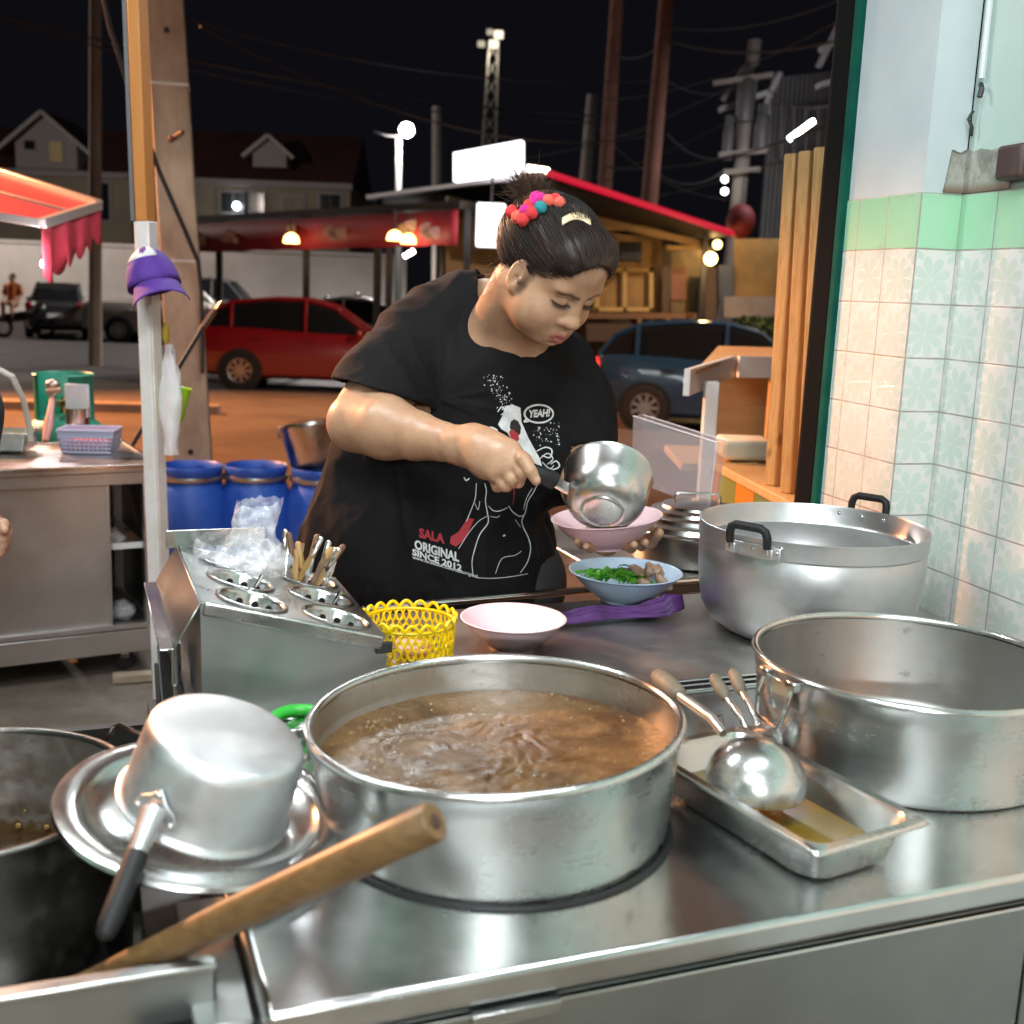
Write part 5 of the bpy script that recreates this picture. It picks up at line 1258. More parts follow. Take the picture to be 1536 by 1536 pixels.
def panel(u0, v0, u1, v1, Y, name, mat, th=.06):
    Y *= KSC
    a, b, c_, d = P(u0, v0, Y), P(u1, v0, Y), P(u1, v1, Y), P(u0, v1, Y); m = MB(); off = Vector((0, th, 0)); m.add([a, b, c_, d, a+off, b+off, c_+off, d+off], [(0, 1, 2, 3), (4, 5, 6, 7), (0, 1, 5, 4), (1, 2, 6, 5), (2, 3, 7, 6), (3, 0, 4, 7)]); return m.build(name, mat, ks, smooth=False)
amb = varied('amber_board', (.34, .20, .06), (.24, .14, .045), 2.5, .6); amb2 = varied('olive_board', (.20, .14, .05), (.14, .10, .04), 3, .6); brn = plain('brown_timber', (.07, .04, .022), .6); pal = varied('pale_board', (.32, .26, .23), (.26, .21, .19), 3, .7)
panel(880, 352, 998, 478, 17.55, 'amber_wall', amb); panel(1006, 372, 1066, 472, 17.5, 'olive_wall', amb2); panel(1012, 470, 1064, 520, 17.3, 'pale_board', pal); panel(1101, 358, 1260, 446, 17.7, 'amber_wall', amb); panel(1086, 445, 1260, 476, 17.5, 'pale_board', pal)
panel(993, 355, 1007, 500, 17.2, 'timber_post', brn); panel(1058, 400, 1075, 520, 17.0, 'timber_post', brn); panel(1078, 398, 1100, 446, 17.6, 'window', plain('dim_window', (.10, .11, .13), .2)); panel(905, 338, 1075, 346, 16.9, 'ceiling_beam', amb); panel(1000, 368, 1064, 375, 16.8, 'ceiling_beam', amb)
panel(1007, 400, 1030, 450, 17.45, 'poster', plain('faded_poster', (.24, .10, .06), .6)); panel(1034, 415, 1054, 470, 17.4, 'shelf_rack', plain('dark_rack', (.04, .045, .03), .6))
panel(875, 470, 1045, 478, 16.8, 'table_top', plain('table_wood', (.16, .08, .04), .5), .8); 
for u in (957, 1000, 1034): panel(u, 478, u+5, 512, 16.8, 'table_leg', amb)
panel(880, 485, 950, 512, 16.9, 'bench', brn)
for u0, v0, u1, v1 in ((893, 402, 980, 408), (893, 461, 980, 467), (893, 402, 899, 467), (935, 402, 940, 467), (974, 402, 980, 467)): panel(u0, v0, u1, v1, 17.40, 'lattice_frame', plain('lattice_frame_wood', (.50, .33, .12), .6) if 'lattice_frame_wood' not in bpy.data.materials else bpy.data.materials['lattice_frame_wood'], .05)
for u, v, Y, e, lab in ((1066, 388, 15.7*KSC, 90, 'round bulb glowing at the front post of the restaurant'), (1076, 367, 17*KSC, 30, 'small amber bulb under the right end of the red roof edge')):
    c = P(u, v, Y); tag(MB().ball(c, .11 if e > 40 else .085).build('bulb', glow('bulb_glow_%d' % e, (1, .72, .28), 14 if e > 40 else 6)), lab, 'bulb')
    l = bpy.data.lights.new('bulb_light', 'POINT'); l.energy = e*.6; l.color = (1, .6, .22); l.shadow_soft_size = .1; lo = bpy.data.objects.new('bulb_light', l); COL.objects.link(lo); lo.location = c+Vector((0, .3, -.1))
# illuminated signs
sg = thing('sign_box', P(732, 242, 15.5*KSC), 'brightly backlit white sign box with pinkish letters on the restaurant roof', 'sign')
s0, s1, s2, s3 = P(680, 229, 15.6*KSC), P(782, 210, 15.2*KSC), P(782, 258, 15.2*KSC), P(680, 272, 15.6*KSC)
m = MB(); off = Vector((.05, .25, 0)); m.add([s0, s1, s2, s3, s0+off, s1+off, s2+off, s3+off], [(0, 1, 2, 3), (4, 5, 6, 7), (0, 1, 5, 4), (1, 2, 6, 5), (3, 2, 6, 7), (0, 3, 7, 4)]); m.build('sign_face', glow('sign_glow', (1, .97, .98), 3.2), sg, smooth=False)
m = MB()
for k in range(9):
    t = .08+.10*k; a0 = s0.lerp(s1, t)+Vector((0, -.02, -.0)); a1 = s3.lerp(s2, t); m.bar(a0.lerp(a1, .22)+Vector((0, -.02, 0)), a0.lerp(a1, random.uniform(.55, .8))+Vector((0, -.02, 0)), .025, .01); m.bar(a0.lerp(a1, .25)+Vector((0, -.02, 0)), s0.lerp(s1, t+.05).lerp(s3.lerp(s2, t+.05), random.uniform(.25, .7))+Vector((0, -.02, 0)), .025, .01)
m.build('lettering', glow('sign_pink', (1, .55, .66), 1.6), sg, smooth=False)
sg2 = thing('menu_lightbox', P(736, 338, 15.2*KSC), 'upright white menu lightbox under the restaurant roof, left of the hair bun', 'sign')
m = MB(); q = P(736, 338, 15.3*KSC); m.box(q, (.48, .14, .72), None); m.build('light_panel', glow('menu_glow', (1, .98, .96), 2.6), sg2, smooth=False, bevel=.03)
m = MB(); m.box(q+Vector((0, .12, 0)), (.52, .06, .76)); m.bar(q+Vector((0, .12, .36)), q+Vector((0, .12, 1.0)), .04); m.build('frame', M_['darksteel'], sg2, smooth=False)
l = bpy.data.lights.new('sign_light', 'AREA'); l.energy = 25; l.size = .6; l.color = (1, .96, .97); lo = bpy.data.objects.new('sign_light', l); COL.objects.link(lo); lo.location = q+Vector((0, -.3, 0)); lo.rotation_euler = (R(90), 0, 0)
# hedge, plants
def leafball(m, c, rad, n, sz, rnd):
    for i in range(n):
        d = Vector((rnd.gauss(0, 1), rnd.gauss(0, 1), rnd.gauss(0, 1))).normalized(); k = rnd.random()**.4
        p = Vector(c)+Vector((d.x*rad[0]*k, d.y*rad[1]*k, d.z*rad[2]*k)); a = Vector((rnd.uniform(-1, 1), rnd.uniform(-1, 1), rnd.uniform(-1, 1))).normalized()*sz; b = a.cross(Vector((rnd.uniform(-1, 1), rnd.uniform(-1, 1), rnd.uniform(-1, 1)))).normalized()*sz*.45
        m.add([p-a, p+b, p+a, p-b], [(0, 1, 2, 3)])
rn = random.Random(3); M_['leaf'] = varied('dark_leaf', (.025, .05, .015), (.05, .09, .025), 3, .6)
m = MB(); e0, e1_ = gp(440, 30), gp(600, 28)
for k in range(14): leafball(m, e0.lerp(e1_, k/13)+Vector((0, 0, .55)), (.45, .4, .5), 160, .07, rn)
tag(m.build('hedge', M_['leaf'], smooth=False), 'low dark clipped hedge behind the silver sedan', 'hedge')
m = MB(); h0, h1 = P(1095, 505, 21.2), P(1180, 505, 21.8)
for k in range(9): leafball(m, h0.lerp(h1, k/8)+Vector((.12, -.6, -.02)), (.38, .38, .42), 260, .07, rn)
tag(m.build('hedge', M_['leaf'], smooth=False), 'short dark hedge beside the restaurant at the right', 'hedge')
# red awning at the left
aw = thing('red_awning', P(70, 320, 7), 'red market awning with a steel frame and scalloped valance at the upper left', 'awning')
A_ = P(-120, 222, 7.0); B_ = P(148, 308, 6.2); C_ = P(62, 335, 5.6); D_ = P(-120, 305, 5.6)
M_['awred'] = plain('awning_red', (.45, .04, .065), .5)
m = MB(); m.add([A_, B_, C_, D_], [(0, 1, 2, 3)]); m.build('canvas', M_['awred'], aw, smooth=False, solid=.01)
m = MB(); m.bar(A_, B_, .055, .055); m.bar(B_, C_, .045, .045); m.bar(C_, D_, .04, .04); m.bar(A_.lerp(D_, .5), B_.lerp(C_, .5), .035, .035); m.build('steel_frame', plain('awning_steel', (.62, .55, .55), .4, .7), aw, bevel=.004)
rows = []; top0, top1 = C_, B_
for i in range(61):
    t = i/60; q = top0.lerp(top1, t); L = .13+.10*(1-t)+.05*abs(math.sin(t*PI*5.5))*(1 if i % 11 > 1 else .3); rows.append([q+Vector((.01*math.sin(t*20), .02*math.sin(t*25)*s, -.02-L*s)) for s in (0, .33, .66, 1)])
m = MB(); m.grid(rows); m.build('valance', M_['awred'], aw, angle=180, solid=.004)
l = bpy.data.lights.new('awning_fill_light', 'AREA'); l.energy = 24; l.size = .5; l.color = (1, .92, .95); lo = bpy.data.objects.new('awning_fill_light', l); COL.objects.link(lo); lo.location = P(-60, 340, 6.0); lo.rotation_euler = (R(180), 0, R(20));  # added fill without a fixture, brightens the awning canvas
tlp = thing('twin_lamp', P(75, 396, 6.2), 'pair of small glowing lamps below the red awning', 'lamp')
for u in (68, 83): MB().ball(P(u, 396, 6.2), .026).build('bulb', glow('twin_glow', (1, .86, .66), 14) if 'twin_glow' not in bpy.data.materials else bpy.data.materials['twin_glow'], tlp)
l = bpy.data.lights.new('twin_light', 'POINT'); l.energy = 9; l.color = (1, .9, .9); l.shadow_soft_size = .05; lo = bpy.data.objects.new('twin_light', l); COL.objects.link(lo); lo.location = P(60, 396, 5.5)  # set ahead of the bulbs to brighten the valance
MB().tube([P(76, 340, 6.2), P(76, 385, 6.2)], .008, 6).bar(P(62, 386, 6.2), P(90, 386, 6.2), .02).build('lamp_bracket', M_['awred'], tlp)

# poles, lamps, mast
M_['polegrey'] = varied('grey_pole', (.22, .19, .17), (.28, .25, .22), 2, .8); M_['polerust'] = varied('rusty_brown_pole', (.20, .085, .06), (.26, .12, .09), 2, .8)
def pole(name, label, u0, v0, u1, v1, Y, w, mat, cat='pole'):
    a = P(u0, v0, Y); b = P(u1, v1, Y); d = (a-b)/(a.z-b.z); base = b+d*(-.44-b.z); o = thing(name, base, label, cat); MB().tube([base, a], [w*.62, w*.48], 10).build('shaft', mat, o); return o, a
pole('utility_pole', 'dim grey utility pole left of the orange post, against the houses', 143, -60, 143, 415, 24, .22, M_['polegrey'])
pole('utility_pole', 'short grey pole between street lamp and sign', 655, 160, 655, 290, 40, .32, M_['polegrey'])
o, a = pole('utility_pole', 'tall rusty brown pole right of the woman, left of a pair', 928, -40, 906, 300, 26, .30, M_['polerust'])
o, a = pole('utility_pole', 'tall rusty brown pole right of the woman, right of a pair', 1003, -40, 973, 312, 23, .30, M_['polerust'])
pole('utility_pole', 'grey concrete pole standing left of the two rusty poles', 889, 142, 876, 295, 33, .34, M_['polegrey'])
o, a = pole('utility_pole', 'dark leaning pole carrying transformer gear at the right', 1132, 60, 1104, 330, 25, .30, M_['polegrey'])
m = MB(); m.box(P(1095, 268, 25), (.12, .2, .2)); 
lampo = thing('street_lamp', gp(598, 34), 'white street lamp with a dazzling bulb on a short arm, above the banner canopy', 'street lamp')
a = P(598, 205, 34); b = gp(598, 34); MB().tube([b, a], [.11, .085], 10).build('pole', plain('lamp_white', (.07, .07, .068), .5), lampo)
MB().tube([a, P(580, 204, 34), P(560, 197, 34)], .03, 8).build('arm', bpy.data.materials['lamp_white'], lampo)
MB().ball(P(610, 195, 34), .20, seg=20, rings=12).build('bulb', glow('street_bulb', (.97, .98, 1), 60), lampo)
l = bpy.data.lights.new('street_light', 'SPOT'); l.spot_size = R(150); l.spot_blend = .4; l.energy = 7000; l.color = (1, .93, .88); l.shadow_soft_size = .3; lo = bpy.data.objects.new('street_light', l); COL.objects.link(lo); lo.location = P(610, 195, 33.5)
mast = thing('lattice_mast', P(735, 330, 60), 'tall lattice mast with stadium floodlights near its top', 'mast')
m = MB(); t0, t1 = P(741, 62, 60), P(726, 330, 60)
cor = [Vector((sx*.35, sy*.35, 0)) for sx, sy in ((-1, -1), (1, -1), (1, 1), (-1, 1))]
bs_ = Vector((t1.x, 60, -.44))
for c in cor: m.bar(bs_+c*1.6, t0+c*.6, .09)
for k in range(16):
    p = bs_.lerp(t0, k/16); q = bs_.lerp(t0, (k+1)/16); s0_ = 1.6-k/16; s1_ = 1.6-(k+1)/16
    for j in range(4): m.bar(p+cor[j]*s0_, q+cor[(j+1) % 4]*s1_, .05)
m.build('lattice', plain('mast_steel', (.35, .33, .30), .5, .5), mast, smooth=False)
for (u, v, s) in ((748, 52, 1), (741, 66, 1), (722, 66, .8), (735, 48, .7)):
    MB().box(P(u, v, 59.5), (.45*s, .3, .35*s)).build('floodlight', glow('flood_glow_%d' % u, (1, .9, .66), 1.6 if s == 1 else .5), mast, bevel=.05)
l = bpy.data.lights.new('mast_light', 'POINT'); l.energy = 110; l.color = (1, .9, .7); l.shadow_soft_size = .2; lo = bpy.data.objects.new('mast_light', l); COL.objects.link(lo); lo.location = P(728, 72, 58.6)
# wires
def wires(lab, lst):
    for (u0, v0, Y0, u1, v1, Y1, sag, r) in lst:
        a, b = P(u0, v0, Y0), P(u1, v1, Y1); m = MB(); m.tube([a.lerp(b, t/14)-Vector((0, 0, sag*4*(t/14)*(1-t/14))) for t in range(15)], r, 5)
        tag(m.build('overhead_wire', M_['wire']), lab, 'wire', 'overhead wires')
M_['wire'] = plain('wire_rubber', (.035, .03, .03), .6)
wires('dark overhead wire sagging across the night sky', [(-50, 10, 20, 900, 175, 26, .3, .02), (-50, 16, 20, 900, 184, 26, .4, .015), (100, -30, 18, 990, 120, 23, .5, .012), (740, 240, 30, 1130, 110, 25, .4, .02), (740, 280, 30, 1130, 160, 25, .5, .015), (900, 150, 26, 1260, 30, 20, .3, .015), (900, 250, 26, 1260, 180, 20, .3, .02), (880, 300, 30, 1250, 210, 20, .3, .012), (1000, 40, 23, 1260, 0, 18, .2, .012), (1000, 60, 23, 1260, 60, 18, .2, .02), (300, 40, 14, 990, 200, 23, .6, .012)])
# shophouse with corrugated wall, bracketed gear, lantern
sh = thing('shophouse', P(1190, 300, 28), 'dim grey shophouse with a corrugated wall and white stair brackets at the upper right', 'building')
hL, hR = P(1140, 330, 27), P(1330, 330, 30); zt = P(1180, 130, 28).z
m = MB(); rows = []
for k in range(60):
    t = k/59; q = hL.lerp(hR, t)+Vector((0, .04*math.sin(k*PI), 0)); rows.append([Vector((q.x, q.y+(.05 if k % 2 else 0), -.44)), Vector((q.x, q.y+(.05 if k % 2 else 0), zt+1.0*t))])
m.grid(rows); m.build('corrugated_wall', varied('corrugated_grey', (.20, .19, .20), (.27, .26, .27), .7, .6), sh, smooth=False)
_bw = plain('bracket_white', (.50, .48, .50), .6)
def pb_(u0, v0, u1, v1, w=.25, Y=25.5): m = MB(); m.bar(P(u0, v0, Y), P(u1, v1, Y), w, .1); m.build('stair_bracket', _bw, sh, smooth=False)
pb_(1080, 165, 1150, 140, .35); pb_(1085, 150, 1118, 100, .18); pb_(1118, 95, 1130, 108, .2); pb_(1150, 150, 1170, 110, .2); pb_(1112, 170, 1108, 230, .2); pb_(1150, 150, 1148, 220, .15); pb_(1225, 130, 1262, 118, .3); pb_(1228, 100, 1262, 30, .2); pb_(1230, 75, 1262, 60, .25)
m = MB()
for k in range(6): m.bar(P(1150+18*k, 240, 27)+Vector((0, -.3, 0)), P(1150+18*k, 160, 27)+Vector((0, -.3, 0)), .04)
for k in range(5): m.bar(P(1145, 165+20*k, 27)+Vector((0, -.3, 0)), P(1260, 160+18*k, 28)+Vector((0, -.3, 0)), .05, .03)
m.build('railing', plain('railing_grey', (.25, .24, .25), .6), sh, smooth=False)
ln = thing('red_lantern', P(1111, 332, 22), 'round red lantern hanging beyond the right end of the red roof edge', 'lantern')
c = P(1111, 332, 22); MB().ball(c, (.27, .27, .32), seg=24, rings=16).build('lantern_body', plain('lantern_red', (.16, .012, .012), .7), ln); MB().tube([c+Vector((0, 0, .29)), c+Vector((0, 0, .8))], .012, 6).build('cord', M_['black'], ln)
for v, lab in ((269, 'upper of two small white signal lamps on the leaning pole'), (287, 'lower of two small white signal lamps on the leaning pole')): tag(MB().ball(P(1087, v, 24.6), .07).build('signal_lamp', glow('signal_glow', (1, 1, 1), 8) if 'signal_glow' not in bpy.data.materials else bpy.data.materials['signal_glow']), lab, 'lamp')
l = bpy.data.lights.new('shop_light', 'AREA'); l.shape = 'RECTANGLE'; l.size = 1.2; l.size_y = .1; l.energy = 70; l.color = (.95, .96, 1); lo = bpy.data.objects.new('shop_light', l); COL.objects.link(lo); lo.location = P(1202, 195, 21.6); lo.rotation_euler = (R(60), 0, 0)

# pole gear: cross arms, transformers and insulators on the poles at the right
def gear(pu, Y, items, nm='transformer'):
    for (u0, v0, u1, v1, kind) in items:
        pass
pg = thing('transformer', P(1116, 200, 24.6), 'dark transformer drums and cross arms hung on the leaning pole at the right', 'transformer')
for (u, v, w, h) in ((1118, 150, 26, 60), (1142, 200, 22, 50), (1092, 215, 16, 46)):
    c = P(u, v, 24.6); k = 24.6/1720; m = MB(); m.lathe([(0, 0), (w*.45*k, 0), (w*.5*k, .05), (w*.5*k, h*k-.05), (w*.4*k, h*k), (0, h*k)], 18, T(c-Vector((0, 0, h*k/2)))); 
    for q in range(3): m.tube([c+Vector(((q-1)*w*.25*k, 0, h*k/2)), c+Vector(((q-1)*w*.25*k, 0, h*k/2+.22))], .035, 6)
    m.build('drum', plain('drum_grey', (.09, .085, .085), .5) if 'drum_grey' not in bpy.data.materials else bpy.data.materials['drum_grey'], pg)
for (u0, v0, u1, v1) in ((1070, 125, 1160, 112), (1078, 232, 1150, 226), (1085, 258, 1140, 254)):
    MB().bar(P(u0, v0, 24.5), P(u1, v1, 24.5), .10, .10).build('cross_arm', M_['polegrey'], pg, smooth=False)
wires('thin overhead wire fanning out from the leaning pole', [(1000, 120, 23, 1110, 130, 24.5, .2, .012), (1000, 200, 23, 1110, 226, 24.5, .3, .012), (975, 250, 23, 1085, 256, 24.5, .3, .014), (905, 200, 26, 1000, 170, 23, .2, .012), (920, 80, 26, 1000, 60, 23, .2, .015), (1140, 120, 24.5, 1262, 150, 20, .3, .014), (1150, 226, 24.5, 1262, 225, 20, .3, .012), (885, 180, 33, 1090, 300, 24, .4, .015)])
# ------------------------------------------------------------------ people (signed distance sculpting, then polygonised)
class SDF:
    def __init__(s, lo, hi, h):
        s.h = h; s.lo = np.array(lo, np.float32); s.n = np.ceil((np.array(hi)-np.array(lo))/h).astype(int)+1
        s.a = np.full(tuple(s.n), 1.0, np.float32)
    def _sub(s, lo, hi):
        i0 = np.maximum(0, np.floor((np.array(lo)-s.lo)/s.h).astype(int)); i1 = np.minimum(s.n, np.ceil((np.array(hi)-s.lo)/s.h).astype(int)+1)
        if (i1 <= i0).any(): return None
        g = [s.lo[k]+s.h*np.arange(i0[k], i1[k], dtype=np.float32) for k in range(3)]
        sl = tuple(slice(i0[k], i1[k]) for k in range(3))
        return sl, g[0][:, None, None], g[1][None, :, None], g[2][None, None, :]
    def comb(s, fn, lo, hi, k, op='add'):
        pad = k+.03; q = s._sub(np.array(lo)-pad, np.array(hi)+pad)
        if q is None: return s
        sl, X, Y, Z = q; d = fn(X, Y, Z).astype(np.float32); A = s.a[sl]
        if op == 'add':
            if k > 0: hh = np.maximum(k-np.abs(A-d), 0)/k; s.a[sl] = np.minimum(A, d)-hh*hh*k*.25
            else: s.a[sl] = np.minimum(A, d)
        elif op == 'sub':
            d = -d
            if k > 0: hh = np.maximum(k-np.abs(A-d), 0)/k; s.a[sl] = np.maximum(A, d)+hh*hh*k*.25
            else: s.a[sl] = np.maximum(A, d)
        return s
    def cap(s, a, b, ra, rb, k=.02, op='add', sc=None):
        a = np.array(a, float); b = np.array(b, float); r = max(ra, rb); ba = b-a; L2 = max(1e-9, float(ba@ba))
        def fn(X, Y, Z):
            t = np.clip(((X-a[0])*ba[0]+(Y-a[1])*ba[1]+(Z-a[2])*ba[2])/L2, 0, 1)
            return np.sqrt((X-a[0]-t*ba[0])**2+(Y-a[1]-t*ba[1])**2+(Z-a[2]-t*ba[2])**2)-(ra+(rb-ra)*t)
        return s.comb(fn, np.minimum(a, b)-r, np.maximum(a, b)+r, k, op)
    def chain(s, pts, k=.02, op='add'):
        for (p, r), (q, r2) in zip(pts[:-1], pts[1:]): s.cap(p, q, r, r2, k, op)
        return s
    def ell(s, c, r, Rm=None, k=.02, op='add'):
        c = np.array(c, float); r = np.array(r, float); Rm = np.eye(3) if Rm is None else np.array(Rm, float); m = r.max()
        def fn(X, Y, Z):
            dx, dy, dz = X-c[0], Y-c[1], Z-c[2]
            l = [(Rm[0, i]*dx+Rm[1, i]*dy+Rm[2, i]*dz) for i in range(3)]
            k0 = np.sqrt((l[0]/r[0])**2+(l[1]/r[1])**2+(l[2]/r[2])**2); k1 = np.sqrt((l[0]/r[0]**2)**2+(l[1]/r[1]**2)**2+(l[2]/r[2]**2)**2)+1e-9
            return k0*(k0-1)/k1
        return s.comb(fn, c-m, c+m, k, op)
    def plane_cut(s, p, n):
        """remove everything on the side n points to"""
        n = np.array(n, float); n /= np.linalg.norm(n); p = np.array(p, float)
        g = [s.lo[k]+s.h*np.arange(s.n[k], dtype=np.float32) for k in range(3)]
        d = (g[0][:, None, None]-p[0])*n[0]+(g[1][None, :, None]-p[1])*n[1]+(g[2][None, None, :]-p[2])*n[2]
        s.a = np.maximum(s.a, d.astype(np.float32)); return s
    def poly(s):
        g = vdb.FloatGrid(1.0); g.copyFromArray(np.ascontiguousarray(s.a)); p, q = g.convertToQuads(0.0)
        return p*s.h+s.lo, q
def np_mesh(name, parts, parent=None):
    vs = []; fs = []; n = 0
    for p, q in parts: vs.append(p); fs.append(q+n); n += len(p)
    v = np.concatenate(vs).astype(np.float64); f = np.concatenate(fs)
    if parent is not None: v = v-np.array(WM[parent].translation)
    me = bpy.data.meshes.new(name); me.vertices.add(len(v)); me.vertices.foreach_set('co', v.astype(np.float32).ravel())
    me.loops.add(len(f)*4); me.loops.foreach_set('vertex_index', f.astype(np.int32).ravel())
    me.polygons.add(len(f)); me.polygons.foreach_set('loop_start', np.arange(0, len(f)*4, 4, dtype=np.int32))
    me.update(calc_edges=True); me.validate(); return me
def smooth_me(me, it=2, f=.5):
    bm = bmesh.new(); bm.from_mesh(me)
    for _ in range(it): bmesh.ops.smooth_vert(bm, verts=bm.verts, factor=f, use_axis_x=True, use_axis_y=True, use_axis_z=True)
    bm.to_mesh(me); bm.free()

# --- the cook: key points
V3 = lambda v: np.array(v, float)
YAW, PIT = R(43), R(37)
hf = np.array([math.sin(YAW)*math.cos(PIT), -math.cos(YAW)*math.cos(PIT), -math.sin(PIT)])
hu = np.array([math.sin(YAW)*math.sin(PIT), -math.cos(YAW)*math.sin(PIT), math.cos(PIT)])
hr = np.cross(hf, hu)          # her right
TILT = R(0); hu, hr = (hu*math.cos(TILT)+hr*math.sin(TILT)), (hr*math.cos(TILT)-hu*math.sin(TILT))
HS = 1.035
HC = V3(P(826, 408, 2.22))
def hp(r, f, u): return HC+HS*(hr*r+hf*f+hu*u)
HR = np.stack([hr, hf, hu], 1)
cook = thing('person', (-.13, 2.42, 0), 'woman in a black printed T-shirt tipping a saucepan, hair in a bun', 'person')
shR, elb, wri = V3(P(626, 517, 2.40)), V3(P(535, 634, 2.20)), V3(P(690, 668, 2.03))
shL = V3(P(832, 552, 2.50)); elL = V3(P(872, 690, 2.38)); wrL = V3(P(905, 800, 2.16))
neckb = V3(P(765, 492, 2.40))
def torso(S, g, k=.06, tilt=True):
    """torso volumes grown by g"""
    yaw = R(21); c, s_ = math.cos(yaw), math.sin(yaw); RT = np.array([[c, -s_, 0], [s_, c, 0], [0, 0, 1]])
    S.ell(P(655, 830, 2.50), (.262+g, .215+g, .22+g), RT, k)
    S.ell(P(640, 1000, 2.50), (.265+g, .215+g, .22+g), RT, k)
    S.ell(P(705, 645, 2.47), (.222+g, .175+g, .19+g), RT, k)
    S.ell(P(745, 560, 2.43), (.165+g, .135+g, .11+g), RT, k)
    S.ell(P(720, 700, 2.37), (.085+g, .10+g, .085+g), RT, k); S.ell(P(825, 690, 2.42), (.08+g, .10+g, .085+g), RT, k)
    S.cap(shR, V3(P(700, 500, 2.46)), .070+g, .080+g, k); S.cap(V3(P(700, 500, 2.46)), shL, .080+g, .068+g, k)
    S.cap(V3(P(664, 480, 2.46)), V3(P(732, 458, 2.44)), .066+g, .060+g, k)
# ---- skin, part one: head and neck
lo = HC-np.array([.24, .24, .36]); hi = HC+np.array([.2, .24, .2])
S = SDF(lo, hi, .0021)
def E(c, r, k=.02, op='add', Rl=None): S.ell(hp(*c), np.array(r)*HS, HR if Rl is None else HR@Rl, k*HS, op)
def K(a, b, ra, rb, k=.01, op='add'): S.cap(hp(*a), hp(*b), ra*HS, rb*HS, k*HS, op)
E((0, -.015, .045), (.077, .098, .085))
E((0, .032, -.024), (.066, .064, .082), .03)
E((0, .022, -.045), (.072, .062, .052), .03)
for s in (1, -1):
    E((s*.043, .050, -.046), (.032, .034, .034), .02)
    E((s*.040, .030, -.068), (.030, .040, .026), .02)
E((0, .066, -.086), (.027, .025, .021), .02)
E((0, .034, -.092), (.046, .046, .020), .02)
E((0, .060, .055), (.058, .034, .045), .03)
K((-.042, .076, .021), (.042, .076, .021), .013, .013, .016)
for s in (1, -1):
    E((s*.033, .096, .001), (.022, .018, .0125), .012, 'sub')
    E((s*.0325, .0735, -.001), (.0185, .0165, .0145), .006)
    K((s*.018, .090, .0145), (s*.046, .078, .013), .0042, .003, .008)
K((0, .086, .012), (0, .096, -.025), .0085, .0105, .014)
E((0, .102, -.0355), (.0172, .0145, .0120), .009)
for s in (1, -1):
    E((s*.0182, .090, -.0385), (.0108, .0120, .0092), .006)
    K((s*.027, .083, -.040), (s*.035, .070, -.062), .0026, .0014, .006, 'sub')
    E((s*.0080, .100, -.0460), (.0042, .005, .003), .004, 'sub')
E((0, .078, -.070), (.031, .020, .020), .018)
K((0, .0925, -.052), (0, .096, -.062), .003, .003, .006, 'sub')
for s in (1, -1):
    K((s*.002, .0985, -.0655), (s*.024, .0850, -.0715), .0062, .003, .005)
    K((0, .0965, -.0780), (s*.021, .085, -.0745), .0072, .0034, .005)
    K((0, .107, -.0715), (s*.026, .0880, -.0735), .0020, .0012, .002, 'sub')
K((-.012, .0885, -.0885), (.012, .0885, -.0885), .0035, .0035, .008, 'sub')
for s in (1, -1):       # ears
    Re = np.array(Matrix.Rotation(R(24*s), 3, 'Z'))
    E((s*.0765, .001, -.006), (.0095, .0185, .0290), .008, 'add', Re)
    E((s*.0775, .007, -.033), (.0070, .0095, .0100), .008, 'add', Re)
    E((s*.0870, .0035, -.004), (.0065, .0125, .0205), .004, 'sub', Re)
    E((s*.0800, -.001, -.008), (.0045, .0050, .0150), .005, 'add', Re)
    E((s*.0800, .0125, -.012), (.0050, .0040, .0060), .004, 'add', Re)
    E((s*.0835, .0060, -.013), (.0050, .0050, .0065), .003, 'sub', Re)
# neck
nb0 = hp(0, -.035, -.06)
S.cap(nb0, neckb+np.array([0, 0, -.02]), .060, .072, .025)
S.cap(hp(.03, -.03, -.05), neckb+np.array([-.05, .02, -.05]), .046, .066, .03)
S.cap(hp(0, .01, -.085), V3(P(782, 505, 2.36)), .034, .050, .025)
torso(S, -.006, .05)
pts_h = S.poly()
# ---- skin, part two: right arm and hand
handc = V3(P(752, 690, 1.985))
lo = np.array([-.50, 1.86, .98]); hi = np.array([.10, 2.60, 1.52])
S = SDF(lo, hi, .0022)
S.chain([(shR, .074), (V3(P(578, 582, 2.29)), .064), (elb, .057)], .006)
fm1 = elb+(wri-elb)*.30
S.chain([(elb, .057), (fm1+np.array([0, 0, .004]), .0545), (elb+(wri-elb)*.60, .0455), (elb+(wri-elb)*.85, .0350), (wri, .0315)], .006)
S.cap(V3(P(562, 612, 2.25)), fm1, .050, .047, .04)
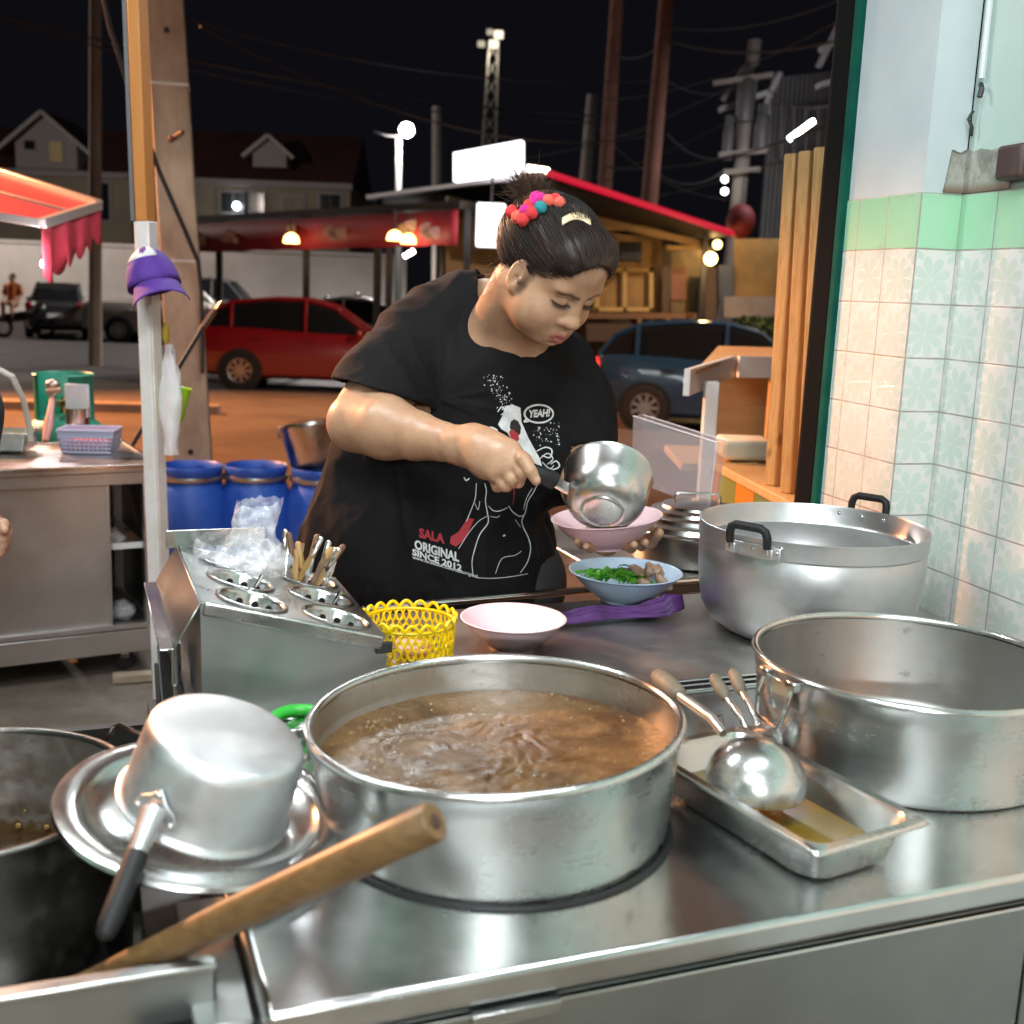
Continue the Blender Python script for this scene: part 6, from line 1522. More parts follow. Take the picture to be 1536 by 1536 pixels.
# palm: knuckle line from index to little finger
def hpx(u, v, Y): return V3(P(u, v, Y))
kn = [hpx(768, 675, 1.950), hpx(770, 691, 1.930), hpx(760, 704, 1.928), hpx(744, 711, 1.938)]
wr2 = hpx(710, 668, 2.015)
S.cap(wri, wr2, .0345, .0335, .012)
for i, kq in enumerate(kn): S.cap(wr2+(np.array([0, 0, .010-.008*i])), kq, .026, .0150 if i < 3 else .0135, .018)
S.cap(hpx(728, 676, 1.99), hpx(756, 686, 1.958), .036, .027, .02); S.cap(hpx(735, 692, 1.975), hpx(750, 700, 1.955), .030, .022, .02)
fs = [  # index stretched along the handle, others curled under it
    [(kn[0], .0142), (hpx(785, 690, 1.915), .0122), (hpx(796, 707, 1.902), .0108), (hpx(804, 721, 1.900), .0086)],
    [(kn[1], .0132), (hpx(782, 709, 1.915), .0118), (hpx(777, 723, 1.930), .0106), (hpx(766, 722, 1.955), .009)],
    [(kn[2], .0126), (hpx(767, 719, 1.918), .0112), (hpx(760, 729, 1.936), .0102), (hpx(750, 724, 1.958), .0088)],
    [(kn[3], .0118), (hpx(757, 728, 1.925), .0105), (hpx(746, 730, 1.945), .0095), (hpx(741, 722, 1.962), .0082)]]
for ch in fs: S.chain(ch, .0032)
S.chain([(hpx(738, 680, 1.99), .020), (hpx(768, 676, 1.985), .0150), (hpx(786, 690, 1.968), .0120), (hpx(798, 702, 1.955), .0098)], .008)
pts_a = S.poly()
# ---- left arm and hand carrying the pink bowl
BW = P(912, 800, 2.10)      # bowl base region
S = SDF((.05, 1.95, .9), (.36, 2.72, 1.40), .003)
S.chain([(shL, .066), (V3(P(856, 618, 2.45)), .060), (elL, .055), (elL+(wrL-elL)*.4, .052), (wrL, .037)], .03)
pal = V3(P(912, 812, 2.115))
S.cap(wrL, pal+np.array([0, .02, -.008]), .034, .024, .02)
for (u0, v0, Y0, u1, v1, Y1, u2, v2, Y2) in ((885, 815, 2.09, 872, 822, 2.06, 866, 818, 2.035), (898, 820, 2.07, 886, 829, 2.04, 879, 825, 2.015), (930, 820, 2.07, 947, 829, 2.03, 951, 823, 2.005), (945, 818, 2.09, 963, 826, 2.05, 968, 820, 2.025)):
    S.chain([(pal, .015), (V3(P(u0, v0-5, Y0)), .0105), (V3(P(u1, v1-7, Y1)), .0092), (V3(P(u2, v2-6, Y2)), .0075)], .005)
S.chain([(pal, .018), (V3(P(975, 812, 2.11)), .013), (V3(P(988, 800, 2.08)), .0105)], .008)
pts_l = S.poly()
# ---- hidden body: torso and legs, coarse
S = SDF((-.6, 2.0, .0), (.4, 3.0, 1.5), .012); torso(S, -.012)
for s in (-1, 1):
    hx = V3((-.15+s*.11, 2.50, .78)); S.chain([(hx, .12), (hx+np.array([s*.01, -.01, -.36]), .082), (hx+np.array([s*.01, .02, -.70]), .05)], .04); S.cap(hx+np.array([s*.01, .01, -.735]), hx+np.array([s*.03, -.14, -.745]), .036, .03, .02)
pts_b = S.poly()
me = np_mesh('person_body', [pts_h, pts_a, pts_l, pts_b], cook); smooth_me(me, 1, .5)
# albedo by place: lips, brows, lashes, nails; crease and nostril shade painted in
n = len(me.vertices); co = np.zeros(n*3, np.float32); me.vertices.foreach_get('co', co); co = co.reshape(-1, 3)+np.array(WM[cook].translation)
col = np.tile(np.array([.425, .245, .150, 1.0], np.float32), (n, 1))
L = ((co-HC)@HR)/HS
def seg2(p, a, b): ba = b-a; t = np.clip(((p-a)@ba)/(ba@ba), 0, 1); return np.linalg.norm(p-a-t[:, None]*ba, axis=1)
def blend(mask, c): m_ = np.clip(mask, 0, 1)[:, None]; col[:, :3] = col[:, :3]*(1-m_)+np.array(c)*m_
front = (L[:, 1] > .05)&(np.abs(L[:, 0]) < .07)&(np.abs(L[:, 2]) < .13)
ss = lambda d, r0, r1: np.clip((r1-d)/(r1-r0), 0, 1)
noise_v = np.array([noise.noise(Vector(p*38)) for p in co[::1]]) if n < 400000 else np.zeros(n)
col[:, :3] *= (1+.14*noise_v[:, None]*np.array([.7, 1.0, 1.1]))
noise_w = np.array([noise.noise(Vector(p*150)) for p in co]); col[:, :3] *= (1+.09*noise_w[:, None])
ff = front.astype(float)
for s in (1, -1):
    blend(ff*ss(np.linalg.norm((L-np.array([s*.042, .075, -.042]))/np.array([1, 1, .8]), axis=1), .005, .035)*.30, (.52, .24, .16))
    blend(ff*ss(np.minimum(seg2(L[:, [0, 2]], np.array([s*.012, .0145]), np.array([s*.034, .0190])), seg2(L[:, [0, 2]], np.array([s*.034, .0190]), np.array([s*.053, .0175]))), .0016, .0050)*.85, (.045, .025, .018))
    blend(ff*ss(np.minimum(seg2(L[:, [0, 2]], np.array([s*.0165, -.0068]), np.array([s*.033, -.0088])), seg2(L[:, [0, 2]], np.array([s*.033, -.0088]), np.array([s*.050, -.0052]))), .0010, .0030)*.95, (.014, .009, .008))
    blend(ff*ss(np.minimum(seg2(L[:, [0, 2]], np.array([s*.018, .0075]), np.array([s*.033, .0105])), seg2(L[:, [0, 2]], np.array([s*.033, .0105]), np.array([s*.050, .006]))), .0004, .0022)*.45, (.16, .08, .05))  # shade of the lid crease painted into the skin colour
    blend(ff*ss(np.linalg.norm((L[:, [0, 2]]-np.array([s*.0080, -.0462])), axis=1), .002, .0055)*.85, (.06, .02, .015))  # nostril recess darkened with painted shade
lipd = np.minimum(seg2(L[:, [0, 2]], np.array([-.021, -.0725]), np.array([0, -.0665])), seg2(L[:, [0, 2]], np.array([.021, -.0725]), np.array([0, -.0665])))
lipd2 = np.minimum(seg2(L[:, [0, 2]], np.array([-.019, -.0745]), np.array([0, -.0785])), seg2(L[:, [0, 2]], np.array([.019, -.0745]), np.array([0, -.0785])))
blend(ff*ss(np.minimum(lipd, lipd2), .0044, .0074)*.85, (.36, .10, .085))
lipl = np.minimum(seg2(L[:, [0, 2]], np.array([-.024, -.0735]), np.array([0, -.0720])), seg2(L[:, [0, 2]], np.array([.024, -.0735]), np.array([0, -.0720])))
blend(ff*ss(lipl, .0006, .0018)*.85, (.12, .025, .02))  # dark line between the lips, shade painted in
# hair roots thinning out onto the skin
for s in (1, -1):
    blend(ss(seg2(L, np.array([s*.077, .026, .02]), np.array([s*.077, .020, -.026])), .003, .013)*.75, (.035, .022, .016))
for s in (1, -1):  # under-eye and smile-fold shade painted into the skin colour
    blend(ff*ss(seg2(L[:, [0, 2]], np.array([s*.020, -.014]), np.array([s*.046, -.013])), .001, .007)*.28, (.25, .125, .075))
    blend(ff*ss(seg2(L[:, [0, 2]], np.array([s*.026, -.042]), np.array([s*.033, -.062])), .0004, .0040)*.35, (.24, .115, .065))
    blend(ff*ss(np.linalg.norm((L[:, [0, 2]]-np.array([s*.018, -.037])), axis=1), .003, .014)*.30, (.50, .22, .14))
# nails
for tip, dr in ((fs[0][3][0], fs[0][3][0]-fs[0][2][0]),):
    q = tip+np.array([.002, -.007, .003]); blend(ss(np.linalg.norm(co-q, axis=1), .004, .0062)*.6, (.60, .36, .28))
at = me.color_attributes.new('albedo_shade', 'FLOAT_COLOR', 'POINT'); at.data.foreach_set('color', col.ravel())
sk = Mat('skin', (.46, .26, .165), .46, sss=.12, spec=.4)
a_n = sk.node('ShaderNodeVertexColor'); a_n.layer_name = 'albedo_shade'; sk.set('Base Color', a_n.outputs[0])
sk.b.inputs['Subsurface Radius'].default_value = (.012, .004, .002); sk.b.inputs['Subsurface Scale'].default_value = .6
pv = sk.noise(420, 3, .6); sk.set('Roughness', sk.noise(30, 3).rng(.3, .7, .30, .52)); sk.bump(pv*.6+sk.noise(120, 4, .6)*.8, .22, .0010)
M_['skin'] = sk.m
body = finish(me, 'body', M_['skin'], cook, True, 180)
co_skin = co.copy(); L_skin = L; no_skin = np.zeros(len(co)*3, np.float32); me.vertices.foreach_get('normal', no_skin); no_skin = no_skin.reshape(-1, 3)

# eyelashes
for s in (1, -1):
    lash = MB()
    for i in range(22):
        t = i/21; r = s*(.0175+.033*t); u = -.0062-.0032*math.sin(t*PI); f = .0885-.010*t*t+.0015*math.sin(t*PI)
        a = Vector(hp(r, f, u)); b = Vector(hp(r+s*.003*(t-.3), f+.0065, u-.0042)); lash.tube([a, a.lerp(b, .5), b], [.0004, .00035, .0001], 4)
    lash.build('eyelashes', M_['black'], cook)

# ---- shirt
S = SDF((-.56, 1.98, .78), (.36, 2.86, 1.56), .0042)
torso(S, .014, .06)
hemR = V3(P(580, 600, 2.285))
up = shR+np.array([0, .0, .0])
S.cap(V3(P(560, 690, 2.48)), V3(P(520, 920, 2.50)), .10, .135, .08)
S.cap(V3(P(700, 760, 2.36)), V3(P(690, 910, 2.35)), .10, .13, .10)
A_T = S.a.copy()
S.chain([(up, .088), (V3(P(578, 580, 2.30)), .096), (V3(P(556, 628, 2.24)), .108)], .03)
S.chain([(shL, .084), (V3(P(855, 612, 2.45)), .088), (V3(P(868, 690, 2.40)), .090)], .03)
#loose fall of cloth below the arm at her right side and front
A0_ = S.a.copy()
inner = A0_+.0075
S.a = np.maximum(S.a, -inner)
# sleeve openings, neck opening
def cut(mask_fn):
    g = [S.lo[k]+S.h*np.arange(S.n[k], dtype=np.float32) for k in range(3)]; S.a = np.maximum(S.a, -mask_fn(g[0][:, None, None], g[1][None, :, None], g[2][None, None, :]).astype(np.float32))
armd = V3(P(512, 645, 2.19))-shR; armd /= np.linalg.norm(armd)
hemp = V3(P(575, 592, 2.29))
hn = np.array([-.24, -.16, -.95]); hn /= np.linalg.norm(hn)
def armcut(c, n_, r):
    def f(X, Y, Z):
        d = -((X-c[0])*n_[0]+(Y-c[1])*n_[1]+(Z-c[2])*n_[2]); rr = np.sqrt((X-c[0])**2+(Y-c[1])**2+(Z-c[2])**2)-r
        return np.maximum(np.maximum(d, rr), .004-A_T)
    return f
cut(armcut(hemp, hn, .19))
def neckcut(X, Y, Z):
    a, b = V3(P(764, 425, 2.44)), V3(P(792, 476, 2.20)); ba = b-a; t = np.clip(((X-a[0])*ba[0]+(Y-a[1])*ba[1]+(Z-a[2])*ba[2])/(ba@ba), 0, 1.0)
    return np.sqrt((X-a[0]-t*ba[0])**2+(Y-a[1]-t*ba[1])**2+(Z-a[2]-t*ba[2])**2)-(.074-.014*t)
cut(neckcut)
hl_ = V3(P(868, 664, 2.43)); cut(armcut(hl_, V3((.05, -.1, -1.0)), .13))
S.plane_cut((0, 0, .80), (0, 0, -1))
pts_s = S.poly()
me = np_mesh('shirt', [pts_s], cook); smooth_me(me, 3, .5)
# folds
n = len(me.vertices); co = np.zeros(n*3, np.float32); me.vertices.foreach_get('co', co); co = co.reshape(-1, 3); no_ = np.zeros(n*3, np.float32); me.vertices.foreach_get('normal', no_); no_ = no_.reshape(-1, 3)
wco = co+np.array(WM[cook].translation); arm_p = V3(P(660, 600, 2.28)); sl_c = V3(P(560, 560, 2.30))
disp = np.zeros(n, np.float32)
fd = Vector((.5, -.1, -.85)).normalized()
for i in range(n):
    p = Vector(wco[i]); q = p-Vector(arm_p); dist = q.length
    # drape: long folds running down, stronger near the side and below the arm
    v1 = noise.noise(Vector((p.x*13, p.y*13, p.z*2.3+4)))*.0075
    ridg = (1-abs(noise.noise(Vector((p.x*9+p.z*3.5, p.y*9, p.z*3.1-p.x*2.5+11))))*2.2); v2 = max(0, ridg)**2*.0075
    v3 = max(0, 1-abs(noise.noise(Vector((math.atan2(q.z, q.x)*2.6, dist*2.2, 3.3))))*3.0)**2*.011*math.exp(-dist*5.5)
    v4 = noise.noise(p*26)*.0022+noise.noise(p*60)*.0008
    w = .55+.45*max(0, min(1, (1.25-p.z)/.3)); disp[i] = (v1*w*1.5+v2*w*1.25+v3*.45+v4)-.004
wco2 = co+no_*disp[:, None]; me.vertices.foreach_set('co', wco2.astype(np.float32).ravel()); me.update()
clm = Mat('black_cotton', (.006, .006, .0065), .85, spec=.16, sheen=.0)
cn_ = clm.noise(4, 5, .6); clm.set('Base Color', clm.mix(cn_.step(.35, .7), (.0050, .0049, .0058), (.0085, .0072, .0076))); clm.bump(clm.noise(700, 2, .5), .25, .0006)
clm.b.inputs['Sheen Roughness'].default_value = .4
shirt = finish(me, 't_shirt', clm.m, cook, True, 180)
# collar ribbing along the neck hole edge (follows the shirt surface)
bvh = BVHTree.FromPolygons([tuple(v+np.array(WM[cook].translation)) for v in wco2], [tuple(p.vertices) for p in me.polygons])
def onshirt(u, v, off=.0016):
    d = ray(u, v).normalized(); h = bvh.ray_cast(CAMP, d)
    if h[0] is None or h[0].y > 2.75: return None
    return h[0]-d*off
# trousers
S = SDF((-.6, 2.0, .0), (.4, 3.0, .95), .010)
for s in (-1, 1):
    hx = V3((-.15+s*.11, 2.50, .80)); S.chain([(hx, .155), (hx+np.array([s*.01, -.01, -.38]), .105), (hx+np.array([s*.01, .02, -.70]), .08)], .05)
S.ell((-.15, 2.5, .82), (.27, .21, .16), None, .05)
me = np_mesh('trousers', [S.poly()], cook); smooth_me(me, 2); finish(me, 'trousers', varied('dark_trousers', (.02, .02, .025), (.03, .03, .035), 6, .85), cook, True, 180)

# ---- hair
hairm = Mat('dark_hair', (.012, .007, .006), .42, spec=.4)
hv = hairm.noise(8, 4, .6); hairm.set('Base Color', hairm.mix(hv.step(.4, .75), (.010, .0062, .005), (.040, .018, .011))); M_['hair'] = hairm.m
S = SDF(HC-.22, HC+.24, .003)
E((0, -.028, .045), (.083, .098, .081), .02); E((0, .028, .068), (.074, .064, .050), .03); E((0, -.06, .026), (.078, .07, .075), .03)
E((0, .050, .074), (.062, .045, .040), .03)
E((0, .085, -.005), (.062, .055, .078), .012, 'sub'); E((.0, .105, .02), (.055, .05, .065), .01, 'sub')
for s in (1, -1):
    E((s*.096, .012, -.030), (.032, .026, .040), .01, 'sub')
E((0, -.05, -.115), (.12, .12, .075), .01, 'sub')
me_h = S.poly()
hcap = me_h
bun = (0.046, -.098, .122)
bunw = P(799, 296, 2.27)
# surface strands from hairline to the bun (and thinning roots on the skin)
hb = BVHTree.FromPolygons([tuple(p) for p in me_h[0]], [tuple(q) for q in me_h[1]])
st_ = MB(); rn = random.Random(5)
st2_ = MB(); bco = co_skin; bno = no_skin
near = [i for i in range(len(bco)) if np.linalg.norm(bco[i]-HC) < .17*HS and L_skin[i, 2] > -.07]
for i in near:
    p = Vector(bco[i]); h = hb.find_nearest(p)
    if h[0] is None: continue
    dist = h[3]; 
    if dist < .011:
        nz = .5+.5*noise.noise(p*300)+.4*noise.noise(p*90); f_ = max(0, min(1, (1-dist/.011)**1.3*1.25*nz+(.6 if dist < .002 else 0)))
        col[i, :3] = col[i, :3]*(1-f_*.93)+np.array((.012, .008, .007))*f_*.93
        if .0005 < dist < .009 and rn.random() < .30:
            tgt = (bunw-p).normalized(); nrm_ = Vector(bno[i]); tg = (tgt-nrm_*tgt.dot(nrm_)).normalized(); Lh_ = rn.uniform(.010, .020)
            st_.tube([p+nrm_*.0002, p+tg*Lh_*.4+nrm_*.0020, p+tg*Lh_*.75+nrm_*.0040, p+tg*Lh_+nrm_*.0055], [.00012, .00032, .0004, .0003], 3, caps=False)
at.data.foreach_set('color', col.ravel())
cen = Vector(hp(0, -.02, .05)); bd = (bunw-cen).normalized()
cnt = 0
for i in range(2600):
    r = rn.gauss(0, 1); f = rn.gauss(0, 1); u = rn.gauss(0, 1); d0 = Vector(hr*r+hf*f+hu*u).normalized()
    ang = d0.angle(bd)
    if ang < .25: continue
    d1 = d0.slerp(bd, min(1, (ang-.2)/ang*rn.uniform(.55, 1.0))); pts = []; off = rn.uniform(.0, .0034)**1.0; swirl = rn.uniform(-.12, .12)
    for t in range(9):
        d = d0.slerp(d1, t/8); d = (d+d.cross(bd)*swirl*math.sin(t/8*PI)*.25).normalized(); h = hb.ray_cast(cen+d*.3, -d)
        if h[0] is None: break
        pts.append(h[0]+d*off)
    if len(pts) < 5: continue
    w = rn.uniform(.0003, .0008); k = len(pts); (st2_ if (ang < 1.0 and rn.random() < .55) else st_).tube(pts, [w*.4]+[w]*(k-2)+[w*.6], 3, caps=False); cnt += 1
# bun: loops of hair and frizzy ends
for i in range(170):
    d = Vector((rn.gauss(0, 1), rn.gauss(0, 1), rn.gauss(0, 1))).normalized(); d2 = d.cross(Vector((rn.gauss(0, 1), rn.gauss(0, 1), rn.gauss(0, 1)))).normalized(); R_ = rn.uniform(.012, .024)
    st_.tube([bunw+d*R_*math.cos(t)+d2*R_*math.sin(t) for t in [2.6*q/7 for q in range(8)]], rn.uniform(.0005, .001), 3, caps=False)
st_.build('hair_strands', M_['hair'], cook, angle=180); st_ = MB()
st2_.build('dyed_strands', varied('dyed_hair', (.035, .012, .006), (.08, .03, .014), 20, .45), cook, angle=180)
ax = Vector((-.50, .10, .62)).normalized()
for i in range(520):
    d = (ax+Vector((rn.gauss(0, .6), rn.gauss(0, .6), rn.gauss(0, .42)))).normalized(); L_ = rn.uniform(.022, .068); side = d.cross(Vector((rn.gauss(0, 1), rn.gauss(0, 1), rn.gauss(0, 1)))).normalized(); c0_ = bunw+Vector((rn.gauss(0, .012), rn.gauss(0, .012), rn.gauss(0, .008)))
    st_.tube([c0_+d*L_*t+side*(.016*t*t*rn.uniform(.4, 1.2)) for t in (0, .25, .5, .75, 1)], [.0006, .0006, .0005, .0004, .00015], 3, caps=False)
for i in range(140):        # stray hairs at nape, ear and hairline
    a0 = rn.choice([(.078, -.035, -.03), (.07, -.06, -.05), (.072, .03, .02), (.05, .065, .075), (.0, .075, .085), (.085, -.02, .03)])
    c0_ = Vector(hp(a0[0]+rn.gauss(0, .01), a0[1]+rn.gauss(0, .012), a0[2]+rn.gauss(0, .012))); d = Vector(-hu*rn.uniform(.2, 1)+hr*rn.uniform(-.1, .7)-hf*rn.uniform(-.4, .8)).normalized() if a0[2] < 0 else Vector(hu*rn.uniform(0, .6)-hf*rn.uniform(.2, 1)+hr*rn.uniform(-.2, .6)).normalized(); L_ = rn.uniform(.012, .038); s2 = d.cross(Vector((rn.gauss(0, 1), rn.gauss(0, 1), rn.gauss(0, 1)))).normalized()
    st_.tube([c0_+d*L_*t+s2*.008*t*t for t in (0, .33, .66, 1)], [.00035, .0003, .00025, .0001], 3, caps=False)
me = np_mesh('haircap', [hcap], cook)
smooth_me(me, 2)
hair = finish(me, 'hair', M_['hair'], cook, True, 180)
m = MB(); m.ball(bunw, .013, seg=16, rings=10); m.build('bun', M_['hair'], cook)
st_.build('hair_wisps', varied('brown_hair', (.030, .012, .007), (.07, .028, .014), 20, .45), cook, angle=180)
# pompom scrunchie
pom = [(.62, .035, .16), (.60, .012, .25)]
pc_ = [plain('pom_red', (.60, .035, .04), .9), plain('pom_magenta', (.50, .015, .22), .9), plain('pom_coral', (.70, .12, .08), .9), plain('pom_teal', (.02, .22, .24), .9)]
scru = thing('pompom_scrunchie', bunw, 'red, magenta and teal pompom scrunchie round the hair bun', 'scrunchie')
for (u, v, k_) in ((768, 318, 0), (777, 326, 2), (789, 316, 1), (785, 330, 0), (800, 306, 1), (798, 320, 0), (812, 300, 1), (811, 312, 3), (822, 302, 2), (833, 300, 0), (795, 309, 0), (805, 297, 1), (838, 304, 2)):
    _d = ray(u, v).normalized(); _h = hb.ray_cast(CAMP, _d); c = (_h[0]-_d*.006) if _h[0] is not None else P(u, v, 2.27); m = MB(); m.ball(c, .0125, seg=14, rings=10)
    for j in range(len(m.v)): p = Vector(m.v[j]); m.v[j] = tuple(p+(p-c).normalized()*noise.noise(p*320)*.003)
    m.build('pompom', pc_[k_], scru, angle=180)
# hair clip
cl0, cl1 = (843, 333), (886, 333); m = MB(); rows = []
hairbv = hb
for i in range(11):
    t = i/10; u = cl0[0]+(cl1[0]-cl0[0])*t; v = cl0[1]+(cl1[1]-cl0[1])*t-9*math.sin(t*PI); d = ray(u, v).normalized(); h = hb.ray_cast(CAMP, d); q = h[0] if h[0] is not None else P(u, v, 2.2); q = q-d*.004; d2 = (Vector(-hf*.6-hu*.5)).normalized()
    def _rc(vv, o_):
        d_ = ray(u, vv).normalized(); h_ = hb.ray_cast(CAMP, d_); return (h_[0] if h_[0] is not None else P(u, vv, 2.2))-d_*o_
    rows.append([_rc(v+5.5, .004), _rc(v, .0065), _rc(v-5.5, .004)])
m.grid(rows); tag(m.build('hair_clip', plain('cream_clip', (.75, .60, .38), .4), angle=180, solid=.003), 'curved cream hair clip on the front of the dark hair', 'hair clip')

# ---- print on the shirt
def K8(x, y): return (460+x*.32552, 540+y*.32552)
class Print(MB):
    def pl(s, pts, w, closed=False, sub=4):
        """stroke of width w (in crop units) along crop points"""
        pts = [Vector((x, y, 0)) for x, y in pts]
        if closed: pts = pts+[pts[0]]
        fine = []
        for i in range(len(pts)-1):
            p0, p1, p2, p3 = pts[max(i-1, 0)], pts[i], pts[i+1], pts[min(i+2, len(pts)-1)]
            for k in range(sub):
                t = k/sub; fine.append(.5*((2*p1)+(p2-p0)*t+(2*p0-5*p1+4*p2-p3)*t*t+(3*p1-p0-3*p2+p3)*t**3))
        fine.append(pts[-1]); L, R2 = [], []
        for i, p in enumerate(fine):
            t = (fine[min(i+1, len(fine)-1)]-fine[max(i-1, 0)]).normalized(); nrm = Vector((-t.y, t.x, 0)); ww = w*(.5+.5*math.sin(PI*min(1, max(0, .15+.7*i/len(fine))))); L.append(p+nrm*ww/2); R2.append(p-nrm*ww/2)
        for i in range(len(fine)-1): s.poly([(q.x, q.y) for q in (L[i], L[i+1], R2[i+1], R2[i])])
        return s
    def poly(s, pts, raw=False):
        q = [onshirt(*K8(x, y), getattr(s, 'off', .0016)) for x, y in pts]
        if any(v is None for v in q): return s
        ys = [v.y for v in q]
        if max(ys)-min(ys) > .09: return s
        s.add(q, [tuple(range(len(q)))]); return s
    def area(s, pts):
        """filled outline, cut in small cells so it follows the cloth"""
        bm = bmesh.new(); vs = [bm.verts.new((x, y, 0)) for x, y in pts]; bm.faces.new(vs)
        for ax_ in (0, 1):
            lo_, hi_ = min(p[ax_] for p in pts), max(p[ax_] for p in pts); c = lo_+9
            while c < hi_:
                no = Vector((1, 0, 0)) if ax_ == 0 else Vector((0, 1, 0)); bmesh.ops.bisect_plane(bm, geom=bm.verts[:]+bm.edges[:]+bm.faces[:], plane_co=no*c, plane_no=no); c += 9
        bmesh.ops.triangulate(bm, faces=bm.faces)
        for f in bm.faces: s.poly([(v.co.x, v.co.y) for v in f.verts])
        bm.free(); return s
    def text(s, txt, x, y, hgt, slope, width=None, bold=.02, shear=0):
        cu = bpy.data.curves.new('t', 'FONT'); cu.body = txt; cu.size = 1; cu.offset = bold; cu.resolution_u = 3; cu.shear = shear
        ob = bpy.data.objects.new('t', cu); COL.objects.link(ob); dg = bpy.context.evaluated_depsgraph_get(); m_ = bpy.data.meshes.new_from_object(ob.evaluated_get(dg)); bpy.data.objects.remove(ob); bpy.data.curves.remove(cu)
        bm = bmesh.new(); bm.from_mesh(m_); bpy.data.meshes.remove(m_); xs = [v.co.x for v in bm.verts]; w0 = max(xs)-min(xs); sx = (width/w0) if width else hgt/.7; sy = hgt/.7
        for v in bm.verts: X = (v.co.x-min(xs))*sx; v.co = Vector((x+X, y-v.co.y*sy+X*slope, 0))
        for ax_ in (0, 1):
            lo_, hi_ = min(v.co[ax_] for v in bm.verts), max(v.co[ax_] for v in bm.verts); c = lo_+12
            while c < hi_:
                no = Vector((1, 0, 0)) if ax_ == 0 else Vector((0, 1, 0)); bmesh.ops.bisect_plane(bm, geom=bm.verts[:]+bm.edges[:]+bm.faces[:], plane_co=no*c, plane_no=no); c += 12
        bmesh.ops.triangulate(bm, faces=bm.faces)
        for f in bm.faces: s.poly([(v.co.x, v.co.y) for v in f.verts])
        bm.free(); return s
pw_ = Print()
pw_.area([(915, 212), (950, 206), (985, 220), (990, 285), (1005, 320), (1022, 360), (1050, 410), (1075, 455), (1085, 490), (1050, 500), (1010, 492), (985, 470), (975, 420), (965, 385), (948, 372), (925, 335), (897, 318), (882, 296), (900, 262)])
for pts, w in (([(880, 240), (900, 215), (915, 240), (895, 252)], 6), ([(830, 320), (850, 310), (880, 325)], 7), ([(1060, 420), (1100, 402), (1130, 415), (1120, 450), (1085, 440)], 6), ([(1075, 455), (1110, 430), (1135, 455), (1110, 480)], 5), ([(1080, 490), (1130, 505), (1165, 490), (1150, 465), (1125, 480)], 6), ([(1085, 470), (1120, 500), (1140, 485)], 4), ([(725, 540), (735, 555), (750, 545)], 6),
               ([(782, 568), (776, 640), (752, 705), (735, 745)], 4), ([(820, 568), (828, 600), (824, 650), (832, 700), (836, 750), (800, 800), (778, 860), (762, 930), (768, 1000)], 4.5), ([(1062, 575), (1045, 610), (1020, 650), (1008, 700), (992, 740), (1000, 775), (1022, 820), (1032, 870), (1018, 930), (985, 980)], 4.5), ([(1040, 590), (1012, 640), (1000, 690)], 3),
               ([(838, 672), (860, 694), (892, 695), (925, 680)], 4), ([(930, 672), (950, 700), (980, 720), (1000, 715)], 4), ([(845, 720), (875, 725), (890, 716)], 2.5), ([(960, 735), (985, 770)], 2.5), ([(775, 660), (790, 690), (798, 650)], 3), ([(830, 720), (790, 745), (745, 800), (700, 870)], 3), ([(905, 812), (915, 806)], 8), ([(990, 880), (960, 900), (900, 915), (870, 985)], 3)):
    pw_.pl(pts, w)
rn = random.Random(4)
for i in range(150):
    if i < 95: t = rn.random()**.7; x = 840+t*90+rn.gauss(0, 26-6*t); y = 65+t*150+rn.gauss(0, 14)
    else: x = rn.uniform(1045, 1165); y = rn.uniform(300, 390)+rn.gauss(0, 10)
    r = rn.choice([1.2, 1.8, 2.4, 3.4]); pw_.poly([(x+r*math.cos(a), y+r*math.sin(a)*rn.uniform(.8, 1.3)) for a in [2*PI*k/6 for k in range(6)]])
pw_.pl([(1070+66*math.cos(a), 248+41*math.sin(a)) for a in [2*PI*k/20 for k in range(20)]], 9, closed=True); pw_.pl([(1018, 268), (1002, 284), (1030, 280)], 8)
pw_.text('YEAH!', 1024, 264, 32, -.06, 98, .045, .15)
pw_.text('ORIGINAL', 497, 868, 40, .30, 206, .04); pw_.text('SINCE 2012', 487, 897, 28, .335, 228, .035); pw_.text('www.facebook.com/salaoriginal', 487, 914, 15, .30, 300, .012)
pw_.pl([(780, 1003), (850, 1006), (930, 1000), (1020, 985)], 3)
inkw = varied('white_ink', (.70, .70, .70), (.55, .55, .55), 40, .7)
pw_.build('white_print', inkw, shirt, smooth=False)
pr2 = Print(); pr2.area([(742, 728), (772, 733), (745, 795), (722, 832), (688, 860), (660, 846), (664, 814), (700, 792)]); _red = plain('red_ink', (.34, .018, .03), .7); pr2.build('red_glove_print', _red, shirt, smooth=False)
pr2 = Print(); pr2.text('SALA', 518, 815, 40, .25, 118, .05); pr2.build('red_lettering', _red, shirt, smooth=False)
pr2 = Print(); pr2.pl([(952, 560), (956, 620), (950, 668)], 4); pr2.build('red_line_print', _red, shirt, smooth=False)
pr2 = Print(); pr2.off = .0030; pr2.area([(932, 330), (945, 318), (975, 340), (980, 365), (962, 384), (945, 372)])
pr2.build('red_tongue_print', _red, shirt, smooth=False)
pr3 = Print(); pr3.off = .0024; pr3.area([(940, 285), (955, 272), (975, 282), (988, 310), (985, 340), (972, 352), (945, 335), (936, 310)]); pr3.build('black_print', M_['black'], shirt, smooth=False)

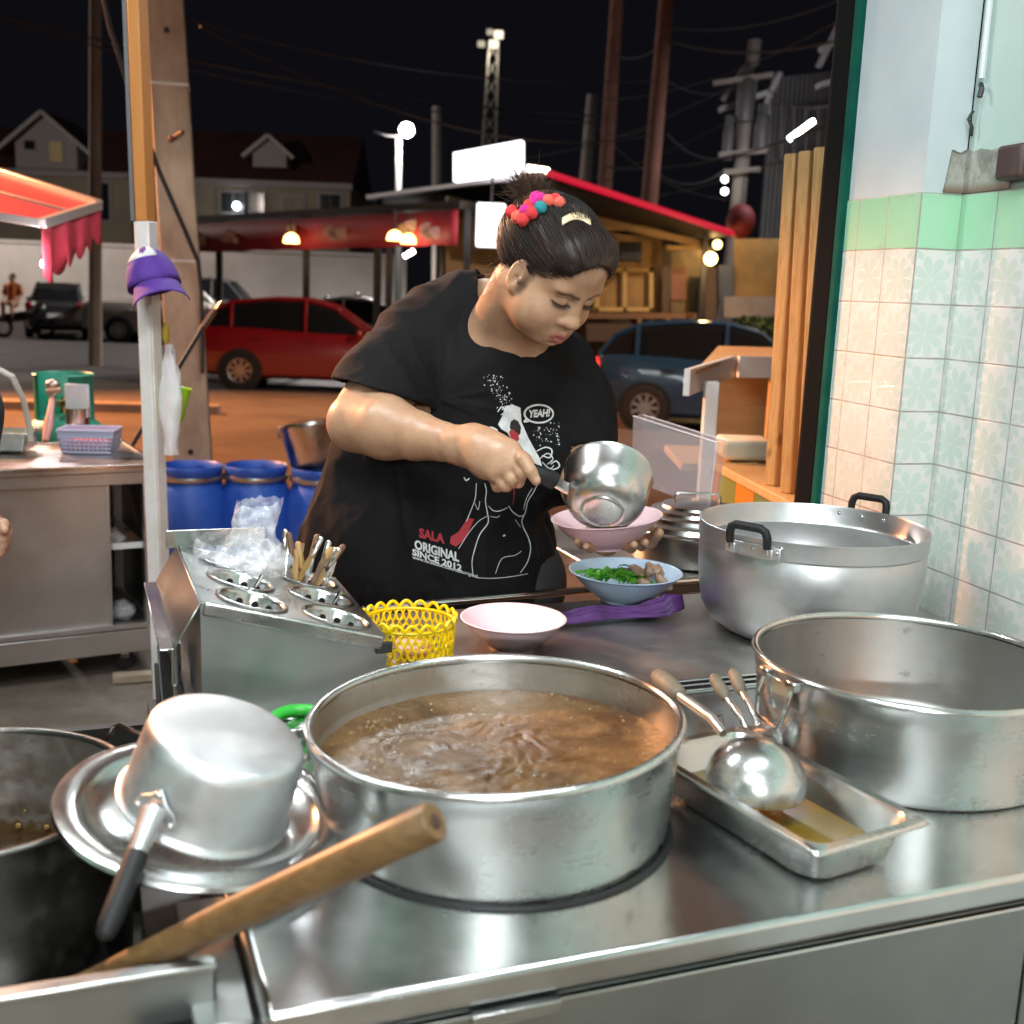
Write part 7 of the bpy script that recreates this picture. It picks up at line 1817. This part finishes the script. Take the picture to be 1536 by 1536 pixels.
# ---- the saucepan she holds, pink bowl she carries
PN0 = P(903, 768, 1.965); axn = Vector((.15, .80, .58)).normalized(); PNM = zframe(PN0, axn)
hpn = thing('saucepan', PN0, 'steel saucepan with black handle tipped by the woman over the pink bowl', 'saucepan')
MB().lathe([(0, -.001), (.030, -.001), (.034, .0005), (.036, .003), (.040, .001), (.050, .004), (.063, .014), (.072, .030), (.0765, .052), (.0785, .088), (.0805, .092), (.0815, .094), (.0800, .0955), (.0778, .093)], 96, PNM).build('pan_wall', M_['steel_s'], hpn, angle=32)
MB().lathe([(.0778, .093), (.0768, .088), (.0745, .05), (.070, .031), (.061, .016), (.048, .006), (0, .004)], 96, PNM).build('inner_wall', M_['steel_s'], hpn, angle=60)
hA = P(846, 730, 1.965); hB = P(832, 722, 1.962); hC_ = P(800, 706, 1.945); hD = P(745, 697, 1.965)
MB().bar(hA+(hA-hB)*.5, hB, .030, .006, hint=(0, -.5, 1)).build('handle_bracket', M_['chrome'], hpn, bevel=.002)
m = MB(); m.tube([hB+(hA-hB)*.2, hB, hB.lerp(hC_, .25), hC_, hC_.lerp(hD, .6), hD], [.010, .0155, .0165, .0125, .012, .010], 14); m.build('handle_grip', M_['black_plastic'], hpn)
B2 = V3(P(912, 820, 2.085)); B2 = Vector(B2); B2M = zframe(B2, (-.10, -.02, 1))
b2 = bowl('pink_bowl', 'pink bowl carried on the woman\'s left hand beneath the tipped saucepan', B2, .101, .056, M_['pink'], B2M, .40)
m = MB()
for i in range(20):
    a = random.uniform(0, 6.28); r = .05*math.sqrt(random.random()); q = B2M @ Vector((r*math.cos(a), r*math.sin(a), .028)); d = Vector((random.uniform(-1, 1), random.uniform(-1, 1), 0))*.016; m.tube([q-d, q+Vector((0, 0, .006)), q+d], .002, 5)
no = thing('noodles', B2, 'pale noodles in the carried pink bowl', 'food'); m.build('noodle_strands', plain('noodle', (.70, .62, .45), .4), no)

# ---- bystander at the left edge
by = thing('person', (-1.30, 2.55, 0), 'person in dark clothes standing at the left edge, only sleeve and hand showing', 'person')
S = SDF((-1.95, 2.2, 0), (-.85, 2.9, 1.9), .010)
c0 = np.array([-1.465, 2.55, 0])
S.chain([(c0+[0, 0, 1.0], .15), (c0+[0, 0, 1.38], .14)], .05); S.cap(c0+[0, 0, 1.4], c0+[0, -.01, 1.56], .06, .055, .04); S.ell(c0+[0.02, -.02, 1.68], (.085, .10, .12), None, .03)
for s in (-1, 1):
    S.chain([(c0+[s*.09, 0, .9], .09), (c0+[s*.10, 0, .48], .06), (c0+[s*.10, 0, .09], .045)], .03); S.cap(c0+[s*.10, .02, .045], c0+[s*.12, -.16, .04], .042, .034, .02)
hw_ = V3(P(6, 800, 2.42)); S.chain([(c0+[.19, 0, 1.38], .05), (c0+[.235, -.04, 1.10], .042), (hw_+[-.035, 0, .04], .030)], .03); S.chain([(c0+[-.19, 0, 1.38], .05), (c0+[-.25, -.04, 1.10], .042), (c0+[-.24, -.12, .86], .032)], .03)
pb1 = S.poly(); S2 = SDF(hw_-.09, hw_+.10, .0028)
S2.cap(hw_+[-.045, 0, .045], hw_+[-.02, 0, .005], .030, .027, .02)
for i, (dz, l) in enumerate(((.018, .045), (.004, .050), (-.012, .046), (-.026, .036))): S2.chain([(hw_+[-.02, 0, dz*.6], .013), (hw_+[l*.45-.01, -.014, dz], .0105), (hw_+[l*.5-.015, -.030, dz-.010], .0095), (hw_+[l*.2-.01, -.036, dz-.016], .008)], .006)
S2.chain([(hw_+[-.02, -.01, .022], .014), (hw_+[.010, -.026, .026], .0115), (hw_+[.020, -.040, .016], .009)], .008)
me = np_mesh('bystander', [pb1, S2.poly()], by); smooth_me(me, 2); ms2 = plain('skin_bystander', (.42, .23, .15), .5, sss=.08); finish(me, 'body', ms2, by, True, 180)
S = SDF((-1.95, 2.2, .05), (-.8, 2.95, 1.6), .010); S.chain([(c0+[0, 0, .9], .18), (c0+[0, 0, 1.36], .165)], .05)
for s in (-1, 1): S.chain([(c0+[s*.17, 0, 1.42], .075), (c0+[s*.245, -.03, 1.15], .072), (c0+[s*.25, -.05, 1.04], .072)], .05)
me = np_mesh('shirt', [S.poly()], by); smooth_me(me, 2); finish(me, 'shirt', plain('navy_cotton', (.012, .016, .024), .85), by, True, 180)
S = SDF((-1.95, 2.2, .05), (-.8, 2.95, 1.1), .012)
for s in (-1, 1): S.chain([(c0+[s*.09, 0, .92], .11), (c0+[s*.10, 0, .48], .085), (c0+[s*.10, 0, .12], .07)], .03)
me = np_mesh('trousers', [S.poly()], by); smooth_me(me, 2); finish(me, 'trousers', plain('dark_denim', (.02, .022, .03), .85), by, True, 180)
m = MB(); m.ball(c0+[.015, 0, 1.71], (.098, .112, .105), seg=24, rings=16); m.build('hair', M_['hair'], by, angle=180)

# ---- people in the distance
def far_person(name_label, p, shirtcol, h=1.65, seated=False, yaw=0):
    o = thing('person', p, name_label, 'person'); p = np.array(p, float); S = SDF(p+[-.6, -.6, -.1], p+[.6, .6, 1.9], .028); k = h/1.7; dn = -.42 if seated else 0
    q = lambda x, y, z: p+np.array([x*k, y*k, (z+(dn if z > .5 else 0))*k])
    S.chain([(q(0, 0, .95), .13*k), (q(0, 0, 1.36), .15*k)], .05); S.cap(q(0, 0, 1.42), q(0, -.02, 1.52), .055*k, .05*k, .03); S.ell(q(0, -.03, 1.63), (.085*k, .1*k, .115*k), None, .02)
    for s in (-1, 1):
        if seated: S.chain([(q(s*.1, 0, .93), .085*k), (q(s*.13, -.42, .93), .07*k), (q(s*.13, -.40, .08), .05*k)], .03)
        else: S.chain([(q(s*.09, 0, .93), .085*k), (q(s*.1, 0, .5), .06*k), (q(s*.1, 0, .06), .045*k)], .03)
        S.chain([(q(s*.2, 0, 1.38), .055*k), (q(s*.25, -.05, 1.12), .045*k), (q(s*.16, -.28, 1.05), .035*k)], .03)
    me = np_mesh('far_body', [S.poly()], o); smooth_me(me, 1); finish(me, 'body', ms2, o, True, 180)
    S = SDF(p+[-.6, -.6, -.1], p+[.6, .6, 1.9], .028); S.chain([(q(0, 0, .93), .16*k), (q(0, 0, 1.38), .17*k)], .05)
    for s in (-1, 1): S.chain([(q(s*.19, 0, 1.4), .08*k), (q(s*.24, -.03, 1.2), .075*k)], .03)
    me = np_mesh('far_shirt', [S.poly()], o); smooth_me(me, 1); finish(me, 'shirt', plain('shirt_far', shirtcol, .8), o, True, 180)
    m = MB(); m.ball(q(0, .0, 1.67), (.1*k, .11*k, .11*k), seg=14, rings=10); m.build('hair', M_['hair'], o, angle=180)
    return o
gpz = lambda u, Y: gp(u, Y)
q = gp(536, 31); far_person('distant person in an orange top seated behind the hedge', (q.x, 31, -.10), (.35, .10, .03), seated=True)
q = gp(491, 31); far_person('distant person in a dark top seated left of the orange-topped one', (q.x, 31, -.22), (.03, .025, .03), seated=True)
q = gp(18, 33); far_person('distant motorcyclist in an orange top at the far left', (q.x, 33, .05), (.42, .10, .02), seated=True)
mk = thing('motorbike', gp(30, 32.7), 'parked motorbike carrying the orange-topped rider at the far left', 'motorbike'); bq = gp(30, 32.7)
m = MB(); m.tube([bq+Vector((-.6, 0, .55)), bq+Vector((0, 0, .62)), bq+Vector((.35, 0, .75)), bq+Vector((.5, 0, 1.0))], [.12, .14, .10, .05], 8); m.build('frame', M_['black'], mk)
for x in (-.55, .62):
    m = MB(); m.torus(.24, .06, frame(bq+Vector((x, 0, .30)), (1, 0, 0), (0, 0, 1), (0, -1, 0)), 24, 8); m.build('wheel', M_['tyre'], mk)
m = MB(); m.tube([bq+Vector((.45, -.3, 1.02)), bq+Vector((.5, 0, 1.0)), bq+Vector((.45, .3, 1.02))], .02, 6); m.ball(bq+Vector((.58, 0, .9)), .09); m.build('handlebar', M_['chrome'], mk)
# ------------------------------------------------------------------ lights
W = bpy.data.worlds.new('World'); SC.world = W; W.use_nodes = True
nt = W.node_tree; bgn = nt.nodes['Background']
sky = nt.nodes.new('ShaderNodeTexSky'); sky.sky_type = 'NISHITA'; sky.sun_disc = False; sky.sun_elevation = R(-6); sky.sun_rotation = R(200)
nt.links.new(sky.outputs[0], bgn.inputs[0]); bgn.inputs[1].default_value = .02
bg2 = nt.nodes.new('ShaderNodeBackground'); bg2.inputs[0].default_value = (.72, .70, 1.0, 1); bg2.inputs[1].default_value = .0055     # faint town glow
ads = nt.nodes.new('ShaderNodeAddShader'); nt.links.new(bgn.outputs[0], ads.inputs[0]); nt.links.new(bg2.outputs[0], ads.inputs[1]); nt.links.new(ads.outputs[0], nt.nodes['World Output'].inputs[0])
def area(name, loc, look, sx, sy, e, c):
    l = bpy.data.lights.new(name, 'AREA'); l.shape = 'RECTANGLE'; l.size = sx; l.size_y = sy; l.energy = e; l.color = c
    o = bpy.data.objects.new(name, l); COL.objects.link(o); o.location = loc
    d = (Vector(look)-Vector(loc)).normalized(); o.rotation_euler = d.to_track_quat('-Z', 'Y').to_euler(); return o
# ceiling tube lamps of the shop (fixtures above the frame; the outermost is an addition)
def ceiling_tube(loc, ang, e, lab, L=1.2, c=(.90, .98, 1.0)):
    o = thing('ceiling_tube_lamp', loc, lab, 'tube lamp', 'fluorescent tube lamps on the shop ceiling')
    M = T(loc) @ rot('Z', ang)
    MB().box((0, 0, .045), (L+.05, .09, .05), M).build('lamp_housing', M_['white_plastic'], o)
    MB().tube([(-L/2, 0, .0), (L/2, 0, .0)], .016, 10, M=M).build('glowing_tube', glow('fluorescent_%d' % int(e*10), c, 24), o)
    l = bpy.data.lights.new('tube_light', 'AREA'); l.shape = 'RECTANGLE'; l.size = L; l.size_y = .05; l.energy = e; l.color = c
    lo = bpy.data.objects.new('tube_light', l); COL.objects.link(lo); lo.location = Vector(loc)-Vector((0, 0, .02)); lo.rotation_euler = (0, 0, ang)
ceiling_tube((.15, .95, 2.85), R(21), 30, 'fluorescent tube lamp above the cooking counter')
ceiling_tube((-.35, -.75, 2.90), R(0), 58, 'fluorescent tube lamp further back in the shop')
ceiling_tube((-1.35, 2.0, 2.92), R(10), 38, 'fluorescent tube lamp over the cabinet cart')
ceiling_tube((-.7, 5.0, 2.93), R(10), 40, 'fluorescent tube lamp added at the outer edge of the ceiling to brighten the barrels')  # extra tube added to brighten the barrels
# added wall tube behind the viewer, brightening the counter from the front
wt = thing('wall_fill_tube', (.2, -3.12, 2.15), 'fluorescent tube lamp added on the shop wall behind the viewer for frontal light', 'tube lamp', 'fluorescent tube lamps on the shop ceiling')
MB().box((.2, -3.20, 2.15), (1.25, .05, .09)).build('lamp_housing', M_['white_plastic'], wt)
MB().tube([(-.4, -3.15, 2.15), (.8, -3.15, 2.15)], .016, 10).build('glowing_tube', glow('fluorescent_wall', (.92, .98, 1), 24), wt)
l = bpy.data.lights.new('tube_light', 'AREA'); l.shape = 'RECTANGLE'; l.size = 1.2; l.size_y = .06; l.energy = 78; l.color = (.92, .98, 1); lo = bpy.data.objects.new('tube_light', l); COL.objects.link(lo); lo.location = (.2, -3.12, 2.15); lo.rotation_euler = (R(90), 0, 0)
# sodium street lamp out on the left
SLP = Vector((-6.2, 7.4, 4.10))
so = thing('sodium_street_lamp', (SLP.x-.6, SLP.y, -.44), 'orange sodium street lamp on a pole left of the stall', 'street lamp')
MB().tube([(SLP.x-.9, SLP.y, -.44), (SLP.x-.9, SLP.y, SLP.z-.1), (SLP.x-.6, SLP.y, SLP.z+.18), (SLP.x-.1, SLP.y, SLP.z+.18)], [.08, .06, .04, .035], 10).build('pole', M_['polegrey'], so)
MB().ball((SLP.x, SLP.y, SLP.z+.18), (.28, .14, .08)).build('lamp_head', M_['polegrey'], so)
def sodium(loc, look, e, deg, c=(1.0, .40, .12)):
    l = bpy.data.lights.new('sodium_light', 'SPOT'); l.energy = e; l.color = c; l.shadow_soft_size = .12; l.spot_size = R(deg); l.spot_blend = .5
    lo = bpy.data.objects.new('sodium_light', l); COL.objects.link(lo); lo.location = loc; lo.rotation_euler = (Vector(look)-Vector(loc)).to_track_quat('-Z', 'Y').to_euler()
sodium(SLP, (-.6, 2.6, .5), 5600, 84, (1, .43, .19))
def lamp_post(loc, lab):
    o = thing('street_lamp', (loc[0], loc[1], -.44), lab, 'street lamp')
    MB().tube([(loc[0]-.4, loc[1], -.44), (loc[0]-.4, loc[1], loc[2]), (loc[0], loc[1], loc[2]+.25)], [.1, .07, .04], 10).build('pole', M_['polegrey'], o)
    MB().ball((loc[0], loc[1], loc[2]+.2), (.3, .15, .09)).build('lamp_head', M_['polegrey'], o)
RL = (-9.5, 15.5, 6.5); lamp_post(RL, 'sodium street lamp over the forecourt at the left'); sodium(RL, (-5.0, 13.5, -.4), 9500, 86, (1, .33, .085))
RR_ = (7.5, 12.5, 6.5); lamp_post(RR_, 'unseen street lamp added at the right to brighten the blue hatchback'); sodium(RR_, (3.2, 16.0, .2), 3800, 80, (1, .74, .55))  # lamp added out of view to brighten the blue hatchback
CP = (-22, 35, 8); lamp_post(CP, 'white street lamp added out of view at the left to brighten the boundary wall')  # lamp added out of view to brighten the boundary wall and houses
l = bpy.data.lights.new('car_park_fill_light', 'POINT'); l.energy = 5600; l.color = (1, .84, .74); l.shadow_soft_size = .2; lo = bpy.data.objects.new('car_park_fill_light', l); COL.objects.link(lo); lo.location = (CP[0], CP[1], CP[2]-.1)
# moonless night: a trace of sky glow as the one sun lamp
l = bpy.data.lights.new('sun', 'SUN'); l.energy = .004; l.angle = R(10); l.color = (1, .9, .8); lo = bpy.data.objects.new('sun', l); COL.objects.link(lo); lo.rotation_euler = (R(40), 0, R(200))

SC.view_settings.view_transform = 'Standard'; SC.view_settings.look = 'None'; SC.view_settings.gamma = 1; SC.view_settings.exposure = 0.0; SC.view_settings.use_curve_mapping = False
SC.render.engine = 'CYCLES'
cy = SC.cycles
cy.use_denoising = True; cy.max_bounces = 8; cy.glossy_bounces = 5; cy.diffuse_bounces = 3; cy.transmission_bounces = 4; cy.transparent_max_bounces = 12; cy.sample_clamp_indirect = 4; cy.caustics_reflective = False; cy.caustics_refractive = False
cy.use_adaptive_sampling = True; cy.use_light_tree = True
